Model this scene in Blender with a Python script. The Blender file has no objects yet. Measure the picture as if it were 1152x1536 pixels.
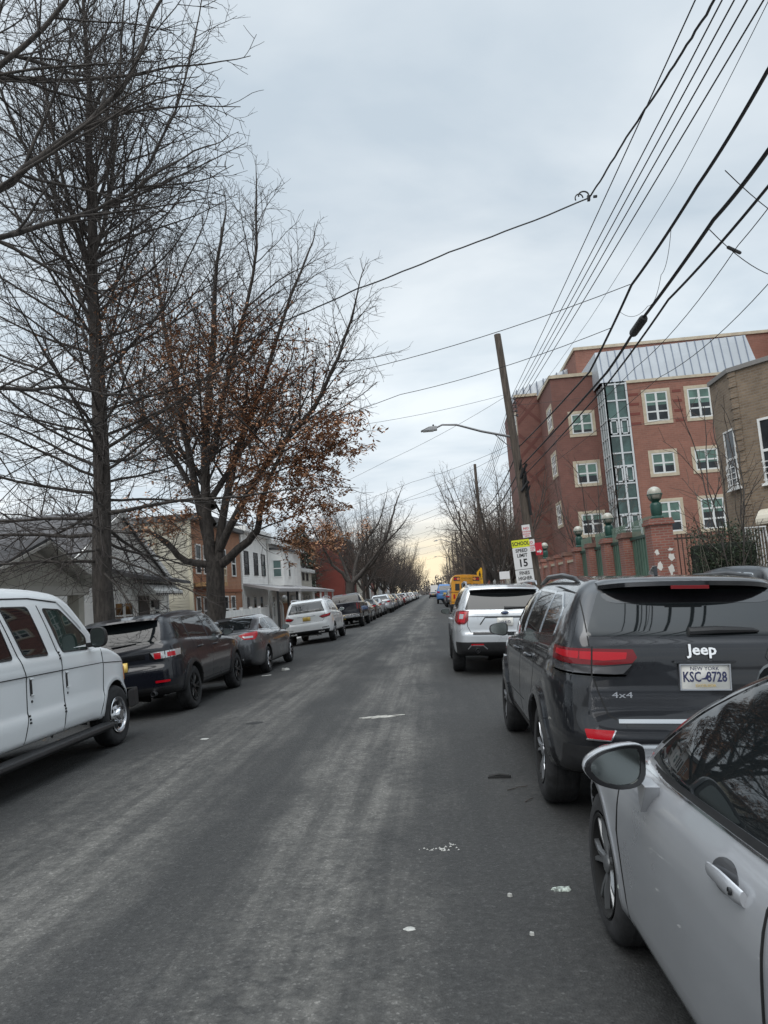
import bpy, bmesh, math, random
import numpy as np
from mathutils import Vector, Matrix
R_ = math.radians
sc = bpy.context.scene
COL = sc.collection

# ---------------------------------------------------------------- camera
CAM_H = 1.63
def setup_camera():
    roll, yaw, pit = R_(4.3), R_(3.4607), R_(6.399)
    d = Vector((-math.sin(yaw)*math.cos(pit), math.cos(yaw)*math.cos(pit), math.sin(pit)))
    r0 = Vector((math.cos(yaw), math.sin(yaw), 0)); u0 = r0.cross(d)
    r = r0*math.cos(roll) - u0*math.sin(roll); u = r0*math.sin(roll) + u0*math.cos(roll)
    cd = bpy.data.cameras.new('camera'); cam = bpy.data.objects.new('camera', cd); COL.objects.link(cam)
    m = Matrix((r, u, -d)).transposed().to_4x4(); m.translation = (0, 0, CAM_H)
    cam.matrix_world = m
    cd.sensor_fit = 'VERTICAL'; cd.sensor_height = 36; cd.lens = 1100/1536*36
    cd.clip_start = .05; cd.clip_end = 4000
    sc.camera = cam
setup_camera()

# ---------------------------------------------------------------- sky, sun, exposure
SUN_EL, SUN_AZ = R_(52), R_(200)      # the brightest part of the cloud deck: high, behind the photographer
def setup_world():
    w = bpy.data.worlds.new("World"); sc.world = w; w.use_nodes = True
    nt = w.node_tree; N = nt.nodes; L = nt.links; N.clear()
    out = N.new('ShaderNodeOutputWorld')
    sky = N.new('ShaderNodeTexSky'); sky.sky_type = 'NISHITA'; sky.sun_disc = False
    sky.sun_elevation = SUN_EL; sky.sun_rotation = SUN_AZ; sky.dust_density = 3
    bg1 = N.new('ShaderNodeBackground'); bg1.inputs[1].default_value = .05; L.new(sky.outputs[0], bg1.inputs[0])
    tc = N.new('ShaderNodeTexCoord')
    sx = N.new('ShaderNodeSeparateXYZ'); L.new(tc.outputs['Generated'], sx.inputs[0])
    def math_(op, a, b=None, c=None):
        n = N.new('ShaderNodeMath'); n.operation = op
        for i, v in enumerate((a, b, c)):
            if v is None: continue
            if isinstance(v, (int, float)): n.inputs[i].default_value = v
            else: L.new(v, n.inputs[i])
        return n.outputs[0]
    z = math_('MAXIMUM', sx.outputs[2], 0.0)
    den = math_('ADD', z, .12)
    cb = N.new('ShaderNodeCombineXYZ')
    L.new(math_('DIVIDE', sx.outputs[0], den), cb.inputs[0]); L.new(math_('DIVIDE', sx.outputs[1], den), cb.inputs[1])
    mp = N.new('ShaderNodeMapping'); mp.inputs['Rotation'].default_value = (0, 0, R_(25)); mp.inputs['Scale'].default_value = (.7, 1.0, 1)
    L.new(cb.outputs[0], mp.inputs[0])
    n1 = N.new('ShaderNodeTexNoise'); n1.inputs['Scale'].default_value = 1.5; n1.inputs['Detail'].default_value = 6; n1.inputs['Roughness'].default_value = .5
    n1.inputs['Distortion'].default_value = .3
    L.new(mp.outputs[0], n1.inputs['Vector'])
    rp = N.new('ShaderNodeValToRGB'); e = rp.color_ramp.elements
    e[0].position = .40; e[0].color = (.475, .55, .62, 1); e[1].position = .64; e[1].color = (.655, .71, .755, 1)
    L.new(n1.outputs[0], rp.inputs[0])
    # elevation: paler toward the horizon, brighter deck overhead
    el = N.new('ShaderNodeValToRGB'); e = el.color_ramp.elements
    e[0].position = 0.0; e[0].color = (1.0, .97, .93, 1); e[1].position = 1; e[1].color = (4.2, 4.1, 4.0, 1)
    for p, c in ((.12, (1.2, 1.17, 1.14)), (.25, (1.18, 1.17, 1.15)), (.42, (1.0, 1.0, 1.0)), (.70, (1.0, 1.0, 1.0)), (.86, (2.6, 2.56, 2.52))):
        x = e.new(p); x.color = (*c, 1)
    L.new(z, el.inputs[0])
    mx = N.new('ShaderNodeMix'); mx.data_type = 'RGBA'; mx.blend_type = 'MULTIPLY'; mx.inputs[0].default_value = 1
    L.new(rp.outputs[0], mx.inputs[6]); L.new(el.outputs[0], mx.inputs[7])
    # low yellow break in the cloud at the end of the street
    vm = N.new('ShaderNodeVectorMath'); vm.operation = 'DOT_PRODUCT'; vm.inputs[1].default_value = (0.01, 1, .045)
    L.new(tc.outputs['Generated'], vm.inputs[0])
    g = math_('POWER', math_('MAXIMUM', vm.outputs['Value'], 0), 160.0)
    band = math_('SUBTRACT', 1.0, math_('MULTIPLY', z, 8.5)); band = math_('MAXIMUM', band, 0)
    nb = math_('MULTIPLY_ADD', n1.outputs[0], 1.2, .3)
    g = math_('MULTIPLY', math_('MULTIPLY', g, band), nb); g = math_('MINIMUM', math_('MULTIPLY', g, 1.2), .8)
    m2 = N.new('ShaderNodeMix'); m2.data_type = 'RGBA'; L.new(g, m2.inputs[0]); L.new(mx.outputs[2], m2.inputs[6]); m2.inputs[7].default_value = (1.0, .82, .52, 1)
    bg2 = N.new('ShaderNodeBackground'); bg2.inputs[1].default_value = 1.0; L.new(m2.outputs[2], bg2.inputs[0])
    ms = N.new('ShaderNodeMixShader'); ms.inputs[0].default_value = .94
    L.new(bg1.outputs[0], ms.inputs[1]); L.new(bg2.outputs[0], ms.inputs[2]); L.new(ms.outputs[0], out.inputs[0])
    sd = bpy.data.lights.new('sun', 'SUN'); sd.energy = 1.5; sd.angle = R_(50); sd.color = (1, .975, .94)
    so = bpy.data.objects.new('sun', sd); COL.objects.link(so)
    v = Vector((math.sin(SUN_AZ)*math.cos(SUN_EL), math.cos(SUN_AZ)*math.cos(SUN_EL), math.sin(SUN_EL)))
    so.rotation_euler = v.to_track_quat('Z', 'Y').to_euler()
setup_world()
sc.view_settings.view_transform = 'Standard'; sc.view_settings.look = 'None'; sc.view_settings.gamma = 1
sc.view_settings.exposure = 0.35
sc.cycles.max_bounces = 6; sc.cycles.glossy_bounces = 3; sc.cycles.diffuse_bounces = 3
sc.cycles.use_denoising = True

# ---------------------------------------------------------------- materials
MATS = {}
def M(name, col, rough=.6, metal=0., coat=0., spec=.5, var=0., vscale=4., bump=0., bscale=40., rvar=0., emit=None, stretch=None, col2=None, lo=.4, hi=.62):
    if name in MATS: return MATS[name]
    m = bpy.data.materials.new(name); m.use_nodes = True; MATS[name] = m
    nt = m.node_tree; N = nt.nodes; L = nt.links; b = N['Principled BSDF']
    b.inputs['Base Color'].default_value = (*col, 1); b.inputs['Roughness'].default_value = rough
    b.inputs['Metallic'].default_value = metal; b.inputs['Coat Weight'].default_value = coat; b.inputs['Coat Roughness'].default_value = .04
    b.inputs['Specular IOR Level'].default_value = spec
    if emit: b.inputs['Emission Color'].default_value = (*emit, 1); b.inputs['Emission Strength'].default_value = 1
    if var or col2 or bump or rvar:
        tc = N.new('ShaderNodeTexCoord'); src = tc.outputs['Object']
        if stretch:
            mp = N.new('ShaderNodeMapping'); mp.inputs['Scale'].default_value = stretch; L.new(src, mp.inputs[0]); src = mp.outputs[0]
    if var or col2:
        n = N.new('ShaderNodeTexNoise'); n.inputs['Scale'].default_value = vscale; n.inputs['Detail'].default_value = 6; n.inputs['Roughness'].default_value = .6
        L.new(src, n.inputs['Vector'])
        rp = N.new('ShaderNodeValToRGB'); e = rp.color_ramp.elements
        e[0].position = lo; e[1].position = hi
        c0 = [max(0, c*(1-var)) for c in col]; c1 = [min(1, c*(1+var)) for c in col]
        if col2: c0, c1 = col, col2
        e[0].color = (*c0, 1); e[1].color = (*c1, 1)
        L.new(n.outputs[0], rp.inputs[0]); L.new(rp.outputs[0], b.inputs['Base Color'])
        if rvar:
            mr = N.new('ShaderNodeMapRange'); mr.inputs[3].default_value = rough-rvar; mr.inputs[4].default_value = rough+rvar
            L.new(n.outputs[0], mr.inputs[0]); L.new(mr.outputs[0], b.inputs['Roughness'])
    if bump:
        n = N.new('ShaderNodeTexNoise'); n.inputs['Scale'].default_value = bscale; n.inputs['Detail'].default_value = 4
        L.new(src, n.inputs['Vector'])
        bp = N.new('ShaderNodeBump'); bp.inputs['Strength'].default_value = bump; bp.inputs['Distance'].default_value = .02
        L.new(n.outputs[0], bp.inputs['Height']); L.new(bp.outputs[0], b.inputs['Normal'])
    return m

def brick(name, c1, c2, mortar, bw=.21, bh=.068, ms=.012, var=.25, rough=.9):
    if name in MATS: return MATS[name]
    m = M(name, c1, rough); nt = m.node_tree; N = nt.nodes; L = nt.links; b = N['Principled BSDF']
    tc = N.new('ShaderNodeTexCoord'); sx = N.new('ShaderNodeSeparateXYZ'); L.new(tc.outputs['Object'], sx.inputs[0])
    ad = N.new('ShaderNodeMath'); ad.operation = 'SUBTRACT'; L.new(sx.outputs[0], ad.inputs[0]); L.new(sx.outputs[1], ad.inputs[1])
    cb = N.new('ShaderNodeCombineXYZ'); L.new(ad.outputs[0], cb.inputs[0]); L.new(sx.outputs[2], cb.inputs[1])
    bt = N.new('ShaderNodeTexBrick'); bt.inputs['Scale'].default_value = 1; bt.inputs['Brick Width'].default_value = bw
    bt.inputs['Row Height'].default_value = bh; bt.inputs['Mortar Size'].default_value = ms; bt.inputs['Mortar Smooth'].default_value = .2
    bt.inputs['Color1'].default_value = (*c1, 1); bt.inputs['Color2'].default_value = (*c2, 1); bt.inputs['Mortar'].default_value = (*mortar, 1)
    L.new(cb.outputs[0], bt.inputs['Vector'])
    n = N.new('ShaderNodeTexNoise'); n.inputs['Scale'].default_value = 1.3; n.inputs['Detail'].default_value = 8; n.inputs['Roughness'].default_value = .65
    L.new(tc.outputs['Object'], n.inputs['Vector'])
    mr = N.new('ShaderNodeMapRange'); mr.inputs[1].default_value = .3; mr.inputs[2].default_value = .7; mr.inputs[3].default_value = 1-var; mr.inputs[4].default_value = 1+var
    L.new(n.outputs[0], mr.inputs[0])
    mx = N.new('ShaderNodeMix'); mx.data_type = 'RGBA'; mx.blend_type = 'MULTIPLY'; mx.inputs[0].default_value = 1
    L.new(bt.outputs[0], mx.inputs[6]); L.new(mr.outputs[0], mx.inputs[7]); L.new(mx.outputs[2], b.inputs['Base Color'])
    bp = N.new('ShaderNodeBump'); bp.inputs['Strength'].default_value = .35; bp.inputs['Distance'].default_value = .008; bp.invert = True
    L.new(bt.outputs['Fac'], bp.inputs['Height']); L.new(bp.outputs[0], b.inputs['Normal'])
    return m

# ---------------------------------------------------------------- mesh helpers
def tag(o, label=None, cat=None, group=None, kind=None):
    for k, v in (('label', label), ('category', cat), ('group', group), ('kind', kind)):
        if v: o[k] = v
    return o
def empty(name, loc=(0, 0, 0), rot=(0, 0, 0)):
    o = bpy.data.objects.new(name, None); o.location = loc; o.rotation_euler = rot; o.empty_display_size = .2
    COL.objects.link(o); return o
def link(name, me, parent=None):
    o = bpy.data.objects.new(name, me); COL.objects.link(o)
    if parent is not None: o.parent = parent
    return o
def npmesh(name, V, quads=None, tris=None, mats=(), mi=None, smooth=True, normals=None):
    me = bpy.data.meshes.new(name); V = np.asarray(V, np.float32)
    me.vertices.add(len(V)); me.vertices.foreach_set('co', V.ravel())
    idx = []; tot = []
    if quads is not None and len(quads): q = np.asarray(quads, np.int32); idx.append(q.ravel()); tot.append(np.full(len(q), 4, np.int32))
    if tris is not None and len(tris): t = np.asarray(tris, np.int32); idx.append(t.ravel()); tot.append(np.full(len(t), 3, np.int32))
    idx = np.concatenate(idx); tot = np.concatenate(tot)
    me.loops.add(len(idx)); me.loops.foreach_set('vertex_index', idx)
    me.polygons.add(len(tot)); st = np.concatenate(([0], np.cumsum(tot)[:-1])).astype(np.int32)
    me.polygons.foreach_set('loop_start', st)
    me.polygons.foreach_set('use_smooth', np.full(len(tot), bool(smooth)))
    for m in mats: me.materials.append(m)
    if mi is not None: me.polygons.foreach_set('material_index', np.asarray(mi, np.int32))
    me.update(calc_edges=True); me.validate()
    if normals is not None: me.normals_split_custom_set_from_vertices([tuple(n) for n in np.asarray(normals, float)])
    return me
class MB:
    """collects shapes and links them as one mesh object"""
    def __init__(s): s.V = []; s.F = []; s.I = []; s.m = Matrix(); s.mi = 0
    def add(s, V, F, mi=None):
        b = len(s.V); s.V += [tuple(s.m @ Vector(v)) for v in V]; s.F += [tuple(b+i for i in f) for f in F]
        s.I += [s.mi if mi is None else mi]*len(F); return s
    def box(s, x0, x1, y0, y1, z0, z1, mi=None):
        V = [(x, y, z) for z in (z0, z1) for y in (y0, y1) for x in (x0, x1)]
        return s.add(V, [(0, 2, 3, 1), (4, 5, 7, 6), (0, 1, 5, 4), (2, 6, 7, 3), (0, 4, 6, 2), (1, 3, 7, 5)], mi)
    def prism(s, poly, a0, a1, axis='y', mi=None):
        """poly: 2D ring; extruded along axis from a0 to a1 (x: poly=(y,z), y: poly=(x,z), z: poly=(x,y))"""
        n = len(poly)
        f = {'x': lambda p, a: (a, p[0], p[1]), 'y': lambda p, a: (p[0], a, p[1]), 'z': lambda p, a: (p[0], p[1], a)}[axis]
        V = [f(p, a0) for p in poly] + [f(p, a1) for p in poly]
        return s.add(V, [tuple(range(n-1, -1, -1)), tuple(range(n, 2*n))] + [(i, (i+1) % n, n+(i+1) % n, n+i) for i in range(n)], mi)
    def tube(s, pts, r, n=8, mi=None, cap=True):
        pts = [Vector(p) for p in pts]; k = len(pts); rs = r if isinstance(r, (list, tuple)) else [r]*k
        V = []; prev = None
        for i, p in enumerate(pts):
            t = (pts[min(i+1, k-1)] - pts[max(i-1, 0)]).normalized()
            if prev is None:
                a = Vector((0, 0, 1)) if abs(t.z) < .9 else Vector((1, 0, 0)); u = t.cross(a).normalized()
            else: u = (prev - t*prev.dot(t)).normalized()
            prev = u; w = t.cross(u)
            V += [tuple(p + (u*math.cos(2*math.pi*j/n) + w*math.sin(2*math.pi*j/n))*rs[i]) for j in range(n)]
        F = [(i*n+j, i*n+(j+1) % n, (i+1)*n+(j+1) % n, (i+1)*n+j) for i in range(k-1) for j in range(n)]
        if cap: F += [tuple(range(n-1, -1, -1)), tuple(range((k-1)*n, k*n))]
        return s.add(V, F, mi)
    def lathe(s, prof, n=24, axis='z', mi=None, c=(0, 0, 0), cap=True):
        """prof: (r, h) pairs"""
        V = []; k = len(prof)
        for (r, h) in prof:
            for j in range(n):
                a = 2*math.pi*j/n; u, v = r*math.cos(a), r*math.sin(a)
                p = {'z': (u, v, h), 'x': (h, u, v), 'y': (v, h, u)}[axis]
                V.append((p[0]+c[0], p[1]+c[1], p[2]+c[2]))
        F = [(i*n+j, i*n+(j+1) % n, (i+1)*n+(j+1) % n, (i+1)*n+j) for i in range(k-1) for j in range(n)]
        if cap and prof[0][0] > 1e-4: F.append(tuple(range(n-1, -1, -1)))
        if cap and prof[-1][0] > 1e-4: F.append(tuple(range((k-1)*n, k*n)))
        return s.add(V, F, mi)
    def ball(s, c, r, n=12, mi=None, sx=1, sy=1, sz=1):
        V = []; F = []
        for i in range(n//2+1):
            t = math.pi*i/(n//2)
            for j in range(n):
                a = 2*math.pi*j/n
                V.append((c[0]+r*sx*math.sin(t)*math.cos(a), c[1]+r*sy*math.sin(t)*math.sin(a), c[2]+r*sz*math.cos(t)))
        for i in range(n//2):
            for j in range(n): F.append((i*n+j, (i+1)*n+j, (i+1)*n+(j+1) % n, i*n+(j+1) % n))
        return s.add(V, F, mi)
    def build(s, name, mats, parent=None, smooth=False, bevel=0):
        if not isinstance(mats, (list, tuple)): mats = [mats]
        me = bpy.data.meshes.new(name); me.from_pydata(s.V, [], s.F)
        for m in mats: me.materials.append(m)
        me.polygons.foreach_set('material_index', s.I)
        if smooth: me.polygons.foreach_set('use_smooth', [True]*len(s.F))
        me.update()
        if bevel or smooth:
            bm = bmesh.new(); bm.from_mesh(me); bmesh.ops.remove_doubles(bm, verts=bm.verts, dist=1e-5)
            bmesh.ops.recalc_face_normals(bm, faces=bm.faces)
            if bevel: bmesh.ops.bevel(bm, geom=[e for e in bm.edges if e.calc_face_angle(0) > .6], offset=bevel, segments=2, affect='EDGES', profile=.6)
            bm.to_mesh(me); bm.free()
            if smooth: me.set_sharp_from_angle(angle=R_(40))
        else: 
            bm = bmesh.new(); bm.from_mesh(me); bmesh.ops.recalc_face_normals(bm, faces=bm.faces); bm.to_mesh(me); bm.free()
        return link(name, me, parent)
def text_mesh(txt, size, depth=.002, bold=0.):
    cu = bpy.data.curves.new('lettering', 'FONT'); cu.body = txt; cu.size = size; cu.align_x = 'CENTER'; cu.align_y = 'CENTER'; cu.extrude = depth; cu.resolution_u = 2; cu.offset = bold*size
    o = bpy.data.objects.new('lettering', cu); COL.objects.link(o)
    dg = bpy.context.evaluated_depsgraph_get(); me = bpy.data.meshes.new_from_object(o.evaluated_get(dg))
    COL.objects.unlink(o); bpy.data.objects.remove(o)
    return me
def lettering(txt, size, mat, parent, mw, sx=1., bold=0.):
    """text as flat raised letters; mw maps the text plane (x right, y up, z out) into the parent's space"""
    cu_me = text_mesh(txt, size, .0015, bold)
    me = cu_me; me.transform(Matrix.Scale(sx, 4, (1, 0, 0))); 
    me.transform(mw); me.materials.clear(); me.materials.append(mat)
    return link('lettering', me, parent)
def copy_tree(o, parent=None):
    c = o.copy(); COL.objects.link(c)
    if parent is not None: c.parent = parent
    for ch in [x for x in o.children]: copy_tree(ch, c)
    return c

# ground shape: the crowned street
XC, CA = -1.75, .0095
KL, KR = -6.45, 2.95
def crown(x): return -CA*(min(max(x, KL), KR)-XC)**2
def tilt(x): return 2*CA*(x-XC)
# ================================================================ cars: bodies from rounded profiles
def fillet(pts, seg=5):
    """pts: (a,b[,r]) ring -> polygon with corners rounded by r"""
    n = len(pts); out = []
    for i in range(n):
        p = np.array(pts[i][:2], float); r = pts[i][2] if len(pts[i]) > 2 else 0
        if r <= 0: out.append(p); continue
        a = np.array(pts[i-1][:2], float); b = np.array(pts[(i+1) % n][:2], float)
        la, lb = np.linalg.norm(a-p), np.linalg.norm(b-p); ra = min(r, la*.48); rb = min(r, lb*.48)
        s, e = p+(a-p)/la*ra, p+(b-p)/lb*rb
        for t in np.linspace(0, 1, seg+1): out.append((1-t)**2*s + 2*t*(1-t)*p + t*t*e)
    return np.array(out)
def poly_sdf(P, a, b):
    d = np.full(np.broadcast(a, b).shape, 1e9); s = np.ones(d.shape)
    n = len(P)
    for i in range(n):
        x1, y1 = P[i]; x0, y0 = P[i-1]
        ex, ey = x0-x1, y0-y1; wx, wy = a-x1, b-y1
        t = np.clip((wx*ex+wy*ey)/(ex*ex+ey*ey+1e-12), 0, 1)
        qx, qy = wx-ex*t, wy-ey*t
        d = np.minimum(d, qx*qx+qy*qy)
        c1 = b >= y1; c2 = b < y0; c3 = ex*wy > ey*wx
        s = np.where((c1 & c2 & c3) | (~c1 & ~c2 & ~c3), -s, s)
    return s*np.sqrt(d)
def smax(a, b, k): h = np.maximum(k-np.abs(a-b), 0)/k; return np.maximum(a, b)+h*h*k*.25
def smin(a, b, k): return -smax(-a, -b, k)

def smooth_table(tab, sg):
    a, b = np.array(tab).T; z = np.arange(a[0]-.2, a[-1]+.3, .005); v = np.interp(z, a, b)
    k = np.exp(-.5*(np.arange(-3*sg, 3*sg+1e-6, .005)/sg)**2); k /= k.sum(); n = len(k)//2
    return z, np.convolve(np.pad(v, n, mode='edge'), k, 'valid')[:len(z)]
class Shape:
    """a car body as a distance field: side profile x plan x tumblehome, cabin joined on, wheel openings cut"""
    def __init__(s, sp):
        s.sp = sp
        s.lower = fillet(sp['lower']); s.cab = fillet(sp['cab'])
        h = sp['plan']; s.plan = fillet(list(h) + [(-p[0],)+tuple(p[1:]) for p in reversed(h)], 12)
        h = sp['cplan']; s.cplan = fillet(list(h) + [(-p[0],)+tuple(p[1:]) for p in reversed(h)], 10)
        s.tz, s.tv = smooth_table(sp['tumble'], sp.get('ts', .022)); s.cz, s.cv = smooth_table(sp['ctumble'], .05)
        s.wheels = sp['wheels']; s.rw = sp['rw']; s.flare = sp.get('flare', .02); s.kb = sp.get('kb', .06); s.ku = sp.get('ku', .03); s.kc = sp.get('kc', .09)
        s.tables()
    def comb(s, ax, y, z, sl, pl, sg, pg):
        fl = 0
        for (wy, wz) in s.wheels:
            r = np.sqrt((y-wy)**2+(z-wz)**2); fl = fl + s.flare*np.clip(1-(r-s.rw)/.17, 0, 1)**3*np.where(z < wz-.3, 0, 1)
        B = smax(sl, pl + np.interp(z, s.tz, s.tv) - fl, s.kb)
        G = smax(sg, pg + np.interp(z, s.cz, s.cv), s.kc)
        f = smin(B, G, s.ku)
        if 'bed' in s.sp:
            x0, y0, y1, z0 = s.sp['bed']
            q = np.maximum(np.maximum(ax-x0, np.maximum(y0-y, y-y1)), z0-z); f = smax(f, -q, .02)
        for (wy, wz) in s.wheels:
            r = np.sqrt((y-wy)**2+(z-wz)**2) - s.rw
            well = np.maximum(r, .5-ax); f = smax(f, -well, .012)
        return f
    def tables(s):
        g = .01; L, H, X = s.sp['L'], s.sp['H'], s.sp['hw']
        ys = np.arange(-.4, L+.4, g); zs = np.arange(0, H+.35, g); xs = np.arange(0, X+.45, g)
        s.T = {'l': (poly_sdf(s.lower, ys[:, None], zs[None]), -.4, 0.), 'c': (poly_sdf(s.cab, ys[:, None], zs[None]), -.4, 0.),
               'p': (poly_sdf(s.plan, xs[:, None], ys[None]), 0., -.4), 'q': (poly_sdf(s.cplan, xs[:, None], ys[None]), 0., -.4)}
    def lut(s, k, a, b):
        T, a0, b0 = s.T[k]; u = np.clip((a-a0)*100, 0, T.shape[0]-1.001); v = np.clip((b-b0)*100, 0, T.shape[1]-1.001)
        i = u.astype(int); j = v.astype(int); u -= i; v -= j
        return (T[i, j]*(1-u)+T[i+1, j]*u)*(1-v) + (T[i, j+1]*(1-u)+T[i+1, j+1]*u)*v
    def fast(s, P):
        x, y, z = P[..., 0], P[..., 1], P[..., 2]; ax = np.abs(x)
        return s.comb(ax, y, z, s.lut('l', y, z), s.lut('p', ax, y), s.lut('c', y, z), s.lut('q', ax, y))
    def __call__(s, P):
        x, y, z = P[..., 0], P[..., 1], P[..., 2]; ax = np.abs(x)
        return s.comb(ax, y, z, poly_sdf(s.lower, y, z), poly_sdf(s.plan, ax, y), poly_sdf(s.cab, y, z), poly_sdf(s.cplan, ax, y))
    def grad(s, P, e=.004, f=None):
        g = np.empty_like(P); f = f or s
        for i in range(3):
            d = np.zeros(3); d[i] = e; g[:, i] = (f(P+d)-f(P-d))/(2*e)
        return g
    def normal(s, P): g = s.grad(P, .007); return g/(np.linalg.norm(g, axis=1, keepdims=True)+1e-9)
    def mesh(s, h):
        sp = s.sp; X = sp['hw']+.08; L = sp['L']; H = sp['H']+.08
        nx = int(math.ceil(X/h)); xs = (np.arange(nx)+.5)*h; ys = np.arange(-.12, L+.12, h); zs = np.arange(.1, H, h)
        sl = poly_sdf(s.lower, ys[:, None], zs[None]); sg = poly_sdf(s.cab, ys[:, None], zs[None])
        pl = poly_sdf(s.plan, xs[:, None], ys[None]); pg = poly_sdf(s.cplan, xs[:, None], ys[None])
        Fh = s.comb(xs[:, None, None], ys[None, :, None], zs[None, None], sl[None], pl[:, :, None], sg[None], pg[:, :, None])
        F = np.concatenate((Fh[::-1], Fh)); xs = np.concatenate((-xs[::-1], xs))
        S = F < 0; V = np.zeros(tuple(n-1 for n in F.shape)+(3,)); C = np.zeros(V.shape[:3])
        sl_ = lambda o: tuple(slice(o[i], F.shape[i]-1+o[i]) for i in range(3))
        cor = [(i, j, k) for i in (0, 1) for j in (0, 1) for k in (0, 1)]
        for a in cor:
            for ax in range(3):
                if a[ax]: continue
                b = list(a); b[ax] = 1
                fa, fb = F[sl_(a)], F[sl_(b)]; m = (fa < 0) != (fb < 0)
                t = np.where(m, fa/(np.where(m, fa-fb, 1)), 0)
                for q in range(3): V[..., q] += np.where(m, a[q] + (t if q == ax else 0), 0)
                C += m
        act = C > 0; ids = -np.ones(act.shape, int); ids[act] = np.arange(act.sum())
        ii = np.argwhere(act); P = (ii + V[act]/C[act][:, None])*h + np.array([xs[0], ys[0], zs[0]])
        Q = []
        for ax in range(3):
            o = [0, 0, 0]; o[ax] = 1
            A = S[tuple(slice(0, F.shape[i]-o[i]) for i in range(3))]; Bq = S[tuple(slice(o[i], F.shape[i]) for i in range(3))]
            e = np.argwhere(A != Bq); fl = A[tuple(e.T)]
            u, v = (ax+1) % 3, (ax+2) % 3
            ok = (e[:, u] > 0) & (e[:, v] > 0) & (e[:, u] < act.shape[u]) & (e[:, v] < act.shape[v]); e = e[ok]; fl = fl[ok]
            def at(du, dv):
                c = e.copy(); c[:, u] -= du; c[:, v] -= dv; return ids[tuple(c.T)]
            q = np.stack((at(1, 1), at(0, 1), at(0, 0), at(1, 0)), 1); q[~fl] = q[~fl][:, ::-1]; Q.append(q)
        Q = np.concatenate(Q)
        for _ in range(3):
            g = s.grad(P, .01, s.fast); P = P - np.clip((s.fast(P)/(np.sum(g*g, 1)+1e-6))[:, None]*g, -h, h)*.9
        n = s.normal(P)
        fc = P[Q].mean(1); mi = np.zeros(len(Q), int); fn = n[Q].mean(1)
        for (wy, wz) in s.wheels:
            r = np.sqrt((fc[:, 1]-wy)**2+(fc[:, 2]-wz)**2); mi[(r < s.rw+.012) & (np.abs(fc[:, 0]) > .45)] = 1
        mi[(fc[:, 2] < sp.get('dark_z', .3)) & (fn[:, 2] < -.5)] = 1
        return P, Q, n, mi
    # --- surface patches
    def hit(s, O, D, tmax=1.6, n=70):
        t = np.zeros(len(O)); prev = t.copy()
        for _ in range(34):
            f = s.fast(O+D*t[:, None]); t = np.where(f > 0, np.minimum(t+np.maximum(f*.8, .0015), tmax), t); 
        lo = np.maximum(t-.03, 0); hi = t+.004
        for _ in range(11):
            mid = (lo+hi)/2; neg = s.fast(O+D*mid[:, None]) < 0; hi = np.where(neg, mid, hi); lo = np.where(neg, lo, mid)
        return O+D*((lo+hi)/2)[:, None], t < tmax
    def rays(s, uv, view):
        n = len(uv); O = np.zeros((n, 3)); D = np.zeros((n, 3)); sp = s.sp
        a, b = uv[:, 0], uv[:, 1]
        if view in ('left', 'right'):
            sg = -1 if view == 'left' else 1; O[:] = np.stack((np.full(n, sg*1.3), a, b), 1); D[:, 0] = -sg
        elif view == 'rear': O[:] = np.stack((a, np.full(n, -.25), b), 1); D[:, 1] = 1
        elif view == 'front': O[:] = np.stack((a, np.full(n, sp['L']+.25), b), 1); D[:, 1] = -1
        elif view == 'top': O[:] = np.stack((a, b, np.full(n, sp['H']+.2)), 1); D[:, 2] = -1
        else:   # ('corner', cx, cy): a is an angle in the plan
            _, cx, cy = view; O[:] = np.stack((cx+1.6*np.cos(a), cy+1.6*np.sin(a), b), 1); D[:, 0] = -np.cos(a); D[:, 1] = -np.sin(a)
        return O, D
    def patch(s, name, poly, view, off, mat, parent, step=.05, thick=.006, r=None, both=False, flat=False):
        if r: poly = [tuple(p[:2])+((p[2] if len(p) > 2 else r),) for p in poly]
        poly = fillet(poly, 4)
        scale_a = 1.0
        bm = bmesh.new(); vs = [bm.verts.new((p[0], p[1], 0)) for p in poly]; bm.faces.new(vs)
        lo, hi = poly.min(0), poly.max(0)
        for ax in (0, 1):
            st = step
            if ax == 0 and isinstance(view, tuple): st = step/.6
            for c in np.arange(lo[ax]+st*.5, hi[ax], st):
                no = (1, 0, 0) if ax == 0 else (0, 1, 0); co = (c, 0, 0) if ax == 0 else (0, c, 0)
                bmesh.ops.bisect_plane(bm, geom=bm.verts[:]+bm.edges[:]+bm.faces[:], plane_co=co, plane_no=no, dist=1e-5)
        bm.verts.ensure_lookup_table(); bm.verts.index_update()
        uv = np.array([v.co[:2] for v in bm.verts]); O, D = s.rays(uv, view); P, ok = s.hit(O, D, 2.2 if view in ('rear', 'front') else 1.6)
        n = s.normal(P)
        edges = [(e.verts[0].index, e.verts[1].index) for e in bm.edges if e.is_boundary]
        F = [[v.index for v in f.verts] for f in bm.faces]; bm.free()
        V = P+n*off; N_ = n.copy(); k = len(V)
        # skirt
        bi = sorted({i for e in edges for i in e}); mp = {b: k+j for j, b in enumerate(bi)}
        V = np.concatenate((V, P[bi]-n[bi]*thick)); N_ = np.concatenate((N_, n[bi]))
        F += [[a, b, mp[b], mp[a]] for a, b in edges]
        me = bpy.data.meshes.new(name); me.from_pydata([tuple(v) for v in V], [], F)
        bm = bmesh.new(); bm.from_mesh(me); bmesh.ops.recalc_face_normals(bm, faces=bm.faces)
        # outward check
        bm.faces.ensure_lookup_table(); f = max(bm.faces, key=lambda f: f.calc_area()); i0 = f.verts[0].index
        if f.normal.dot(Vector(N_[i0])) < 0: bmesh.ops.reverse_faces(bm, faces=bm.faces[:])
        bm.to_mesh(me); bm.free()
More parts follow.
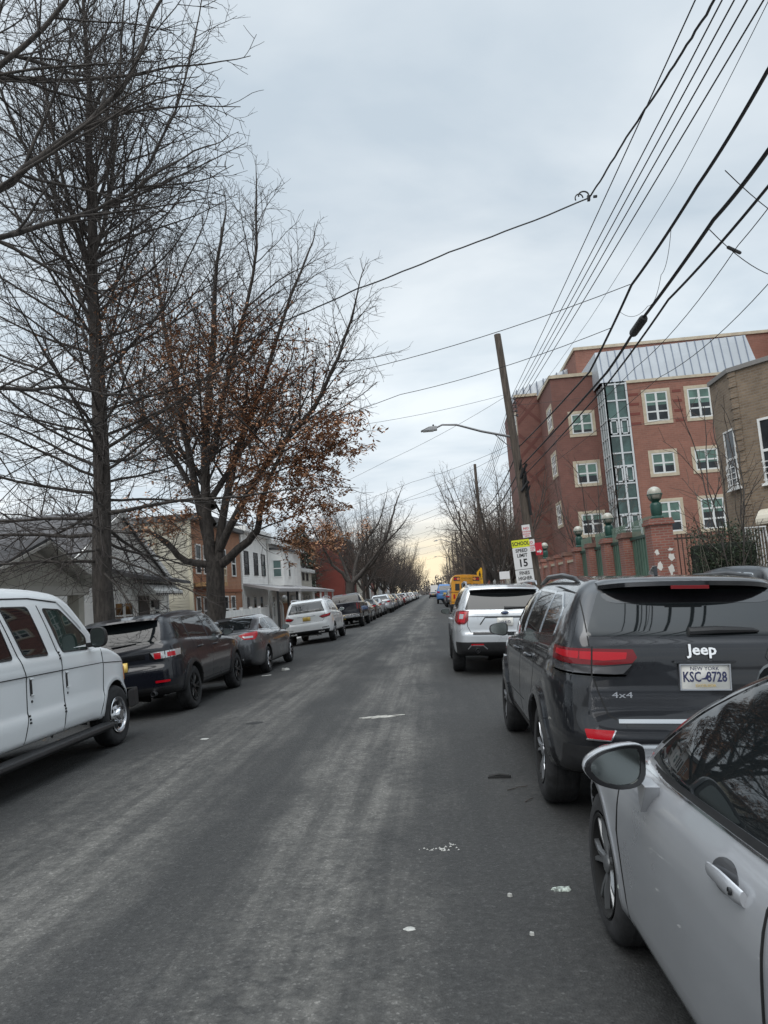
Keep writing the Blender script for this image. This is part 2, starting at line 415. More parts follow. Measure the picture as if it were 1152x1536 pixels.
        me.materials.append(mat); me.polygons.foreach_set('use_smooth', [True]*len(me.polygons))
        if not flat: me.normals_split_custom_set_from_vertices([tuple(x) for x in N_])
        return link(name, me, parent)
    def strip(s, name, line, w, view, off, mat, parent, step=.05, thick=.003, closed=False):
        """a narrow band along a polyline in a view (shut lines, trims)"""
        L = np.array(line, float); n = len(L)
        if closed: L = np.concatenate((L, L[:1])); n += 1
        seg = L[1:]-L[:-1]; ln = np.linalg.norm(seg, axis=1); out = []
        pts = [L[0]]
        for i in range(n-1):
            k = max(1, int(ln[i]/step))
            for j in range(1, k+1): pts.append(L[i]+seg[i]*j/k)
        pts = np.array(pts); t = np.gradient(pts, axis=0); t /= np.linalg.norm(t, axis=1, keepdims=True)+1e-9
        nr = np.stack((-t[:, 1], t[:, 0]), 1); uv = np.concatenate((pts+nr*w/2, pts-nr*w/2)); O, D = s.rays(uv, view); P, ok = s.hit(O, D, 2.2 if view in ('rear', 'front') else 1.6)
        nn = s.normal(P); V = np.concatenate((P+nn*off, P-nn*thick)); k = len(pts); m = 2*k
        F = []
        for i in range(k-1):
            F += [(i, i+1, k+i+1, k+i), (i+1, i, m+i, m+i+1), (k+i, k+i+1, m+k+i+1, m+k+i)]
        nv = np.concatenate((nn, nn))
        me = bpy.data.meshes.new(name); me.from_pydata([tuple(v) for v in V], [], F); 
        bm = bmesh.new(); bm.from_mesh(me); bmesh.ops.recalc_face_normals(bm, faces=bm.faces); f0 = max(bm.faces, key=lambda f: f.calc_area()); 
        if f0.normal.dot(Vector(nv[f0.verts[0].index])) < -.2: bmesh.ops.reverse_faces(bm, faces=bm.faces[:])
        bm.to_mesh(me); bm.free()
        me.materials.append(mat); me.polygons.foreach_set('use_smooth', [True]*len(me.polygons)); me.normals_split_custom_set_from_vertices([tuple(x) for x in nv])
        return link(name, me, parent)

def paint(name, col, metal=.0, rough=.35, coat=1.0, flake=0., dirt=.0):
    m = M(name, col, rough, metal, coat)
    m.node_tree.nodes['Principled BSDF'].inputs['Specular IOR Level'].default_value = .25
    if flake and not m.get('fl'):
        nt = m.node_tree; N = nt.nodes; L = nt.links; b = N['Principled BSDF']
        tc = N.new('ShaderNodeTexCoord'); n = N.new('ShaderNodeTexNoise'); n.inputs['Scale'].default_value = 2.2; n.inputs['Detail'].default_value = 5
        L.new(tc.outputs['Object'], n.inputs['Vector'])
        mr = N.new('ShaderNodeMapRange'); mr.inputs[1].default_value = .35; mr.inputs[2].default_value = .7; mr.inputs[3].default_value = rough*.85; mr.inputs[4].default_value = rough*1.3
        L.new(n.outputs[0], mr.inputs[0]); L.new(mr.outputs[0], b.inputs['Roughness']); m['fl'] = 1
        # road film low on the doors
        sx = N.new('ShaderNodeSeparateXYZ'); L.new(tc.outputs['Object'], sx.inputs[0])
        m2 = N.new('ShaderNodeMapRange'); m2.inputs[1].default_value = .55; m2.inputs[2].default_value = .2; m2.inputs[3].default_value = 0; m2.inputs[4].default_value = dirt
        L.new(sx.outputs[2], m2.inputs[0]); mu = N.new('ShaderNodeMath'); mu.operation = 'MULTIPLY'; L.new(m2.outputs[0], mu.inputs[0]); L.new(n.outputs[0], mu.inputs[1])
        mx = N.new('ShaderNodeMix'); mx.data_type = 'RGBA'; L.new(mu.outputs[0], mx.inputs[0]); mx.inputs[6].default_value = (*col, 1); mx.inputs[7].default_value = (.16, .15, .14, 1)
        L.new(mx.outputs[2], b.inputs['Base Color'])
    return m
GLASS = M('car_glass', (.008, .010, .011), .02, spec=.55)
GLASS_T = M('car_glass_green', (.02, .032, .028), .02, spec=.55)
BLK = M('black_trim', (.012, .012, .013), .45, var=.2, vscale=6)
BLKG = M('gloss_black_trim', (.006, .006, .007), .12, coat=.6)
RUB = M('tyre_rubber', (.016, .016, .017), .85, var=.4, vscale=9, bump=.15, bscale=60)
SEAM = M('shut_line', (.006, .006, .006), .8)
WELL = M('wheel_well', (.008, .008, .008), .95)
CHR = M('chrome', (.62, .63, .64), .12, 1.0)
RED = M('red_lens', (.36, .003, .010), .25, coat=.35, spec=.3)
REDD = M('dark_red_lens', (.13, .003, .006), .2, coat=.4, spec=.3)
CLR = M('clear_lens', (.42, .43, .44), .15, .4, coat=1.0)
ALLOY = M('alloy_wheel', (.42, .43, .45), .28, .85)
ALLOYD = M('dark_alloy_wheel', (.035, .036, .038), .3, .6)
PLATE = M('number_plate_white', (.66, .65, .61), .5, spec=.3)
PLATEY = M('number_plate_yellow', (.62, .42, .10), .4)
NAVY = M('plate_ink', (.012, .016, .06), .5)

def wheel(parent, x, y, z, r, w, rim_r, mat, spokes=5, side=-1, double=True, style='spoke', tread=True):
    """side -1: outer face looks to -x"""
    root = MB(); n = 40
    prof = [(rim_r*.98, -w*.5+.03), (rim_r+.012, -w*.5+.004), (r-.06, -w*.5), (r-.018, -w*.5+.018), (r, -w*.5+.05), (r, w*.5-.05), (r-.018, w*.5-.018), (r-.06, w*.5), (rim_r*.98, w*.5-.02)]
    root.lathe([(p[0], p[1]) for p in prof], n, 'x', cap=False)
    if tread:
        for j in range(3):
            q = -w*.5+.07+(w-.14)*j/2
            root.lathe([(r-.004, q-.006), (r+.002, q-.005), (r+.002, q+.005), (r-.004, q+.006)], n, 'x', cap=False)
    wo = empty('wheel', (x, y, z)); wo.parent = parent
    t = root.build('tyre', RUB, wo, smooth=True)
    b = MB(); o = side*w*.5   # outer plane
    q = lambda d: o - side*d
    lip = [(rim_r, q(.004)), (rim_r*.99, q(.0)), (rim_r*.93, q(.006)), (rim_r*.90, q(.03)), (rim_r*.88, q(.10)), (0.001, q(.115))]
    b.lathe(lip, n, 'x', mi=0, cap=False)
    if style == 'spoke':
        for k in range(spokes):
            for dd in ((-.13, .13) if double else (0,)):
                a0 = 2*math.pi*k/spokes + dd*.5; a1 = 2*math.pi*k/spokes + dd*1.6
                hw0, hw1 = rim_r*(.10 if not double else .07), rim_r*(.15 if not double else .065)
                c0, s0, c1, s1 = math.cos(a0), math.sin(a0), math.cos(a1), math.sin(a1)
                r0, r1 = rim_r*.13, rim_r*.93
                V = []
                for (rr, c, s_, hw, dp) in ((r0, c0, s0, hw0, .03), (r1*.6, (c0+c1)/2, (s0+s1)/2, (hw0+hw1)/2, .012), (r1, c1, s1, hw1, .012)):
                    for (sg, ex, dq) in ((-1, 1., .02), (-1, .6, 0), (1, .6, 0), (1, 1., .02)):
                        V.append((q(dp+dq), rr*c - sg*hw*ex*s_, rr*s_ + sg*hw*ex*c))
                F = []
                for i in range(2):
                    for j in range(3): F.append((i*4+j, i*4+j+1, (i+1)*4+j+1, (i+1)*4+j))
                b.add(V, F, 1)
        b.lathe([(rim_r*.2, q(.05)), (rim_r*.19, q(.02)), (rim_r*.12, q(.012)), (.001, q(.01))], 20, 'x', mi=1, cap=False)
    else:   # steel hub cover with round holes
        b.lathe([(rim_r*.9, q(.03)), (rim_r*.8, q(.02)), (rim_r*.62, q(.035)), (rim_r*.36, q(.008)), (rim_r*.33, q(-.02)), (rim_r*.26, q(-.035)), (.001, q(-.037))], n, 'x', mi=1, cap=False)
        for k in range(spokes):
            a = 2*math.pi*(k+.5)/spokes; cy, cz = rim_r*.68*math.cos(a), rim_r*.68*math.sin(a)
            b.lathe([(rim_r*.12, q(.045)), (rim_r*.12, q(.016)), (.001, q(.018))], 14, 'x', mi=2, c=(0, cy, cz))
            a = 2*math.pi*k/spokes; cy, cz = rim_r*.46*math.cos(a), rim_r*.46*math.sin(a)
            b.lathe([(rim_r*.045, q(.03)), (rim_r*.045, q(.0)), (.001, q(-.003))], 10, 'x', mi=1, c=(0, cy, cz))
    b.build('rim', [WELL if style == 'spoke' else mat, mat, WELL], wo, smooth=True)
    return wo

def mirror_part(parent, x, y, z, sx, mat_shell, mat_glass, w=.22, h=.15, d=.12, name='door_mirror', taper=.6):
    """sx -1: on the left flank; glass faces the rear"""
    s = MB(); rings = []; n = 20
    def ring(yy, k, kz=1.):
        out = []
        for j in range(n):
            a = 2*math.pi*j/n; ca, sa = math.cos(a), math.sin(a)
            px = math.copysign(abs(ca)**.65, ca); pz = math.copysign(abs(sa)**.65, sa)
            hh = h*.5*(1 - (1-taper)*(px*.5+.5)) if True else h*.5
            out.append((x+sx*(w*.5+px*w*.5*k), y+yy, z+pz*hh*kz*k))
        return out
    rs = [ring(0, .93), ring(.01, 1), ring(d*.4, .97), ring(d*.8, .78), ring(d, .4)]
    V = [v for r in rs for v in r]; F = [(i*n+j, i*n+(j+1) % n, (i+1)*n+(j+1) % n, (i+1)*n+j) for i in range(4) for j in range(n)]
    F += [tuple(range(4*n, 5*n)), tuple(range(n))]
    s.add(V, F); s.box(min(x, x-sx*.07), max(x, x-sx*.07), y+.03, y+.09, z-h*.42, z-h*.2)
    o = s.build(name, mat_shell, parent, smooth=True)
    g = MB(); r = ring(-.003, .86); r2 = ring(-.004, .84); g.add(r+[(v[0], v[1]+.004, v[2]) for v in r], [tuple(range(n))]+[(j, (j+1) % n, n+(j+1) % n, n+j) for j in range(n)])
    gm = g.build('mirror_glass', mat_glass, o)
    return o
MIRG = M('mirror_glass', (.20, .22, .215), .12, 1.0)
# ================================================================ car specs
def corner(S, name, pts, side, off, mat, parent, c=(.45, .55), **k):
    """pts on the left rear corner as (x,y,z)"""
    cx, cy = (-c[0] if side < 0 else c[0]), c[1]
    poly = [((math.atan2(p[1]-cy, (p[0] if side < 0 else -p[0])-cx) % (2*math.pi)), p[2], k.get('rr', .012)) for p in pts]
    if side > 0: poly = [((a if a > math.pi*.9 else a+2*math.pi), z, r) for a, z, r in poly]
    k.pop('rr', None)
    return S.patch(name, poly, ('corner', cx, cy), off, mat, parent, **k)
def car_root(name, label, cat, x, y, group=None, rz=0.):
    """x: centre line, y: rear bumper"""
    o = empty(name, (x, y, (crown(x-.78)+crown(x+.78))/2), (0, math.atan(tilt(x)), rz)); tag(o, label, cat, group); return o
def body(S, parent, mat, h):
    P, Q, n, mi = S.mesh(h); return link('body', npmesh('body', P, quads=Q, mats=[mat, WELL], mi=mi, normals=n), parent)
def arch(S, wy, wz, side, mat, parent, w=.04, off=.004, name='wheel_arch', a0=-15, a1=195):
    line = [(wy+(S.rw+w*.5+.005)*math.cos(R_(a)), wz+(S.rw+w*.5+.005)*math.sin(R_(a))) for a in np.linspace(a0, a1, 30)]
    line = [p for p in line if p[1] > .22]
    return S.strip(name, line, w, side, off, mat, parent, thick=.05)
def plate(S, parent, x, z, mat, label=None, w=.305, h=.152, view='rear', lines=(), off=.02):
    o = S.patch('number_plate', [(x-w/2, z-h/2), (x+w/2, z-h/2), (x+w/2, z+h/2), (x-w/2, z+h/2)], view, off, mat, parent, step=.3, thick=.02, r=.012, flat=True)
    P, _ = S.hit(*S.rays(np.array([[x, z]]), view), 2.2); n = S.normal(P)[0]; c = P[0]+n*(off+.001)
    X = Vector((1, 0, 0)); Z = Vector(n); U = Z.cross(X).normalized()
    m = Matrix((X, U, Z)).transposed().to_4x4(); m.translation = Vector(c)
    for (t, dx, dz, s, sx, mt) in lines: lettering(t, s, mt, o, m @ Matrix.Translation((dx, dz, 0)), sx, .018 if s > .05 else 0)
    return o
def badge(S, txt, x, z, size, mat, parent, view='rear', sx=1., off=.004, name='badge', bold=.0):
    P, _ = S.hit(*S.rays(np.array([[x, z]]), view), 2.2); n = S.normal(P)[0]
    X = Vector((1, 0, 0)) if view == 'rear' else Vector((0, 1, 0)); Z = Vector(n); U = Z.cross(X).normalized(); X = U.cross(Z)
    m = Matrix((X, U, Z)).transposed().to_4x4(); m.translation = Vector(P[0]+n*off)
    o = lettering(txt, size, mat, parent, m, sx, bold); o.name = name; return o
def mirx(poly): return [(-p[0],)+tuple(p[1:]) for p in reversed(poly)]

SP_JEEP = dict(L=4.82, H=1.76, hw=.97, rw=.425, flare=.03, kb=.07, ku=.03, kc=.10, dark_z=.45, wheels=[(1.0, .385), (3.915, .385)],
  lower=[(.16, .42, .05), (.02, .47, .05), (0, .58, .06), (.0, .68, .06), (.055, .80, .06), (.065, .98, .1), (.085, 1.27, .04), (.3, 1.30, .1), (3.35, 1.16, .3), (4.45, 1.05, .2), (4.72, .95, .1), (4.80, .7, .1), (4.78, .45, .1), (4.55, .30, .1), (.6, .32, .1)],
  plan=[(.55, 0, .3), (.86, .05, .2), (.965, .42, .3), (.965, 4.0, .6), (.80, 4.62, .35), (.45, 4.82, .3)],
  tumble=[(.3, .10), (.45, .03), (.65, 0), (.85, .004), (1.0, .012), (1.08, .03), (1.2, .05), (1.3, .09)],
  cab=[(.09, 1.1, .03), (.11, 1.30, .05), (.38, 1.64, .05), (.50, 1.705, .1), (1.3, 1.755, .6), (2.2, 1.745, .6), (2.75, 1.66, .4), (3.62, 1.12, .1), (3.5, 1.05)],
  cplan=[(.82, .02, .10), (.925, .30, .25), (.925, 3.0, .6), (.80, 3.8, .3)],
  ctumble=[(1.0, 0), (1.28, .03), (1.45, .10), (1.6, .18), (1.7, .25), (1.76, .31)])
SP_LEXUS = dict(L=4.90, H=1.45, hw=.92, rw=.368, flare=.012, kb=.08, ku=.035, kc=.10, dark_z=.24, wheels=[(1.11, .335), (3.93, .335)],
  lower=[(.2, .28, .08), (0, .45, .08), (0, .75, .1), (.1, 1.0, .06), (.7, 1.03, .2), (1.4, .955, .4), (2.6, .925, .6), (3.6, .915, .3), (4.45, .80, .3), (4.80, .66, .15), (4.9, .45, .1), (4.75, .2, .1), (.5, .2, .1)],
  plan=[(.6, 0, .3), (.84, .2, .3), (.91, .8, .5), (.91, 4.05, .6), (.74, 4.62, .4), (.4, 4.9, .3)],
  tumble=[(.2, .075), (.3, .02), (.42, .012), (.60, .0), (.74, .0), (.82, .010), (.90, .035), (.97, .075)],
  cab=[(.55, .9, .05), (.75, 1.02, .1), (1.55, 1.36, .3), (2.1, 1.45, .5), (2.65, 1.43, .4), (3.66, .93, .15), (3.5, .88)],
  cplan=[(.6, .5, .2), (.85, 1.0, .4), (.87, 2.2, .8), (.845, 3.3, .4), (.65, 3.9, .3)],
  ctumble=[(.9, .0), (.95, .02), (1.05, .07), (1.2, .15), (1.34, .235), (1.45, .33)])
SP_VAN = dict(L=5.45, H=2.08, hw=1.0, rw=.445, flare=.012, kb=.07, ku=.05, kc=.09, dark_z=.4, wheels=[(1.22, .385), (4.72, .385)],
  lower=[(.05, .45, .05), (0, .6, .05), (.02, 1.3, .1), (4.5, 1.30, .2), (5.15, 1.13, .25), (5.33, .98, .1), (5.38, .62, .05), (5.45, .58, .03), (5.45, .40, .05), (5.2, .32, .05), (4.0, .42, .1), (.4, .42, .1)],
  plan=[(.85, 0, .1), (1.0, .15, .2), (1.0, 4.7, .5), (.92, 5.2, .25), (.75, 5.45, .2)],
  tumble=[(.3, .06), (.45, .015), (.62, .0), (.70, .004), (.73, .018), (1.0, .014), (1.17, .012), (1.19, .022), (1.21, .012), (1.3, .02)],
  cab=[(.03, 1.1, .05), (.06, 1.9, .15), (.3, 2.05, .2), (2.9, 2.08, .8), (3.72, 1.99, .25), (4.62, 1.26, .08), (4.5, 1.1)],
  cplan=[(.85, .02, .1), (.99, .2, .2), (.99, 3.6, .6), (.90, 4.7, .3)],
  ctumble=[(1.1, .0), (1.3, .012), (1.6, .04), (1.85, .075), (1.98, .105), (2.08, .16)])
SP_LR = dict(L=4.6, H=1.72, hw=.95, rw=.41, flare=.035, kb=.07, ku=.03, kc=.09, dark_z=.45, wheels=[(.93, .37), (3.67, .37)],
  lower=[(.2, .36, .05), (.02, .46, .05), (0, .78, .05), (.07, .86, .04), (.06, 1.12, .05), (.12, 1.20, .05), (1., 1.2, .2), (3.25, 1.10, .3), (4.2, 1.0, .2), (4.5, .9, .15), (4.6, .6, .1), (4.4, .32, .1), (.6, .34, .1)],
  plan=[(.6, 0, .3), (.85, .06, .2), (.945, .45, .3), (.945, 3.8, .6), (.80, 4.4, .35), (.45, 4.6, .3)],
  tumble=[(.3, .10), (.42, .03), (.6, .0), (.9, .0), (1.02, .015), (1.1, .035), (1.2, .06)],
  cab=[(.07, 1.05, .03), (.10, 1.2, .05), (.30, 1.57, .05), (.42, 1.655, .1), (1.3, 1.715, .6), (2.1, 1.71, .5), (2.62, 1.63, .4), (3.42, 1.1, .1), (3.3, 1.0)],
  cplan=[(.72, .03, .2), (.91, .34, .4), (.91, 2.9, .6), (.78, 3.6, .3)],
  ctumble=[(1.0, 0), (1.2, .03), (1.4, .10), (1.55, .16), (1.66, .23), (1.72, .30)])
SP_ALT = dict(L=4.86, H=1.47, hw=.92, rw=.365, flare=.015, kb=.08, ku=.035, kc=.10, dark_z=.24, wheels=[(1.06, .33), (3.84, .33)],
  lower=[(.2, .3, .08), (0, .5, .08), (0, .78, .1), (.08, 1.05, .04), (.14, 1.085, .03), (.6, 1.09, .2), (1.4, 1.03, .4), (3.5, .96, .3), (4.4, .82, .3), (4.78, .65, .15), (4.86, .42, .1), (4.7, .22, .1), (.5, .22, .1)],
  plan=[(.55, 0, .3), (.82, .16, .3), (.915, .8, .5), (.915, 4.0, .6), (.74, 4.58, .4), (.4, 4.86, .3)],
  tumble=[(.2, .075), (.32, .02), (.6, .0), (.78, .0), (.88, .02), (.97, .05), (1.09, .11)],
  cab=[(.45, 1.0, .05), (.62, 1.08, .1), (1.45, 1.39, .3), (2.05, 1.47, .5), (2.65, 1.44, .4), (3.6, .97, .15), (3.5, .9)],
  cplan=[(.6, .4, .2), (.85, 1.0, .4), (.87, 2.2, .8), (.845, 3.2, .4), (.65, 3.8, .3)],
  ctumble=[(.9, .0), (.98, .03), (1.1, .09), (1.25, .165), (1.37, .24), (1.47, .33)])
SP_GLE = dict(L=4.82, H=1.79, hw=.97, rw=.415, flare=.02, kb=.08, ku=.03, kc=.10, dark_z=.42, wheels=[(.97, .375), (3.885, .375)],
  lower=[(.2, .38, .05), (.02, .48, .05), (0, .78, .06), (.07, .86, .04), (.08, 1.15, .08), (.14, 1.24, .05), (1., 1.24, .2), (3.35, 1.13, .3), (4.4, 1.02, .25), (4.7, .88, .15), (4.82, .6, .1), (4.6, .34, .1), (.6, .36, .1)],
  plan=[(.55, 0, .3), (.85, .08, .25), (.965, .5, .35), (.965, 4.0, .6), (.80, 4.62, .35), (.45, 4.82, .3)],
  tumble=[(.3, .10), (.44, .03), (.62, 0), (.9, .0), (1.05, .018), (1.15, .04), (1.25, .08)],
  cab=[(.09, 1.1, .03), (.14, 1.24, .05), (.48, 1.64, .06), (.62, 1.72, .1), (1.5, 1.785, .6), (2.3, 1.775, .6), (2.85, 1.68, .4), (3.65, 1.12, .1), (3.5, 1.05)],
  cplan=[(.70, .05, .2), (.93, .4, .45), (.93, 3.0, .6), (.80, 3.8, .3)],
  ctumble=[(1.0, 0), (1.24, .03), (1.45, .11), (1.6, .18), (1.72, .26), (1.79, .33)])
SP_EXP = dict(L=5.04, H=1.78, hw=1.0, rw=.43, flare=.02, kb=.08, ku=.03, kc=.09, dark_z=.45, wheels=[(1.12, .385), (3.98, .385)],
  lower=[(.2, .38, .05), (.03, .46, .05), (0, .62, .04), (0, .80, .05), (.05, .85, .04), (.06, 1.1, .08), (.10, 1.24, .05), (1., 1.24, .2), (3.45, 1.13, .3), (4.55, 1.04, .25), (4.9, .92, .12), (5.04, .6, .1), (4.8, .34, .1), (.6, .36, .1)],
  plan=[(.6, 0, .3), (.88, .06, .25), (.995, .5, .35), (.995, 4.2, .6), (.84, 4.82, .35), (.45, 5.04, .3)],
  tumble=[(.3, .10), (.44, .03), (.62, 0), (.9, .0), (1.05, .015), (1.15, .04), (1.25, .08)],
  cab=[(.08, 1.1, .03), (.12, 1.24, .05), (.34, 1.63, .05), (.46, 1.71, .1), (1.5, 1.775, .6), (2.4, 1.765, .6), (2.9, 1.68, .4), (3.75, 1.12, .1), (3.6, 1.05)],
  cplan=[(.74, .05, .2), (.96, .35, .4), (.96, 3.1, .6), (.82, 3.9, .3)],
  ctumble=[(1.0, 0), (1.24, .03), (1.45, .11), (1.6, .18), (1.71, .25), (1.78, .32)])
SP_TRUCK = dict(L=5.85, H=1.95, hw=1.02, rw=.46, flare=.02, kb=.06, ku=.03, kc=.09, dark_z=.5, wheels=[(1.28, .40), (4.95, .40)], bed=(.80, .1, 1.72, .80),
  lower=[(.15, .55, .04), (.0, .58, .04), (.0, .74, .03), (.05, .80, .02), (.05, 1.42, .03), (1.9, 1.42, .1), (4.2, 1.32, .3), (5.3, 1.27, .2), (5.7, 1.1, .12), (5.85, .7, .1), (5.6, .45, .1), (.6, .5, .1)],
  plan=[(.7, 0, .2), (.98, .05, .1), (1.01, .5, .3), (1.01, 5.1, .6), (.88, 5.6, .35), (.5, 5.85, .3)],
  tumble=[(.4, .08), (.55, .02), (.75, 0), (1.05, .0), (1.2, .02), (1.42, .05)],
  cab=[(1.82, 1.2, .03), (1.84, 1.42, .05), (2.0, 1.86, .08), (2.3, 1.94, .2), (3.3, 1.945, .4), (3.7, 1.87, .3), (4.5, 1.3, .1), (4.3, 1.2)],
  cplan=[(.86, 1.82, .1), (.97, 2.0, .2), (.97, 3.6, .6), (.84, 4.5, .3)],
  ctumble=[(1.2, 0), (1.4, .03), (1.6, .09), (1.8, .17), (1.95, .27)])

def seams(S, parent, view, lines, w=.007, off=.0012):
    for ln in lines: S.strip('shut_line', ln, w, view, off, SEAM, parent, thick=.002)

def side_glass(S, parent, view, polys, trim=CHR, tw=.018, glass=GLASS, off=.004, trim_off=.002, r=.03):
    for i, p in enumerate(polys):
        g = S.patch('side_window', p, view, off, glass, parent, step=.08, r=r)
        if trim:
            fp = fillet([tuple(q[:2])+((q[2] if len(q) > 2 else r),) for q in p], 4)
            t = S.strip('window_trim', [tuple(q) for q in fp], tw, view, off+.003, trim, g, thick=.004, closed=True)
def handle(S, parent, view, y, z, mat, L=.2, h=.028, dz=.0):
    sg = -1 if view == 'left' else 1
    P, _ = S.hit(*S.rays(np.array([[y+L*t, z+dz*t] for t in (0, .5, 1)]), view)); n = S.normal(P)
    b = MB(); pts = []
    for i, o in ((0, .0), (0, .028), (1, .042), (2, .03), (2, .0)): pts.append(P[i]+n[i]*o)
    pts = [Vector(p) for p in pts]; pts[1].y += .015; pts[3].y -= .015
    b.tube(pts, [h*.45, h*.5, h*.6, h*.6, h*.5], 10); return b.build('handle', mat, parent, smooth=True)

# ---------------------------------------------------------------- the grey 4x4 in the right foreground
def build_jeep(x, y):
    t = car_root('parked_suv', 'dark grey 4x4 SUV parked nearest on the right, plate KSC 8728', 'car', x, y)
    S = Shape(SP_JEEP); pm = paint('graphite_paint', (.013, .014, .017), .35, .30, 1.0, flake=1, dirt=.5)
    body(S, t, pm, .022)
    for wy, wz in S.wheels:
        for s in (-1, 1): wheel(t, s*.835, wy, wz-.005, .385, .255, .245, ALLOY, 5, s)
        for v in ('left', 'right'): arch(S, wy, wz, v, pm, t, w=.06, off=.016)
    # glass
    rw = [(-.745, 1.315, .04), (.745, 1.315, .04), (.70, 1.42, .1), (.60, 1.63, .05), (-.60, 1.63, .05), (-.70, 1.42, .1)]
    S.patch('rear_window', rw, 'rear', .004, GLASS, t, step=.06)
    for v in ('left', 'right'):
        side_glass(S, t, v, [[(.62, 1.30), (1.28, 1.27), (1.28, 1.60), (.95, 1.60), (.60, 1.48, .1)], [(1.33, 1.27), (2.24, 1.22), (2.22, 1.63), (1.33, 1.61)], [(2.31, 1.215), (3.3, 1.17), (3.0, 1.42, .1), (2.72, 1.58, .1), (2.30, 1.62)]], CHR, .02)
        seams(S, t, v, [[(2.28, 1.21), (2.30, .8), (2.26, .45)], [(1.30, 1.27), (1.36, .95), (1.50, .7), (1.55, .45)], [(3.38, 1.16), (3.40, .8), (3.36, .45)], [(1.55, .44), (3.36, .44)], [(2.0, .63), (3.36, .60)]])
        for yy in (1.55, 2.42): handle(S, t, v, yy, 1.06, pm, .22)
        S.strip('sill_trim', [(1.45, .38), (3.5, .38)], .05, v, .006, BLK, t)
    # tailgate
    for s in (-1, 1):
        sx = lambda l: [(s*-1*p[0], p[1]) for p in l]
        seams(S, t, 'rear', [sx([(-.735, 1.66), (-.735, 1.30), (-.72, 1.06), (-.69, .95), (-.655, .86), (-.63, .80), (-.58, .775)])], w=.009)
        # lamps
        red = [(-.45, .08, 1.228), (-.93, .42, 1.240), (-.93, .42, 1.150), (-.64, .1, 1.125), (-.46, .08, 1.138), (-.425, .08, 1.175)]
        clr = [(-.46, .08, 1.130), (-.64, .1, 1.115), (-.93, .40, 1.140), (-.92, .36, 1.080), (-.64, .1, 1.060), (-.52, .08, 1.070)]
        base = [(-.44, .08, 1.240), (-.95, .46, 1.252), (-.95, .44, 1.065), (-.64, .1, 1.045), (-.50, .08, 1.055), (-.41, .08, 1.175)]
        tl = corner(S, 'tail_light', base, s, .008, BLKG, t, step=.07)
        corner(S, 'red_lens', red, s, .016, REDD, tl, step=.07)
        corner(S, 'clear_lens', clr, s, .014, M('smoked_lens', (.10, .10, .105), .15, .5, .6), tl, step=.07)
        corner(S, 'light_bar', [(-.49, .08, 1.208), (-.90, .36, 1.222), (-.90, .36, 1.188), (-.64, .1, 1.155), (-.50, .08, 1.165)], s, .0175, RED, tl, step=.07)
        corner(S, 'chrome_strip', [(-.50, .08, 1.062), (-.92, .38, 1.084), (-.92, .38, 1.074), (-.64, .1, 1.050), (-.51, .08, 1.052)], s, .018, CHR, tl, step=.07, rr=.002)
        corner(S, 'lens_gap', [(-.712, .1, 1.245), (-.722, .1, 1.245), (-.722, .1, 1.05), (-.712, .1, 1.05)], s, .0195, SEAM, tl, step=.07, rr=.001)
        rf = S.patch('reflector', [(s*.60, .705), (s*.79, .715), (s*.775, .655), (s*.63, .645)], 'rear', .012, RED, t, r=.01)
        S.strip('reflector_trim', [(s*.595, .708), (s*.63, .640), (s*.78, .650)], .008, 'rear', .015, CHR, rf)
        S.patch('bumper_cladding', [(s*.0, .60), (s*.90, .60), (s*.90, .40), (s*.0, .40)], 'rear', .010, BLK, t, r=.02)
    ch = S.strip('chrome_trim', [(-.57, .764), (.57, .764)], .026, 'rear', .006, CHR, t)
    S.strip('bumper_shelf', [(-.52, .735), (.52, .735)], .02, 'rear', .004, BLKG, t)
    # roof spoiler with a dark underside
    sp = MB(); pts = []
    prof = [(.235, 1.655), (.225, 1.686), (.245, 1.702), (.42, 1.722), (.62, 1.728)]; under = [(.62, 1.66), (.40, 1.655), (.27, 1.652)]
    xs = np.linspace(-1, 1, 21); V = []; ring = prof+under
    for u in xs:
        w = .60+.0*u; x_ = u*.60
        e = abs(u)**6
        for (a, b) in ring: V.append((x_*(1+.06*(a-.23)), a+.10*e+.05*u*u, b-.012*u*u-.015*e))
    k = len(ring); F = []; I = []
    for i in range(20):
        for j in range(k): F.append((i*k+j, i*k+(j+1) % k, (i+1)*k+(j+1) % k, (i+1)*k+j)); I.append(0 if j < len(prof)-1 or j == k-1 and False else 1)
    sp.add(V, F); sp.I = I; sp.add(V[:k], [tuple(range(k))], 0); sp.add(V[-k:], [tuple(range(k))], 0)
    so = sp.build('roof_spoiler', [pm, BLKG], t, smooth=True)
    S.patch('upper_gate', [(-.60, 1.60), (.60, 1.60), (.55, 1.53, .1), (-.55, 1.53, .1)], 'rear', .006, BLKG, t, r=.03)
    b = MB(); b.box(-.13, .13, .232, .25, 1.630, 1.656); b.build('brake_light', REDD, so, bevel=.004)
    # wiper
    P, _ = S.hit(*S.rays(np.array([[-.06, 1.345], [.12, 1.355], [.36, 1.352], [.40, 1.345]]), 'rear')); w = MB()
    w.tube([P[0]+[0, -.02, 0], P[1]+[0, -.035, 0], P[2]+[0, -.025, 0], P[3]+[0, -.02, 0]], [.028, .026, .016, .008], 8); w.build('rear_wiper', BLK, t, smooth=True)
    wm = M('badge_silver', (.75, .76, .77), .25, .3)
    dk = M('badge_edge', (.01, .01, .01), .4)
    badge(S, 'Jeep', .005, 1.222, .098, dk, t, off=.004, sx=1.12, bold=.055); badge(S, 'Jeep', .005, 1.222, .098, wm, t, off=.008, sx=1.12, bold=.022)
    badge(S, '4x4', -.535, .93, .055, ALLOY, t, sx=1.7)
    gold = M('plate_gold', (.45, .33, .12), .5)
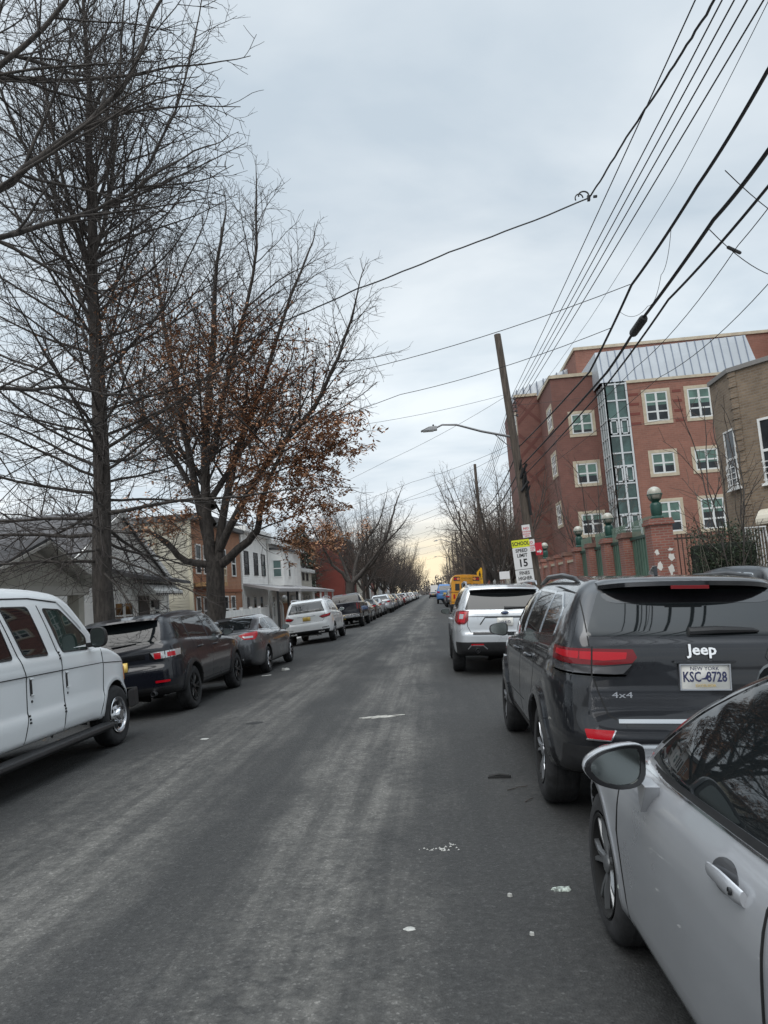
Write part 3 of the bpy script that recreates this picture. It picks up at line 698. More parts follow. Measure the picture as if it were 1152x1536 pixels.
    pl = plate(S, t, .005, 1.05, PLATE, lines=[('NEW YORK', 0, .052, .034, 1.05, NAVY), ('KSC', -.085, -.004, .092, .72, NAVY), ('8728', .075, -.004, .092, .72, NAVY), ('EXCELSIOR', 0, -.059, .024, 1.1, gold)], w=.315, h=.16)
    # frame of the plate, state outline, skyline marks
    P, _ = S.hit(*S.rays(np.array([[.005, 1.05]]), 'rear')); py = P[0][1]-.0225
    f = MB()
    for (a0, a1, b0, b1) in ((-.160, .170, 1.128, 1.136), (-.160, .170, .964, .972), (-.160, -.152, .972, 1.128), (.162, .170, .972, 1.128)): f.box(a0, a1, py-.006, py+.018, b0, b1)
    f.build('plate_frame', ALLOY, pl)
    f = MB(); st = [(-.020, 1.040), (.005, 1.046), (.012, 1.062), (.020, 1.062), (.019, 1.040), (.012, 1.034), (-.018, 1.034)]
    f.prism(st, py-.0015, py+.001, 'y')
    for (cx, w_, hh) in ((-.125, .03, .018), (-.10, .02, .012), (.115, .025, .016), (.135, .02, .012)): f.prism([(cx-w_, .981), (cx+w_, .981), (cx+w_*.2, .981+hh)], py-.0015, py+.001, 'y')
    f.build('plate_emblem', NAVY, pl)
    lb = MB(); lb.box(-.19, .21, py-.005, py+.05, 1.142, 1.156); lb.build('plate_lamp_ledge', BLKG, t, bevel=.004)
    S.patch('tow_cover', [(-.12, .835), (.18, .835), (.18, .815), (-.12, .815)], 'rear', .003, BLKG, t, r=.006)
    # roof rails, mirrors
    for s in (-1, 1):
        r = MB(); r.tube([(s*.66, .72, 1.68), (s*.67, .85, 1.718), (s*.68, 1.3, 1.752), (s*.68, 2.1, 1.748), (s*.66, 2.6, 1.695), (s*.655, 2.75, 1.69)], [.012, .020, .022, .022, .020, .012], 10); r.build('roof_rail', ALLOYD, t, smooth=True)
        mirror_part(t, s*.99, 3.02, 1.22, s, pm, MIRG, .20, .17, .12)
    f = MB(); f.prism([(1.0, 1.735), (1.18, 1.755), (1.04, 1.815), (1.01, 1.815)], -.015, .015, 'x'); f.build('roof_antenna', pm, t, bevel=.006)
    return t

# ---------------------------------------------------------------- the silver saloon cut by the right edge
def build_lexus(x, y, rz=0.):
    t = car_root('parked_sedan', 'silver four door sedan nearest the camera, its door mirror and front wheel showing', 'car', x, y, rz=rz)
    S = Shape(SP_LEXUS); pm = paint('silver_paint', (.40, .41, .43), .45, .32, 1.0, flake=1, dirt=.35)
    body(S, t, pm, .02)
    for wy, wz in S.wheels:
        for s in (-1, 1): wheel(t, s*.775, wy, wz, .335, .225, .228, M('grey_machined_wheel', (.20, .205, .21), .4, .8), 5, s)
        for v in ('left', 'right'): arch(S, wy, wz, v, pm, t, w=.022, off=.004)
    S.patch('windscreen', [(-.60, 1.02), (.60, 1.02), (.52, 1.37), (-.52, 1.37)], 'front', .004, GLASS, t, r=.06)
    S.patch('rear_window', [(-.56, 1.06), (.56, 1.06), (.48, 1.35), (-.48, 1.35)], 'rear', .004, GLASS, t, r=.06)
    for v in ('left', 'right'):
        side_glass(S, t, v, [[(1.02, 1.02), (2.08, .995), (2.06, 1.34), (1.70, 1.335, .1), (1.25, 1.17, .2)]], CHR, .018)
        # front door: skin, glass, handle
        d = S.patch('door', [(2.135, .985), (2.15, .60), (2.12, .30), (2.25, .215), (3.40, .215), (3.44, .30), (3.50, .62), (3.42, .955)], v, .0045, pm, t, step=.04, thick=.006, r=.02)
        side_glass(S, d, v, [[(2.15, .975), (3.36, .945), (3.0, 1.185, .25), (2.68, 1.335, .12), (2.16, 1.35)]], None, .02, off=.006)
        S.strip('window_seal', [(1.05, .985), (2.1, .962), (3.40, .932)], .024, v, .008, BLK, d, thick=.006)
        S.strip('window_moulding', [(1.0, .966), (2.1, .944), (3.42, .914)], .008, v, .0095, CHR, d, thick=.006)
        S.strip('window_frame', [(3.30, 1.03), (3.0, 1.20), (2.68, 1.352), (2.4, 1.372), (2.0, 1.366), (1.68, 1.345)], .022, v, .009, BLKG, d, thick=.004)
        seams(S, t, v, [[(2.135, .96), (2.15, .60), (2.11, .28)], [(3.44, .90), (3.52, .62), (3.45, .30), (3.42, .215)], [(1.35, .97), (1.42, .6), (1.55, .35)]], w=.006, off=.0055)
        handle_bow(S, d, v, 2.25, .835, pm)
    mirror_lexus(S, t, pm)
    return t
def handle_bow(S, parent, view, y, z, mat):
    """recessed cup with a bar handle and a key barrel"""
    cup = [(y+.135+.085*math.cos(a), z+.012+.040*math.sin(a)) for a in np.linspace(0, 2*math.pi, 24, endpoint=False)]
    c = S.patch('handle_cup', cup, view, .0068, M('handle_recess', (.10, .103, .11), .3, .6, .6), parent, step=.03)
    P, _ = S.hit(*S.rays(np.array([[y-.005+.225*q, z+.004+.010*math.sin(q*3.1)] for q in np.linspace(0, 1, 9)]), view)); n = S.normal(P)
    b = MB(); V = []; hs = [.020, .025, .026, .025, .023, .021, .020, .018, .012]; off = [.010, .026, .034, .038, .040, .040, .037, .028, .010]
    for i in range(9):
        for a in np.linspace(0, 2*math.pi, 12, endpoint=False): V.append(tuple(P[i]+n[i]*(off[i]+.010*math.cos(a))+np.array([0, 0, hs[i]*math.sin(a)])))
    F = [(i*12+j, i*12+(j+1) % 12, (i+1)*12+(j+1) % 12, (i+1)*12+j) for i in range(8) for j in range(12)]+[tuple(range(12)), tuple(range(96, 108))]
    b.add(V, F); o = b.build('handle', mat, parent, smooth=True)
    sg = -1 if view == 'left' else 1; k = MB(); k.lathe([(.010, 0), (.010, sg*.006), (.007, sg*.007), (.006, sg*.003), (.001, sg*.003)], 14, 'x', c=tuple(P[1]+n[1]*.034)); k.build('key_barrel', ALLOYD, o, smooth=True)
def mirror_lexus(S, t, pm):
    for s in (-1, 1):
        x0 = s*.915; y0 = 3.02; z0 = .985; n = 28
        out = [(.0, .075), (-.0, -.03), (.03, -.065), (.10, -.075), (.18, -.055), (.228, -.010), (.225, .03), (.17, .068), (.08, .090), (.02, .092)]
        ring0 = fillet([(a, b, .03) for a, b in out], 3)
        V = []; F = []; k = len(ring0); cx, cz = ring0.mean(0)
        lay = [(0, .96), (.006, 1.0), (.03, 1.0), (.07, .93), (.11, .74), (.135, .42)]
        for (dy, sc_) in lay:
            for a, b in ring0: V.append((x0+s*(cx+(a-cx)*sc_), y0+dy-.12*(a)*.35, z0+cz+(b-cz)*sc_))
        m = len(lay)
        for i in range(m-1):
            for j in range(k): F.append((i*k+j, i*k+(j+1) % k, (i+1)*k+(j+1) % k, (i+1)*k+j))
        F.append(tuple(range((m-1)*k, m*k)))
        b = MB(); b.add(V, F); o = b.build('door_mirror', pm, t, smooth=True)
        g = MB(); V = []
        for (dy, sc_) in ((.0, .985), (-.004, .95), (-.004, .80), (.006, .78)):
            for a, c in ring0: V.append((x0+s*(cx+(a-cx)*sc_), y0+dy-.12*a*.35, z0+cz+(c-cz)*sc_))
        F = [(i*k+j, i*k+(j+1) % k, (i+1)*k+(j+1) % k, (i+1)*k+j) for i in range(3) for j in range(k)]
        g.add(V, F); g.build('mirror_rim', BLKG, o, smooth=True)
        g = MB(); g.add([(x0+s*(cx+(a-cx)*.79), y0+.003-.12*a*.35, z0+cz+(c-cz)*.79) for a, c in ring0], [tuple(range(k))]); g.build('mirror_glass', MIRG, o)
        a = MB(); a.prism([(3.01, .925), (3.13, .93), (3.09, .815)], min(s*.87, s*.925), max(s*.87, s*.925), 'x')
        0 and a.add([(s*.90, 3.02, .93), (s*.90, 3.12, .93), (s*.99, 3.05, .955), (s*.99, 3.10, .955), (s*.90, 3.04, .87), (s*.90, 3.12, .87), (s*.99, 3.05, .915), (s*.99, 3.10, .915)], [(0, 1, 3, 2), (4, 6, 7, 5), (0, 2, 6, 4), (1, 5, 7, 3), (2, 3, 7, 6)])
        a.build('mirror_stalk', pm, o, bevel=.004)
# ---------------------------------------------------------------- the other vehicles at the kerbs
def build_van(x, y):
    t = car_root('parked_van', 'white passenger van with a black running board, cut by the left edge', 'van', x, y)
    S = Shape(SP_VAN); pm = paint('van_white', (.66, .68, .69), .0, .38, .7, flake=1, dirt=.5)
    body(S, t, pm, .026)
    gs = M('van_wheel_cover', (.55, .56, .58), .22, 1.0)
    for wy, wz in S.wheels:
        for s in (-1, 1): wheel(t, s*.86, wy, wz, .385, .245, .232, gs, 8, s, style='cover')
        for v in ('left', 'right'): arch(S, wy, wz, v, pm, t, w=.045, off=.008)
    S.patch('windscreen', [(-.74, 1.32), (.74, 1.32), (.66, 1.88), (-.66, 1.88)], 'front', .004, GLASS, t, r=.06)
    S.patch('rear_window', [(-.72, 1.3), (-.06, 1.3), (-.06, 1.8), (-.68, 1.8)], 'rear', .004, GLASS, t, r=.05)
    S.patch('rear_window', [(.72, 1.3), (.68, 1.8), (.06, 1.8), (.06, 1.3)], 'rear', .004, GLASS, t, r=.05)
    dark = M('van_glass', (.006, .007, .009), .02, spec=.55)
    for v in ('left', 'right'):
        ws = [[(.25, 1.31), (1.05, 1.31), (1.0, 1.84), (.25, 1.84)], [(1.30, 1.31), (1.62, 1.31), (1.58, 1.84), (1.28, 1.84)], [(1.84, 1.31), (2.40, 1.31), (2.18, 1.845), (1.82, 1.845)], [(2.62, 1.31), (3.09, 1.30), (2.84, 1.845), (2.33, 1.85)]]
        side_glass(S, t, v, ws, BLK, .014, dark, r=.05)
        d = S.patch('door', [(3.36, 1.22), (3.37, .73), (3.31, .455), (4.17, .43), (4.30, .68), (4.37, 1.06), (4.35, 1.255), (3.50, 1.86), (3.08, 1.86)], v, .003, pm, t, step=.07, thick=.006, r=.03)
        side_glass(S, d, v, [[(3.41, 1.305), (4.06, 1.295), (4.08, 1.44), (3.52, 1.80), (3.14, 1.82)]], BLK, .014, GLASS_T, off=.007, r=.04)
        seams(S, t, v, [[(3.04, 1.86), (3.335, 1.22), (3.35, .73), (3.29, .45)], [(2.23, 1.88), (2.54, 1.24), (2.60, 1.1), (2.58, .71), (2.48, .45)], [(4.37, 1.27), (4.39, 1.06), (4.32, .67), (4.16, .42)],
              [(1.75, 1.88), (1.75, .45)], [(.1, 1.135), (4.37, 1.095)], [(4.40, 1.09), (5.1, 1.05)]], w=.009, off=.005)
        for (yy, zz) in ((3.42, .99), (2.67, 1.0)):
            P, _ = S.hit(*S.rays(np.array([[yy, zz], [yy, zz-.14]]), v)); sg = -1 if v == 'left' else 1
            b = MB(); b.box(P[0][0]-.012, P[0][0]+.012, yy-.012, yy+.022, zz-.09, zz+.09); o = b.build('handle', BLK, d if yy > 3 else t, bevel=.005)
            
            for (c0, c1) in ((zz+.075, zz+.09), (zz-.09, zz-.078)): b = MB(); b.box(P[0][0]-.016, P[0][0]+.016, yy-.01, yy+.06, c0, c1); b.build('handle_cap', pm, o, bevel=.004)
            b = MB(); b.lathe([(.014, -.008), (.014, .008)], 10, 'x', c=(P[1][0], yy+.01, zz-.15)); b.build('lock', BLK, o)
        for yy, zz in ((3.31, 1.24), (3.33, .64), (2.62-.02, .3+.34), (1.97, 1.16), (1.98, .62)):
            b = MB()
            for k in range(3): 
                P, _ = S.hit(*S.rays(np.array([[yy, zz+k*.035]]), v)); b.box(P[0][0]-.012, P[0][0]+.012, yy-.012+.006*(k % 2), yy+.012, zz+k*.035-.010, zz+k*.035+.010)
            b.build('hinge', ALLOYD, t)
        sg = -1 if v == 'left' else 1
        b = MB(); b.prism([(.96*sg, .36), (1.11*sg, .345), (1.12*sg, .30), (1.08*sg, .265), (.92*sg, .27)], 1.7, 4.28, 'y'); b.build('running_board', BLK, t, bevel=.012)
        b = MB(); b.prism([(.90*sg, .36), (1.02*sg, .36), (1.0*sg, .28), (.90*sg, .28)], 4.28, 4.42, 'y'); b.build('board_end', BLKG, t, bevel=.01)
        S.strip('drip_rail', [(.2, 1.945), (2.9, 1.955), (3.5, 1.905), (4.0, 1.56)], .016, v, .012, pm, t)
        S.strip('drip_shadow', [(.2, 1.93), (2.9, 1.94), (3.5, 1.89)], .012, v, .006, SEAM, t)
        S.patch('side_lamp', [(5.16, .98), (5.30, .96), (5.30, .80), (5.20, .80)], v, .01, M('amber_lens', (.7, .22, .02), .2, coat=1), t, r=.01)
        mirror_part(t, sg*1.03, 4.0, 1.42, sg, BLK, MIRG, .20, .26, .14, taper=.95)
    b = MB(); b.prism([(-.95, 5.32), (.95, 5.32), (.98, 5.22), (1.01, 4.98), (1.015, 5.2), (.95, 5.47), (-.95, 5.47), (-1.015, 5.2), (-1.01, 4.98), (-.98, 5.22)], .42, .66, 'z'); b.build('front_bumper', BLK, t, bevel=.02)
    for s in (-1, 1): S.patch('headlight', [(s*.60, 1.0), (s*.86, 1.0), (s*.88, .80), (s*.60, .80)], 'front', .008, CLR, t, r=.02)
    S.patch('grille', [(-.55, 1.0), (.55, 1.0), (.55, .74), (-.55, .74)], 'front', .006, BLKG, t, r=.03)
    return t

def wagon(t, S, pm, h, alloy, spokes, rimr, tyre, tw, xw, glass_rear, gl_side, lights, seam_v, trim=CHR, archm=None, archw=.05, tail_mat=RED, mirm=None, mirror=(3.0, 1.2), rails=None, plate_=None, handles=((1.5, 1.0), (2.4, 1.0)), bumper=None, rear_seam=None, double=True, windscreen=((.72, 1.14), (.60, 1.62)), headl=None, flat_gate=None):
    body(S, t, pm, h)
    for wy, wz in S.wheels:
        for s in (-1, 1): wheel(t, s*xw, wy, wz-.003, tyre, tw, rimr, alloy, spokes, s, double)
        for v in ('left', 'right'): arch(S, wy, wz, v, archm or pm, t, w=archw, off=.012 if archm else .004)
    rwn = S.patch('rear_window', glass_rear, 'rear', .004, GLASS, t, step=.08, r=.03)
    (a, b), (c, d) = windscreen
    S.patch('windscreen', [(-a, b), (a, b), (c, d), (-c, d)], 'front', .004, GLASS, t, step=.1, r=.06)
    for v in ('left', 'right'):
        sg = -1 if v == 'left' else 1
        side_glass(S, t, v, gl_side, trim, .016, GLASS)
        seams(S, t, v, seam_v, w=.008)
        for (yy, zz) in handles: handle(S, t, v, yy, zz, pm, .2)
        mirror_part(t, sg*(S.sp['hw']+.0), mirror[0], mirror[1], sg, mirm or pm, MIRG, .20, .16, .12)
        for (nm, pts, mt, off, par) in lights: corner(S, nm, pts, sg, off, mt, t, step=.08)
        if headl: S.patch('headlight', [(sg*p[0], p[1]) for p in headl], 'front', .006, CLR, t, step=.1, r=.02)
        if rails:
            r = MB(); r.tube([(sg*rails[0], rails[1], rails[3]-.07), (sg*rails[0], rails[1]+.12, rails[3]), (sg*rails[0], (rails[1]+rails[2])/2, rails[3]+.015), (sg*rails[0], rails[2]-.15, rails[3]-.01), (sg*(rails[0]-.02), rails[2], rails[3]-.09)], [.012, .022, .022, .02, .012], 8); r.build('roof_rail', rails[4], t, smooth=True)
    if rear_seam: seams(S, t, 'rear', rear_seam + [[(-p[0], p[1]) for p in l] for l in rear_seam], w=.010)
    return t

def build_lr(x, y):
    t = car_root('parked_suv', 'black SUV with black wheels parked in front of the white van', 'car', x, y)
    S = Shape(SP_LR); pm = paint('black_paint', (.005, .006, .010), .0, .3, .75, flake=1, dirt=.25)
    lights = [('tail_light', [(-.52, .1, 1.06), (-.945, .45, 1.075), (-.945, .42, .95), (-.60, .12, .925), (-.52, .1, .95)], BLKG, .008, 0),
              ('clear_lens', [(-.54, .1, 1.05), (-.93, .44, 1.062), (-.93, .40, .96), (-.60, .12, .94)], CLR, .012, 0),
              ('red_lens', [(-.59, .1, 1.04), (-.70, .1, 1.04), (-.70, .1, .945), (-.60, .1, .945)], RED, .016, 0), ('red_lens', [(-.76, .16, 1.03), (-.86, .26, 1.03), (-.86, .26, .96), (-.76, .16, .96)], RED, .016, 0)]
    wagon(t, S, pm, .028, ALLOYD, 5, .235, .37, .245, .82, [(-.72, 1.20), (.72, 1.20), (.60, 1.57), (-.60, 1.57)],
      [[(.45, 1.24), (1.02, 1.22), (.98, 1.58), (.62, 1.58), (.50, 1.45)], [(1.08, 1.22), (2.02, 1.18), (1.98, 1.60), (1.06, 1.58)], [(2.09, 1.175), (3.15, 1.12), (2.86, 1.38), (2.55, 1.56), (2.06, 1.60)]], lights,
      [[(2.05, 1.17), (2.07, .8), (2.02, .45)], [(1.10, 1.2), (1.2, .9), (1.42, .6), (1.45, .45)], [(3.2, 1.1), (3.22, .8), (3.18, .45)], [(1.45, .44), (3.18, .44)]], trim=BLKG, archm=BLK, archw=.06, mirror=(2.85, 1.18), handles=((1.3, 1.02), (2.2, 1.0)), headl=[(.5, .95), (.86, .95), (.86, .82), (.5, .82)])
    sp = MB()
    V = []
    for u in np.linspace(-1, 1, 13): 
        for (a, b) in ((.10, 1.595), (.12, 1.625), (.45, 1.68), (.45, 1.62), (.2, 1.585)): V.append((u*.63, a+.06*u*u, b-.02*u*u))
    sp.add(V, [(i*5+j, i*5+(j+1) % 5, (i+1)*5+(j+1) % 5, (i+1)*5+j) for i in range(12) for j in range(5)]+[tuple(range(5)), tuple(range(60, 65))]); sp.build('roof_spoiler', pm, t, smooth=True)
    S.patch('gate_trim', [(-.45, 1.04), (.45, 1.04), (.45, .96), (-.45, .96)], 'rear', .004, BLKG, t, r=.01)
    b = MB(); b.lathe([(.045, .0), (.045, .006), (.001, .007)], 18, 'y', c=(.0, .045, .995)); o = b.build('badge', ALLOY, t); o.scale = (1, 1, 1)
    plate(S, t, -.0, .87, PLATEY, lines=[], w=.305, h=.15)
    for s in (-1, 1):
        S.patch('reflector', [(s*.60, .60), (s*.82, .60), (s*.82, .565), (s*.60, .565)], 'rear', .01, RED, t, r=.008)
        b = MB(); b.tube([(s*.55, .12, .40), (s*.55, -.01, .40)], .04, 12, cap=False); b.build('exhaust_tip', ALLOY, t, smooth=True)
    S.patch('bumper_cladding', [(-.88, .50), (.88, .50), (.88, .38), (-.88, .38)], 'rear', .008, BLK, t)
    S.patch('skid_plate', [(-.42, .50), (.42, .50), (.36, .40), (-.36, .40)], 'rear', .014, ALLOYD, t)
    P, _ = S.hit(*S.rays(np.array([[-.1, 1.22], [.3, 1.235]]), 'rear')); w = MB(); w.tube([P[0]-[0, .02, 0], P[1]-[0, .02, 0]], [.02, .008], 6); w.build('rear_wiper', BLK, t)
    return t

def build_alt(x, y):
    t = car_root('parked_sedan', 'grey sedan with red wraparound tail lights ahead of the black SUV', 'car', x, y)
    S = Shape(SP_ALT); pm = paint('gunmetal_paint', (.075, .078, .085), .45, .3, 1.0, flake=1, dirt=.4)
    lights = [('tail_light', [(-.46, .05, 1.00), (-.62, .08, 1.035), (-.92, .62, 1.05), (-.92, .52, .99), (-.86, .2, .87), (-.60, .05, .89)], RED, .008, 0), ('clear_lens', [(-.55, .08, .965), (-.80, .2, .955), (-.78, .2, .91), (-.60, .08, .92)], CLR, .014, 0)]
    wagon(t, S, pm, .028, ALLOY, 5, .235, .33, .22, .80, [(-.58, 1.13), (.58, 1.13), (.50, 1.37), (-.50, 1.37)],
      [[(1.0, 1.07), (1.95, 1.04), (1.93, 1.36), (1.62, 1.35), (1.2, 1.2)], [(2.02, 1.04), (3.2, 1.0), (2.9, 1.2), (2.6, 1.34), (2.0, 1.37)]], lights,
      [[(2.0, 1.03), (2.02, .7), (1.98, .3)], [(1.25, 1.05), (1.32, .75), (1.5, .5), (1.5, .3)], [(3.25, .98), (3.32, .6), (3.25, .28)], [(1.5, .26), (3.25, .26)]], mirror=(2.9, 1.02), archw=.03, handles=((1.2, .92), (2.12, .9)), windscreen=((.62, 1.03), (.52, 1.36)), headl=[(.45, .72), (.8, .78), (.84, .66), (.5, .6)],
      rear_seam=[[(-.50, 1.06), (-.50, .90), (-.44, .72), (0, .72)]])
    plate(S, t, 0, .86, PLATEY)
    S.patch('lower_valance', [(-.7, .42), (.7, .42), (.66, .27), (-.66, .27)], 'rear', .005, BLK, t)
    for s in (-1, 1):
        b = MB(); b.tube([(s*.5, .15, .32), (s*.5, .0, .32)], .035, 12, cap=False); b.build('exhaust_tip', CHR, t, smooth=True)
    b = MB(); b.tube([(-.30, .045, 1.0), (.30, .045, 1.0)], .012, 6); b.build('chrome_trim', CHR, t)
    return t

def build_gle(x, y):
    t = car_root('parked_suv', 'white SUV with dark red tail lights parked ahead of the grey sedan', 'car', x, y)
    S = Shape(SP_GLE); pm = paint('white_paint', (.70, .71, .71), .0, .3, 1.0, flake=1, dirt=.4)
    lights = [('tail_light', [(-.50, .1, 1.05), (-.66, .1, 1.10), (-.95, .55, 1.14), (-.93, .30, 1.02), (-.62, .1, .965)], REDD, .008, 0), ('red_lens', [(-.55, .1, 1.05), (-.66, .1, 1.08), (-.90, .4, 1.11), (-.88, .3, 1.06), (-.64, .1, 1.01)], RED, .014, 0)]
    wagon(t, S, pm, .03, ALLOY, 5, .25, .375, .255, .84, [(-.74, 1.235), (.74, 1.235), (.60, 1.61), (-.60, 1.61)],
      [[(.60, 1.27), (1.2, 1.25), (1.15, 1.62), (.85, 1.60), (.66, 1.48)], [(1.27, 1.25), (2.2, 1.21), (2.17, 1.65), (1.24, 1.63)], [(2.27, 1.205), (3.35, 1.15), (3.05, 1.42), (2.75, 1.6), (2.25, 1.65)]], lights,
      [[(2.23, 1.2), (2.25, .8), (2.2, .45)], [(1.25, 1.2), (1.3, .9), (1.48, .65), (1.5, .45)], [(3.4, 1.1), (3.42, .8), (3.36, .45)], [(1.5, .45), (3.36, .45)]], mirror=(3.05, 1.2), archw=.035, rails=(.66, .7, 2.8, 1.80, ALLOY), handles=((1.4, 1.02), (2.35, 1.0)), headl=[(.5, .98), (.86, .98), (.88, .84), (.55, .8)],
      rear_seam=[[(-.74, 1.2), (-.70, .95), (-.62, .86), (0, .86)]])
    plate(S, t, 0, 1.0, PLATEY)
    for s in (-1, 1):
        b = MB(); b.box(s*.55-.12, s*.55+.12, -.01, .1, .40, .47); b.build('exhaust_tip', CHR, t, bevel=.02)
        S.patch('reflector', [(s*.58, .62), (s*.84, .64), (s*.84, .61), (s*.58, .59)], 'rear', .008, CHR, t, r=.004)
    S.patch('bumper_cladding', [(-.86, .54), (.86, .54), (.82, .40), (-.82, .40)], 'rear', .006, BLK, t)
    S.strip('chrome_trim', [(-.36, 1.10), (.36, 1.10)], .02, 'rear', .01, CHR, t)
    S.patch('roof_spoiler', [(-.62, 1.71), (.62, 1.71), (.64, 1.63), (-.64, 1.63)], 'rear', .03, pm, t, r=.02)
    return t

def build_exp(x, y):
    t = car_root('parked_suv', 'silver SUV with black lower bumper parked beyond the dark grey one', 'car', x, y)
    S = Shape(SP_EXP); pm = paint('light_silver_paint', (.50, .52, .54), .45, .3, 1.0, flake=1, dirt=.4)
    lights = [('tail_light', [(-.70, .09, 1.245), (-.93, .20, 1.25), (-.99, .45, 1.22), (-.985, .40, 1.06), (-.90, .15, .985), (-.77, .08, .99), (-.70, .08, 1.06)], REDD, .010, 0), ('red_lens', [(-.74, .09, 1.215), (-.92, .18, 1.22), (-.92, .18, 1.03), (-.76, .09, 1.02)], RED, .016, 0), ('clear_lens', [(-.80, .1, 1.18), (-.88, .14, 1.18), (-.87, .14, 1.09), (-.79, .1, 1.09)], CLR, .02, 0)]
    wagon(t, S, pm, .028, ALLOYD, 5, .25, .385, .255, .87, [(-.76, 1.265), (.76, 1.265), (.63, 1.63), (-.63, 1.63)],
      [[(.42, 1.29), (1.35, 1.26), (1.32, 1.62), (.70, 1.62), (.52, 1.5)], [(1.42, 1.255), (2.38, 1.22), (2.35, 1.65), (1.40, 1.63)], [(2.45, 1.215), (3.5, 1.15), (3.15, 1.42), (2.85, 1.6), (2.43, 1.65)]], lights,
      [[(2.4, 1.2), (2.42, .8), (2.36, .45)], [(1.38, 1.2), (1.42, .9), (1.6, .65), (1.62, .45)], [(3.5, 1.1), (3.52, .8), (3.46, .45)], [(1.62, .45), (3.46, .45)]], trim=BLKG, archm=BLK, archw=.05, mirror=(3.2, 1.16), mirm=BLKG, rails=(.70, .6, 2.9, 1.80, ALLOY), handles=((1.55, 1.04), (2.5, 1.02)), headl=[(.5, .98), (.9, .98), (.92, .86), (.55, .84)],
      rear_seam=[[(-.73, 1.25), (-.72, .95), (-.66, .84), (0, .84)]])
    sp = MB(); V = []
    for u in np.linspace(-1, 1, 13):
        for (a, b) in ((.16, 1.665), (.17, 1.69), (.5, 1.735), (.5, 1.67), (.24, 1.645)): V.append((u*.66, a+.07*u*u, b-.02*u*u))
    sp.add(V, [(i*5+j, i*5+(j+1) % 5, (i+1)*5+(j+1) % 5, (i+1)*5+j) for i in range(12) for j in range(5)]+[tuple(range(5)), tuple(range(60, 65))]); sp.build('roof_spoiler', pm, t, smooth=True)
    S.patch('upper_gate', [(-.65, 1.65), (.65, 1.65), (.58, 1.57), (-.58, 1.57)], 'rear', .006, BLKG, t)
    S.patch('bumper_cladding', [(-.94, .65), (.94, .65), (.92, .42), (-.92, .42)], 'rear', .008, BLK, t)
    S.patch('bumper_step', [(-.62, .83), (.62, .83), (.62, .79), (-.62, .79)], 'rear', .006, BLK, t, r=.01)
    S.strip('gate_crease', [(-.70, 1.135), (-.35, 1.135), (.35, 1.135), (.70, 1.135)], .012, 'rear', .003, ALLOYD, t)
    S.strip('plate_recess', [(-.48, .98), (-.38, 1.115), (.38, 1.115), (.48, .98)], .02, 'rear', .003, SEAM, t)
    plate(S, t, .0, 1.03, PLATE, lines=[('LS3 4172', 0, -.004, .07, .8, NAVY)])
    b = MB(); b.ball((0, .055, 1.205), .075, 14, sx=1, sy=.12, sz=.42); o = b.build('badge', ALLOYD, t, smooth=True)
    b = MB(); b.ball((0, .048, 1.205), .062, 14, sx=1, sy=.1, sz=.36); b.build('badge_oval', M('badge_blue', (.02, .04, .10), .3, coat=1), o, smooth=True)
    badge(S, 'Ford', 0, 1.205, .038, CHR, o, off=.012)
    for s in (-1, 1):
        S.patch('reflector', [(s*.42, .62), (s*.66, .62), (s*.66, .59), (s*.42, .59)], 'rear', .014, RED, t, r=.008)
        S.strip('exhaust_surround', [(s*.35, .52), (s*.43, .59), (s*.66, .59), (s*.72, .52)], .02, 'rear', .014, ALLOY, t)
        b = MB(); b.tube([(s*.54, .12, .49), (s*.54, -.01, .49)], .045, 12, cap=False); b.build('exhaust_tip', ALLOY, t, smooth=True)
    P, _ = S.hit(*S.rays(np.array([[.0, 1.30], [.42, 1.305]]), 'rear')); w = MB(); w.tube([P[0]-[0, .02, 0], P[1]-[0, .02, 0]], [.03, .014], 6); w.build('rear_wiper', BLK, t)
    return t

def build_truck(x, y):
    t = car_root('pickup_truck', 'black pickup truck parked in front of the white SUV', 'pickup', x, y)
    S = Shape(SP_TRUCK); pm = M('black_paint', (.008, .009, .012), .25, 0, 1.0)
    lights = [('tail_light', [(-.82, .06, 1.36), (-1.01, .3, 1.36), (-1.01, .3, 1.02), (-.82, .06, 1.02)], REDD, .006, 0)]
    wagon(t, S, pm, .05, ALLOY, 6, .25, .40, .27, .88, [(-.70, 1.47), (.70, 1.47), (.64, 1.83), (-.64, 1.83)],
      [[(2.1, 1.46), (3.0, 1.43), (2.98, 1.82), (2.15, 1.80)], [(3.07, 1.43), (4.1, 1.37), (3.7, 1.74), (3.06, 1.82)]], lights, [[(3.03, 1.4), (3.03, .6)], [(1.86, 1.4), (1.86, .6)], [(4.2, 1.3), (4.2, .6)]], trim=BLKG, mirror=(3.8, 1.42), handles=((2.2, 1.2), (3.15, 1.2)), windscreen=((.74, 1.36), (.62, 1.84)), headl=[(.6, 1.1), (.92, 1.1), (.92, .9), (.6, .9)])
    b = MB(); b.box(-.95, .95, -.08, .05, .58, .74); b.build('rear_bumper', CHR, t, bevel=.02)
    S.patch('tailgate', [(-.78, 1.40), (.78, 1.40), (.78, .82), (-.78, .82)], 'rear', .01, pm, t, r=.02)
    plate(S, t, 0, .66, PLATEY, off=.09)
    b = MB(); b.box(-.12, .12, 1.97, 2.0, 1.885, 1.91); b.build('brake_light', RED, t)
    return t

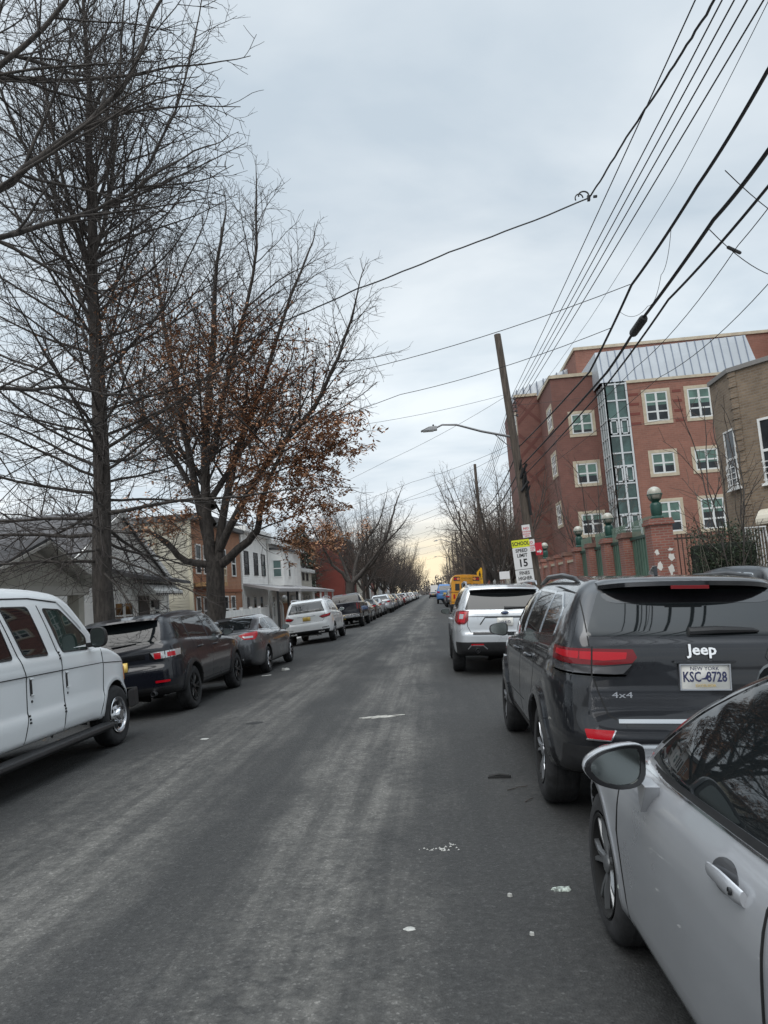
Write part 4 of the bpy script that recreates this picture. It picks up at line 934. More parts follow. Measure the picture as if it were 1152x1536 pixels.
def far_variants():
    """two plain street-car shapes copied down the kerb in several paints"""
    paints = [('dark grey', (.03, .032, .035)), ('black', (.008, .009, .011)), ('silver', (.42, .44, .46)), ('white', (.66, .67, .67)), ('dark red', (.11, .012, .015)), ('dark blue', (.015, .028, .07)), ('beige', (.30, .27, .22))]
    pms = [(n, M(n.replace(' ', '_')+'_street_paint', c, .3, .3 if n == 'silver' else 0, 1.0)) for n, c in paints]
    out = {}
    for kind, SPx in (('sedan', SP_ALT), ('SUV', SP_GLE)):
        t = empty('parked_'+('sedan' if kind == 'sedan' else 'suv')); S = Shape(SPx); suv = kind == 'SUV'
        z0 = .17 if suv else 0
        lights = [('tail_light', [(-.55, .1, 1.0+z0*.6), (-.93, .5, 1.04+z0*.6), (-.92, .3, .90+z0*.6), (-.6, .1, .88+z0*.6)], RED, .008, 0)]
        if suv: gr = [(-.74, 1.235), (.74, 1.235), (.60, 1.61), (-.60, 1.61)]; gs = [[(.60, 1.27), (1.2, 1.25), (1.15, 1.62), (.85, 1.60)], [(1.27, 1.25), (2.2, 1.21), (2.17, 1.65), (1.24, 1.63)], [(2.27, 1.205), (3.35, 1.15), (2.75, 1.6), (2.25, 1.65)]]
        else: gr = [(-.58, 1.13), (.58, 1.13), (.50, 1.37), (-.50, 1.37)]; gs = [[(1.0, 1.07), (1.95, 1.04), (1.93, 1.36), (1.62, 1.35)], [(2.02, 1.04), (3.2, 1.0), (2.6, 1.34), (2.0, 1.37)]]
        wagon(t, S, pms[0][1], .055, ALLOY, 5, .235, .375 if suv else .33, .23, .82, gr, gs, lights, [[(2.2, 1.05), (2.2, .4)]], mirror=(3.0, 1.05+z0*.8), handles=(), windscreen=((.62, 1.03+z0*.7), (.52, 1.36+z0*1.4)), headl=[(.5, .8), (.84, .85), (.84, .7), (.5, .68)])
        b = MB(); b.box(-.16, .16, -.02, .09, .86, 1.01); b.build('number_plate', PLATEY, t)
        out[kind] = t
    return out, pms
def place_far(proto, mat, x, y, label, group, rz=0., first=False):
    t = proto if first else copy_tree(proto)
    t.location = (x, y, (crown(x-.78)+crown(x+.78))/2); t.rotation_euler = (0, math.atan(tilt(x)), rz)
    tag(t, label, 'car', group)
    for c in t.children:
        if c.name.split('.')[0] in ('body', 'wheel_arch', 'door_mirror') and c.type == 'MESH':
            c.material_slots[0].link = 'OBJECT'; c.material_slots[0].material = mat
    return t
def build_bus(x, y, L=7., W=2.3, H=2.85, label='', sign=True):
    t = empty('school_bus', (x, y, crown(x)-.0), (0, math.atan(tilt(x)), 0)); tag(t, label, 'bus')
    Y = M('school_bus_yellow', (.62, .27, .012), .35, coat=.5, var=.08, vscale=2)
    b = MB(); ring = fillet([(-W/2, .55, .05), (W/2, .55, .05), (W/2, H*.80, .12), (W/2-.12, H-.06, .25), (0, H, .5), (-W/2+.12, H-.06, .25), (-W/2, H*.80, .12)], 5)
    b.prism([tuple(p) for p in ring], 0, L, 'y'); b.build('body', Y, t, bevel=.03)
    def pan(nm, x0, x1, z0, z1, m, d=.015): q = MB(); q.box(x0, x1, -d, .03, z0, z1); return q.build(nm, m, t, bevel=.004)
    s = W/2.3
    pan('rear_window', -.86*s, -.52*s, 1.62, 2.10, GLASS); pan('rear_window', .52*s, .86*s, 1.62, 2.10, GLASS)
    pan('rear_window', -.38*s, .38*s, 1.55, 2.10, GLASS)
    pan('rear_window', -.38*s, .38*s, .98, 1.42, GLASS)
    for k in (-1, 1):
        lp = pan('lamp_panel', min(k*.50*s, k*.98*s), max(k*.50*s, k*.98*s), 2.30, 2.58, BLKG)
        for q in (.62, .85):
            o = MB(); o.lathe([(.095, -.03), (.095, .0), (.001, -.032)][::-1], 16, 'y', c=(k*q*s, -.02, 2.44)); o.build('flasher', RED if q > .7 else M('amber_lens', (.7, .22, .02), .2, coat=1), lp)
        pan('tail_light', min(k*.86*s, k*1.0*s), max(k*.86*s, k*1.0*s), 1.05, 1.35, RED)
        for wy in (1.7, L-1.0): wheel(t, k*(W/2-.16), wy, .42, .42, .26, .24, Y, 6, k, False)
    sp = pan('name_board', -.47*s, .47*s, 2.31, 2.60, Y, .03)
    lettering('SCHOOL BUS', .17, BLK, sp, Matrix(((1, 0, 0, 0), (0, 0, -1, -.032), (0, 1, 0, 2.455), (0, 0, 0, 1))), 1.0*s*.78)
    q = MB(); q.box(-W/2-.02, W/2+.02, -.12, .02, .45, .68); q.build('rear_bumper', BLK, t, bevel=.02)
    for z in (.80, 1.48): q = MB(); q.box(-W/2-.004, W/2+.004, -.006, L+.002, z, z+.035); q.build('rub_rail', BLK, t)
    for k in (-1, 1):
        q = MB()
        for i in range(int((L-1.2)/.75)): q.box(min(k*W/2, k*(W/2+.008)), max(k*W/2, k*(W/2+.008)), .45+i*.75, 1.03+i*.75, 1.62, 2.12)
        o = q.build('side_windows', GLASS, t)
    return t
# ================================================================ ground, street
def road_material():
    m = bpy.data.materials.new('asphalt'); m.use_nodes = True; nt = m.node_tree; N = nt.nodes; L = nt.links; b = N['Principled BSDF']
    tc = N.new('ShaderNodeTexCoord'); sx = N.new('ShaderNodeSeparateXYZ'); L.new(tc.outputs['Object'], sx.inputs[0])
    def noise(scale, det=4, rough=.6, sc_=None):
        n = N.new('ShaderNodeTexNoise'); n.inputs['Scale'].default_value = scale; n.inputs['Detail'].default_value = det; n.inputs['Roughness'].default_value = rough
        if sc_:
            mp = N.new('ShaderNodeMapping'); mp.inputs['Scale'].default_value = sc_; L.new(tc.outputs['Object'], mp.inputs[0]); L.new(mp.outputs[0], n.inputs['Vector'])
        else: L.new(tc.outputs['Object'], n.inputs['Vector'])
        return n.outputs[0]
    def mth(op, a, b_=None, c=None, clamp=False):
        n = N.new('ShaderNodeMath'); n.operation = op; n.use_clamp = clamp
        for i, v in enumerate((a, b_, c)):
            if v is None: continue
            if isinstance(v, (int, float)): n.inputs[i].default_value = v
            else: L.new(v, n.inputs[i])
        return n.outputs[0]
    def ramp(v, stops):
        r = N.new('ShaderNodeValToRGB'); e = r.color_ramp.elements
        e[0].position, e[0].color = stops[0][0], (*[stops[0][1]]*3, 1); e[1].position, e[1].color = stops[-1][0], (*[stops[-1][1]]*3, 1)
        for p, v_ in stops[1:-1]: x = e.new(p); x.color = (v_, v_, v_, 1)
        L.new(v, r.inputs[0]); return r.outputs[0]
    wob = mth('MULTIPLY_ADD', noise(.35, 4), 1.5, -.75)
    xw = mth('ADD', sx.outputs[0], wob)
    u = mth('DIVIDE', mth('ADD', xw, 7.0), 10.0)          # x -7..3 -> 0..1
    X = lambda x: (x+7)/10
    lane = ramp(u, [(0, .05), (X(-3.7), .08), (X(-3.25), .6), (X(-2.75), 1), (X(-2.2), .75), (X(-1.85), .10), (X(-1.5), .18), (X(-1.15), .95), (X(-.6), 1), (X(-.2), .35), (X(.1), .10), (X(1.0), .10), (1, .08)])
    patchy = ramp(noise(1.1, 6, .62, (1.0, .4, 1)), [(.38, 0.), (.60, 1.)])
    fleck = ramp(noise(9, 7, .72, (.8, 1., 1)), [(.40, 0.), (.60, 1.)])
    streak = ramp(noise(1.0, 4, .6, (5.5, .22, 1)), [(.38, .45), (.60, 1.25)])
    lane = mth('MULTIPLY', lane, streak)
    f = mth('MULTIPLY', lane, mth('ADD', mth('MULTIPLY_ADD', fleck, .42, .12), mth('MULTIPLY', patchy, .55)), clamp=True)
    f = mth('ADD', f, mth('MULTIPLY', ramp(noise(.45, 4, .6), [(.55, 0.), (.75, 1.)]), mth('MULTIPLY', fleck, .35)), clamp=True)
    mx = N.new('ShaderNodeMix'); mx.data_type = 'RGBA'; L.new(f, mx.inputs[0]); mx.inputs[6].default_value = (.031, .0312, .031, 1); mx.inputs[7].default_value = (.114, .110, .102, 1)
    # aggregate: pale and dark stones
    v = N.new('ShaderNodeTexVoronoi'); v.inputs['Scale'].default_value = 85; L.new(tc.outputs['Object'], v.inputs['Vector'])
    sep = N.new('ShaderNodeSeparateColor'); L.new(v.outputs['Color'], sep.inputs[0])
    agg = ramp(sep.outputs[0], [(0, .80), (.5, .94), (.88, 1.04), (.95, 1.35), (1, 1.65)])
    m2 = N.new('ShaderNodeMix'); m2.data_type = 'RGBA'; m2.blend_type = 'MULTIPLY'; m2.inputs[0].default_value = 1; L.new(mx.outputs[2], m2.inputs[6]); L.new(agg, m2.inputs[7])
    fine = ramp(noise(28, 5, .7), [(.3, .72), (.7, 1.28)])
    m3 = N.new('ShaderNodeMix'); m3.data_type = 'RGBA'; m3.blend_type = 'MULTIPLY'; m3.inputs[0].default_value = 1; L.new(m2.outputs[2], m3.inputs[6]); L.new(fine, m3.inputs[7])
    L.new(m3.outputs[2], b.inputs['Base Color']); b.inputs['Roughness'].default_value = .82; b.inputs['Specular IOR Level'].default_value = .35
    bp = N.new('ShaderNodeBump'); bp.inputs['Strength'].default_value = .55; bp.inputs['Distance'].default_value = .006
    L.new(mth('ADD', noise(70, 3), v.outputs['Distance']), bp.inputs['Height']); L.new(bp.outputs[0], b.inputs['Normal'])
    return m
def build_street():
    am = road_material(); YE = 420
    xs = [KL+(KR-KL)*i/28 for i in range(29)]; ys = [-14, 10, 40, 100, 200, YE]
    b = MB(); V = [(x, y, crown(x)) for y in ys for x in xs]; n = len(xs)
    b.add(V, [(j*n+i, j*n+i+1, (j+1)*n+i+1, (j+1)*n+i) for j in range(len(ys)-1) for i in range(n-1)])
    o = b.build('road', am, smooth=True); tag(o, kind='structure')
    con = M('concrete', (.26, .255, .245), .85, var=.22, vscale=1.5, bump=.2, bscale=30)
    zl, zr = crown(KL), crown(KR)
    for nm, x0, x1, xo0, xo1, z in (('kerb', KL-.16, KL, 0, 0, zl), ('kerb', KR, KR+.16, 0, 0, zr)):
        b = MB(); b.box(x0, x1, -14, YE, z-.2, z+.13); tag(b.build(nm, con, bevel=.015), kind='structure')
    pv = M('pavement_slabs', (.24, .235, .225), .85, var=.25, vscale=1.1, bump=.25, bscale=25)
    for x0, x1, z, s in ((-9.35, KL-.161, zl+.118, .012), (KR+.161, 5.85, zr+.118, .012)):
        b = MB(); y = -14.
        while y < 130: b.box(x0, x1, y, y+1.49, z-.2, z); y += 1.5
        b.box(x0, x1, y, YE, z-.2, z); o = b.build('pavement', pv); tag(o, kind='structure')
    yard = M('yard_concrete', (.20, .195, .185), .9, var=.3, vscale=.6)
    for x0, x1 in ((-40, -9.36), (5.86, 60)):
        b = MB(); b.box(x0, x1, -14, YE, -.35, zl+.10); tag(b.build('yard', yard), kind='structure')
    b = MB(); b.add([(-1800, -400, -.36), (1800, -400, -.36), (1800, 3400, -.36), (-1800, 3400, -.36)], [(0, 1, 2, 3)])
    tag(b.build('ground', M('bare_ground', (.06, .055, .045), .95, var=.3, vscale=.05)), kind='structure')

# ================================================================ buildings
def frame(o, u, z0=0):
    """matrix: local x along the wall (u), local y out of the wall, local z up"""
    u = Vector((u[0], u[1], 0)).normalized(); nrm = Vector((u.y, -u.x, 0))
    m = Matrix(((u.x, nrm.x, 0), (u.y, nrm.y, 0), (0, 0, 1))).to_4x4(); m.translation = (o[0], o[1], z0); return m
WHITE = M('white_frame', (.70, .70, .68), .45, var=.06, vscale=3)
PANE = M('window_pane', (.024, .028, .032), .08, spec=.35, var=.5, vscale=.8)
PANEG = M('window_pane_green', (.045, .085, .078), .10, spec=.6, var=.45, vscale=.7)
STONE = M('cast_stone', (.42, .36, .27), .8, var=.1, vscale=3)
WR = random.Random(21)
BLIND = M('green_blind', (.085, .15, .125), .35, var=.25, vscale=1.2)
SWH = M('school_window_frame', (.56, .57, .56), .45)
def window(parent, m, u, z, w, h, fm=WHITE, gm=PANE, cols=1, rows=2, fr=.06, bar=.035, depth=.03, stone=None, sill=None, bars=None, sw=.16, blind=None):
    """m: wall frame matrix, (u,z) lower-left corner of the opening"""
    b = MB(); b.m = m
    for (a0, a1, c0, c1) in ((u, u+w, z, z+fr), (u, u+w, z+h-fr, z+h), (u, u+fr, z+fr, z+h-fr), (u+w-fr, u+w, z+fr, z+h-fr)): b.box(a0, a1, -.02, depth, c0, c1)
    for i in range(1, cols): x = u+w*i/cols; b.box(x-bar*1.4, x+bar*1.4, -.02, depth-.004, z+fr, z+h-fr)
    rr = rows if isinstance(rows, (list, tuple)) else [i/rows for i in range(1, rows)]
    for t in rr:
        for i in range(cols):
            x0 = u+w*i/cols+(bar*1.4 if i else fr); x1 = u+w*(i+1)/cols-(bar*1.4 if i < cols-1 else fr); b.box(x0, x1, -.02, depth-.006, z+h*t-bar, z+h*t+bar)
    f = b.build('window', fm, parent)
    g = MB(); g.m = m; g.box(u+fr*.5, u+w-fr*.5, -.015, .005, z+fr*.5, z+h-fr*.5); g.build('pane', gm, f)
    if blind:
        q = MB(); q.m = m; fz = WR.choice((.3, .45, .5, .62, .8)); q.box(u+fr*.6, u+w-fr*.6, .0055, .0075, z+h*(1-fz), z+h-fr*.6); q.build('blind', blind, f)
    if stone:
        s = MB(); s.m = m
        for (a0, a1, c0, c1) in ((u-sw, u+w+sw, z+h, z+h+sw), (u-sw, u+w+sw, z-sw, z), (u-sw, u, z, z+h), (u+w, u+w+sw, z, z+h)): s.box(a0, a1, -.02, depth+.01, c0, c1)
        s.build('surround', stone, f)
    if sill:
        s = MB(); s.m = m; s.box(u-.06, u+w+.06, -.02, .09, z-.07, z); s.build('sill', sill, f)
    if bars:
        s = MB(); s.m = m
        for k in range(4): s.tube([(u, .07, z+.08+k*.16), (u+w, .07, z+.08+k*.16)], .014, 6)
        for k in range(3): s.tube([(u+.06+(w-.12)*k/2, .075, z), (u+.06+(w-.12)*k/2, .075, z+.66)], .012, 6)
        s.build('guard_rail', bars, f)
    return f
def siding(mb, m, u0, u1, z0, z1, bh=.115, lap=.014, clip=None):
    """clapboards; clip(z)->(u0,u1) narrows them under a gable"""
    old = mb.m; mb.m = m; n = int(round((z1-z0)/bh))
    for i in range(n):
        a = z0+i*(z1-z0)/n; b = z0+(i+1)*(z1-z0)/n
        if clip: (p0, p1), (q0, q1) = clip(a), clip(b)
        else: p0, p1, q0, q1 = u0, u1, u0, u1
        if q1-q0 < .02 and p1-p0 < .02: continue
        mb.add([(p0, lap, a), (p1, lap, a), (q1, .001, b), (q0, .001, b), (p0, -.02, a), (p1, -.02, a)], [(0, 1, 2, 3), (0, 4, 5, 1)])
    mb.m = old

def build_school():
    t = empty('school_building', (12, 48, -.25)); tag(t, 'red brick school with glazed stair corner and standing seam metal top', 'school')
    P0 = Matrix.Translation((-12, -48, .25))
    def mb(): b = MB(); b.m = P0; return b
    red = brick('school_brick', (.235, .105, .076), (.20, .09, .066), (.23, .135, .105), .4, .13, .012, .12)
    drk = brick('school_dark_brick', (.160, .070, .055), (.14, .062, .05), (.15, .085, .07), .4, .13, .012, .14)
    X = [12.2, 13.62]; ZB = 14.3
    b = mb(); b.box(13.62, 34, 48, 62, -.2, ZB); b.box(11.85, 36, 54, 66, ZB, 18.6); b.box(26, 36, 50, 54, 15.2, 18.75)
    b.build('wall', red, t)
    b = mb(); b.box(9.1, 13.6, 50, 62, -.2, 15.5); b.build('dark_wing', drk, t)
    b = mb(); b.box(7.35, 9.1, 55.6, 64, -.2, 15.85); b.build('stair_block', drk, t)
    # diagonal dark bands on the stair block and darker string courses on the wing
    band = M('school_band_brick', (.115, .044, .036), .9)
    b = mb()
    for k in range(5):
        z = 3.4+k*2.6
        for s in (-1, 1):
            e_ = .004*(s > 0)
            p = [(7.36, z+(0 if s > 0 else 1.75)), (9.09, z+(1.75 if s > 0 else 0))]
            b.add([(p[0][0], 55.59-e_, p[0][1]-.16), (p[1][0], 55.59-e_, p[1][1]-.16), (p[1][0], 55.59-e_, p[1][1]+.16), (p[0][0], 55.59-e_, p[0][1]+.16), (p[0][0], 55.61, p[0][1]-.16), (p[1][0], 55.61, p[1][1]-.16), (p[1][0], 55.61, p[1][1]+.16), (p[0][0], 55.61, p[0][1]+.16)], [(0, 1, 2, 3), (0, 1, 5, 4), (2, 3, 7, 6)])
    b.build('diamond_band', band, t)
    b = mb()
    for z in (13.4, 12.75, 12.1, 11.45): 
        for (a, c) in ((13.64, 14.3), (16.5, 17.05), (19.2, 33.9)): b.box(a, c, 47.985, 48.01, z-.09, z+.09)
    b.build('string_course', M('school_course_brick', (.15, .045, .035), .9), t)
    # copings
    b = mb(); b.box(9.0, 13.7, 49.9, 50.3, 15.5, 15.72); b.box(9.0, 9.3, 50.3, 56, 15.5, 15.72); b.box(7.25, 9.0, 55.5, 56, 15.85, 16.05); b.box(13.62, 34, 47.92, 48.2, ZB-.12, ZB+.06)
    b.box(11.75, 36.1, 53.9, 54.3, 18.6, 18.82); b.box(11.75, 12.05, 54.3, 66, 18.6, 18.82); b.box(25.9, 36.1, 49.9, 50.3, 18.75, 19.0); b.build('coping', STONE, t)
    # metal mansard with seams
    met = M('zinc_panel', (.40, .43, .46), .5, .2, var=.06, vscale=.4); mets = M('zinc_seam', (.17, .20, .25), .5, .3)
    b = mb(); b.add([(11.95, 47.97, ZB+.06), (22.2, 47.97, ZB+.06), (21.8, 48.5, 16.85), (11.95, 48.5, 16.6), (11.95, 54, ZB+.06), (22.2, 54, ZB+.06), (21.8, 54, 16.85), (11.95, 54, 16.6)], [(0, 1, 2, 3), (3, 2, 6, 7), (0, 3, 7, 4), (1, 5, 6, 2)])
    b.add([(7.5, 57, 15.4), (12.2, 57, 15.4), (12.2, 57.3, 18.35), (7.5, 57.3, 16.75), (7.5, 63, 15.4), (12.2, 63, 15.4), (12.2, 63, 18.35), (7.5, 63, 16.75)], [(0, 1, 2, 3), (3, 2, 6, 7), (0, 3, 7, 4), (1, 5, 6, 2)])
    mr = b.build('metal_roof', met, t); b = mb()
    for i in range(19):
        x = 12.2+i*.525; b.add([(x-.03, 47.93, ZB+.06), (x+.03, 47.93, ZB+.06), (x+.03, 48.46, 16.62+(x-12)*.025), (x-.03, 48.46, 16.62+(x-12)*.025), (x-.03, 48.0, ZB+.06), (x+.03, 48., ZB+.06), (x+.03, 48.53, 16.6+(x-12)*.025), (x-.03, 48.53, 16.6+(x-12)*.025)], [(0, 1, 2, 3), (0, 3, 7, 4), (1, 5, 6, 2)])
    b.build('roof_seam', mets, mr); b = mb()
    for i in range(9):
        x = 7.7+i*.54; z = 16.75+(x-7.5)/4.7*1.6; b.box(x-.025, x+.025, 56.96, 57.25, 15.4, z)
    b.build('roof_seam', mets, mr)
    # glazed stair corner
    b = mb(); fr = M('curtain_wall_frame', (.48, .50, .51), .4)
    gl = PANEG
    b.box(12.2, 13.6, 48.02, 49.95, -.2, ZB)
    g = b.build('stair_glass', gl, t); b = mb(); zs = [ZB-.05]
    levels = [14.2, 13.1, 11.9, 10.75, 9.6, 8.75, 7.6, 6.6, 5.6, 4.6, 3.4, 2.2, 1.0]
    for x in (12.2, 12.88, 13.56): b.box(x-.06, x+.06, 47.94, 48.03, -.2, ZB)
    b.box(12.10, 12.26, 47.94, 48.1, -.2, ZB); b.box(13.5, 13.62, 47.93, 48.03, -.2, ZB)
    for z in levels: b.box(12.2, 13.6, 47.95, 48.02, z-.045, z+.045); b.box(12.14, 12.2, 48.1, 49.95, z-.045, z+.045)
    for y in (48.7, 49.3, 49.9): b.box(12.13, 12.2, y-.05, y+.05, -.2, ZB)
    b.build('stair_mullion', fr, g)
    for z0, z1 in ((10.85, 11.8), (7.7, 8.7), (4.7, 5.55)):
        for x in (12.3, 12.98):
            b = mb(); 
            for (a0, a1, c0, c1) in ((x, x+.48, z0, z0+.08), (x, x+.48, z1-.08, z1), (x, x+.08, z0, z1), (x+.40, x+.48, z0, z1)): b.box(a0, a1, 47.93, 48.0, c0, c1)
            b.build('casement', fr, g)
    m = P0 @ frame((0, 48), (1, 0))
    for x in (15.42, 18.15, 20.9, 23.6, 26.3):
        window(t, m, x-.72, 11.5, 1.44, 1.95, gm=PANE, blind=BLIND, fm=SWH, cols=2, rows=[.33, .67], stone=STONE, bar=.05, fr=.09, sw=.2)
        window(t, m, x-.72, 8.05, 1.44, 1.35, gm=PANE, blind=BLIND, fm=SWH, cols=2, rows=2, stone=STONE, bar=.05, fr=.09, sw=.2)
        window(t, m, x-.72, 4.25, 1.44, 1.95, gm=PANE, blind=BLIND, fm=SWH, cols=2, rows=[.33, .67], stone=STONE, bar=.05, fr=.09, sw=.2)
    m = P0 @ frame((0, 50), (1, 0))
    for z in (11.5, 8.05, 4.6): window(t, m, 10.25, z, 1.4, 1.38, gm=PANE, blind=BLIND, fm=SWH, cols=2, rows=2, stone=STONE, bar=.05, fr=.09, sw=.2)
    m = P0 @ frame((9.1, 60), (0, -1))
    for z in (12.3, 9.0, 5.5): window(t, m, 7.6, z, 1.7, 1.4, gm=PANE, cols=3, rows=2, stone=STONE, bar=.05, fr=.09, sw=.2)
    m = P0 @ frame((7.35, 62), (0, -1))
    for z in (13.2, 9.2, 5.2): window(t, m, 4.4, z, 1.5, 1.5, gm=PANE, cols=2, rows=2, stone=STONE, bar=.05, fr=.09, sw=.2)
    return t

def build_school_wall():
    pb = brick('pier_brick', (.25, .088, .062), (.20, .07, .055), (.22, .15, .125), .21, .068, .012, .22)
    grn = M('green_panel', (.07, .13, .095), .55, var=.2, vscale=1.5); dg = M('dark_green_iron', (.012, .055, .042), .4)
    grp = 'brick piers of the school wall'
    z0 = -.12
    ys = [19.55, 22.45, 24.85, 27.35, 29.95, 32.3, 34.6, 36.8, 39.1, 41.6, 44.1]
    names = ['nearest brick pier with flaking white paint carrying the largest globe lamp', 'plain brick pier between the nearest pier and the second globe lamp', 'brick pier carrying the second globe lamp', 'plain brick pier between the second and third globe lamps', 'brick pier carrying the third globe lamp'] + ['low brick pier, number %s past the third globe lamp' % n for n in ('one', 'two', 'three', 'four', 'five', 'six')]
    names[8] = 'brick pier carrying the farthest globe lamp'
    wp = M('flaked_paint', (.62, .60, .56), .8)
    for i, y in enumerate(ys):
        big = i == 0; w = .275 if big else .27; H = 3.15 if big else (3.02 if i < 5 else 2.95)
        t = empty('brick_pier', (5.95, y, z0)); tag(t, names[i], 'pier', grp)
        b = MB(); b.box(-w, w, -w, w, -.05, H-.14); b.build('shaft', pb, t)
        b = MB(); b.box(-w-.05, w+.05, -w-.05, w+.05, H-.14, H-.05); b.box(-w-.02, w+.02, -w-.02, w+.02, H-.05, H+.02); b.build('cap', pb if i % 2 == 0 else M('pier_cap', (.16, .09, .07), .9, var=.2), t, bevel=.01)
        if big:
            rng = random.Random(4)
            for (px, pz, sx_, sz) in ((-.15, 1.95, .10, .14), (.16, 2.15, .10, .12), (.12, 1.85, .10, .16), (.16, 2.35, .09, .05), (-.19, 2.3, .07, .10), (.03, 1.65, .10, .05), (.17, 1.6, .08, .12)):
                ring = [(px+sx_*math.cos(a)*rng.uniform(.5, 1), pz+sz*math.sin(a)*rng.uniform(.5, 1)) for a in np.linspace(0, 2*math.pi, 14, endpoint=False)]
                b = MB(); b.prism(ring, -w-.004, -w+.01, 'y'); b.build('paint_flake', wp, t)
    # panels between the piers
    for i in range(len(ys)-1):
        y0, y1 = ys[i]+.33, ys[i+1]-.31; sol = i < 4
        t = empty('fence_panel', (5.95, y0, z0)); tag(t, ['green ribbed fence panel between the nearest two brick piers', 'green ribbed fence panel just before the second globe lamp', 'green ribbed fence panel just after the second globe lamp', 'green ribbed fence panel just before the third globe lamp'][i] if sol else 'red brick infill wall between far school piers', 'fence', 'infill panels of the school wall')
        if sol:
            b = MB(); L = y1-y0; n = int(L/.12)
            for k in range(n): b.box(-.035+(.02 if k % 2 else 0), .02, k*L/n, (k+1)*L/n, .1, 2.72+.10*math.sin(math.pi*k/n))
            b.build('panel', grn, t)
            [MB().box(-.06, .05, -.04, L+.04, q0, q0+.08).build('rail', dg, t) for q0 in (2.78, .3)]
            b = MB()
            for k in range(n): b.box(-.008, .008, k*L/n+.02, k*L/n+.05, 2.86, 3.32)
            b.build('mesh_screen', M('green_mesh', (.11, .17, .13), .6), t)
        else:
            b = MB(); b.box(-.15, .15, 0, y1-y0, -.05, 2.5); b.build('infill', pb, t); b = MB(); b.box(-.19, .19, 0, y1-y0, 2.5, 2.6); b.build('coping', STONE, t)
    gm = M('globe_glass', (.33, .32, .27), .25, coat=.4)
    for y, lab, H in ((19.55, 'largest green post lamp with a round cream globe on the nearest pier', 3.17), (24.85, 'second green post lamp with cream globe on the school wall', 3.04), (29.95, 'third green post lamp with cream globe on the school wall', 3.04), (39.1, 'smallest farthest green globe lamp on the school wall', 2.97)):
        t = empty('globe_lamp', (5.95, y, z0+H)); tag(t, lab, 'lamp', 'globe lamps on the school wall')
        b = MB(); b.lathe([(.17, 0), (.17, .05), (.12, .09), (.135, .14), (.15, .36), (.13, .42), (.09, .45), (.12, .49), (.16, .52)], 18); b.build('post', dg, t, smooth=True)
        b = MB(); b.ball((0, 0, .68), .185, 20); b.build('globe', gm, t, smooth=True)
        b = MB(); b.tube([(.194*math.cos(a), .194*math.sin(a), .65) for a in np.linspace(0, 2*math.pi, 25)], .012, 6)
        for k in range(4):
            a = math.pi/4+k*math.pi/2; b.tube([(.194*math.cos(a)*math.cos(e), .194*math.sin(a)*math.cos(e), .65+.19*math.sin(e)) for e in np.linspace(-.75, .0, 6)], .012, 6)
        b.build('cage', dg, t, smooth=True)
    # iron fence from the last pier to the tan house
    t = empty('iron_fence', (6.3, 19.6, z0)); tag(t, 'thin dark iron bar fence behind the clipped hedge', 'fence')
    b = MB(); ir = M('rusty_iron', (.055, .035, .028), .7)
    for k in range(22): b.box(k*.11, k*.11+.022, -.01, .012, 0, 2.75)
    b.build('bars', ir, t); [MB().box(0, 2.35, -.02, .02, q0, q0+.05).build('rail', ir, t) for q0 in (2.6, .4)]
    t = empty('white_gate', (7.75, 18.9, z0)); tag(t, 'white painted metal bar gate at the corner of the tan house', 'gate')
    b = MB(); wm = M('white_iron', (.62, .62, .61), .5)
    for k in range(7): b.tube([(k*.075, -.28+k*.012, 0), (k*.075, -.28+k*.012, 2.72)], .012, 6)
    b.build('bars', wm, t); b = MB()
    for z in (.7, 1.55, 2.70): b.box(-.02, .5, -.30, -.24+.04, z, z+.03)
    b.tube([(.5, -.22, 2.72), (.72, -.25, .0)], .02, 6); b.build('frame', wm, t)

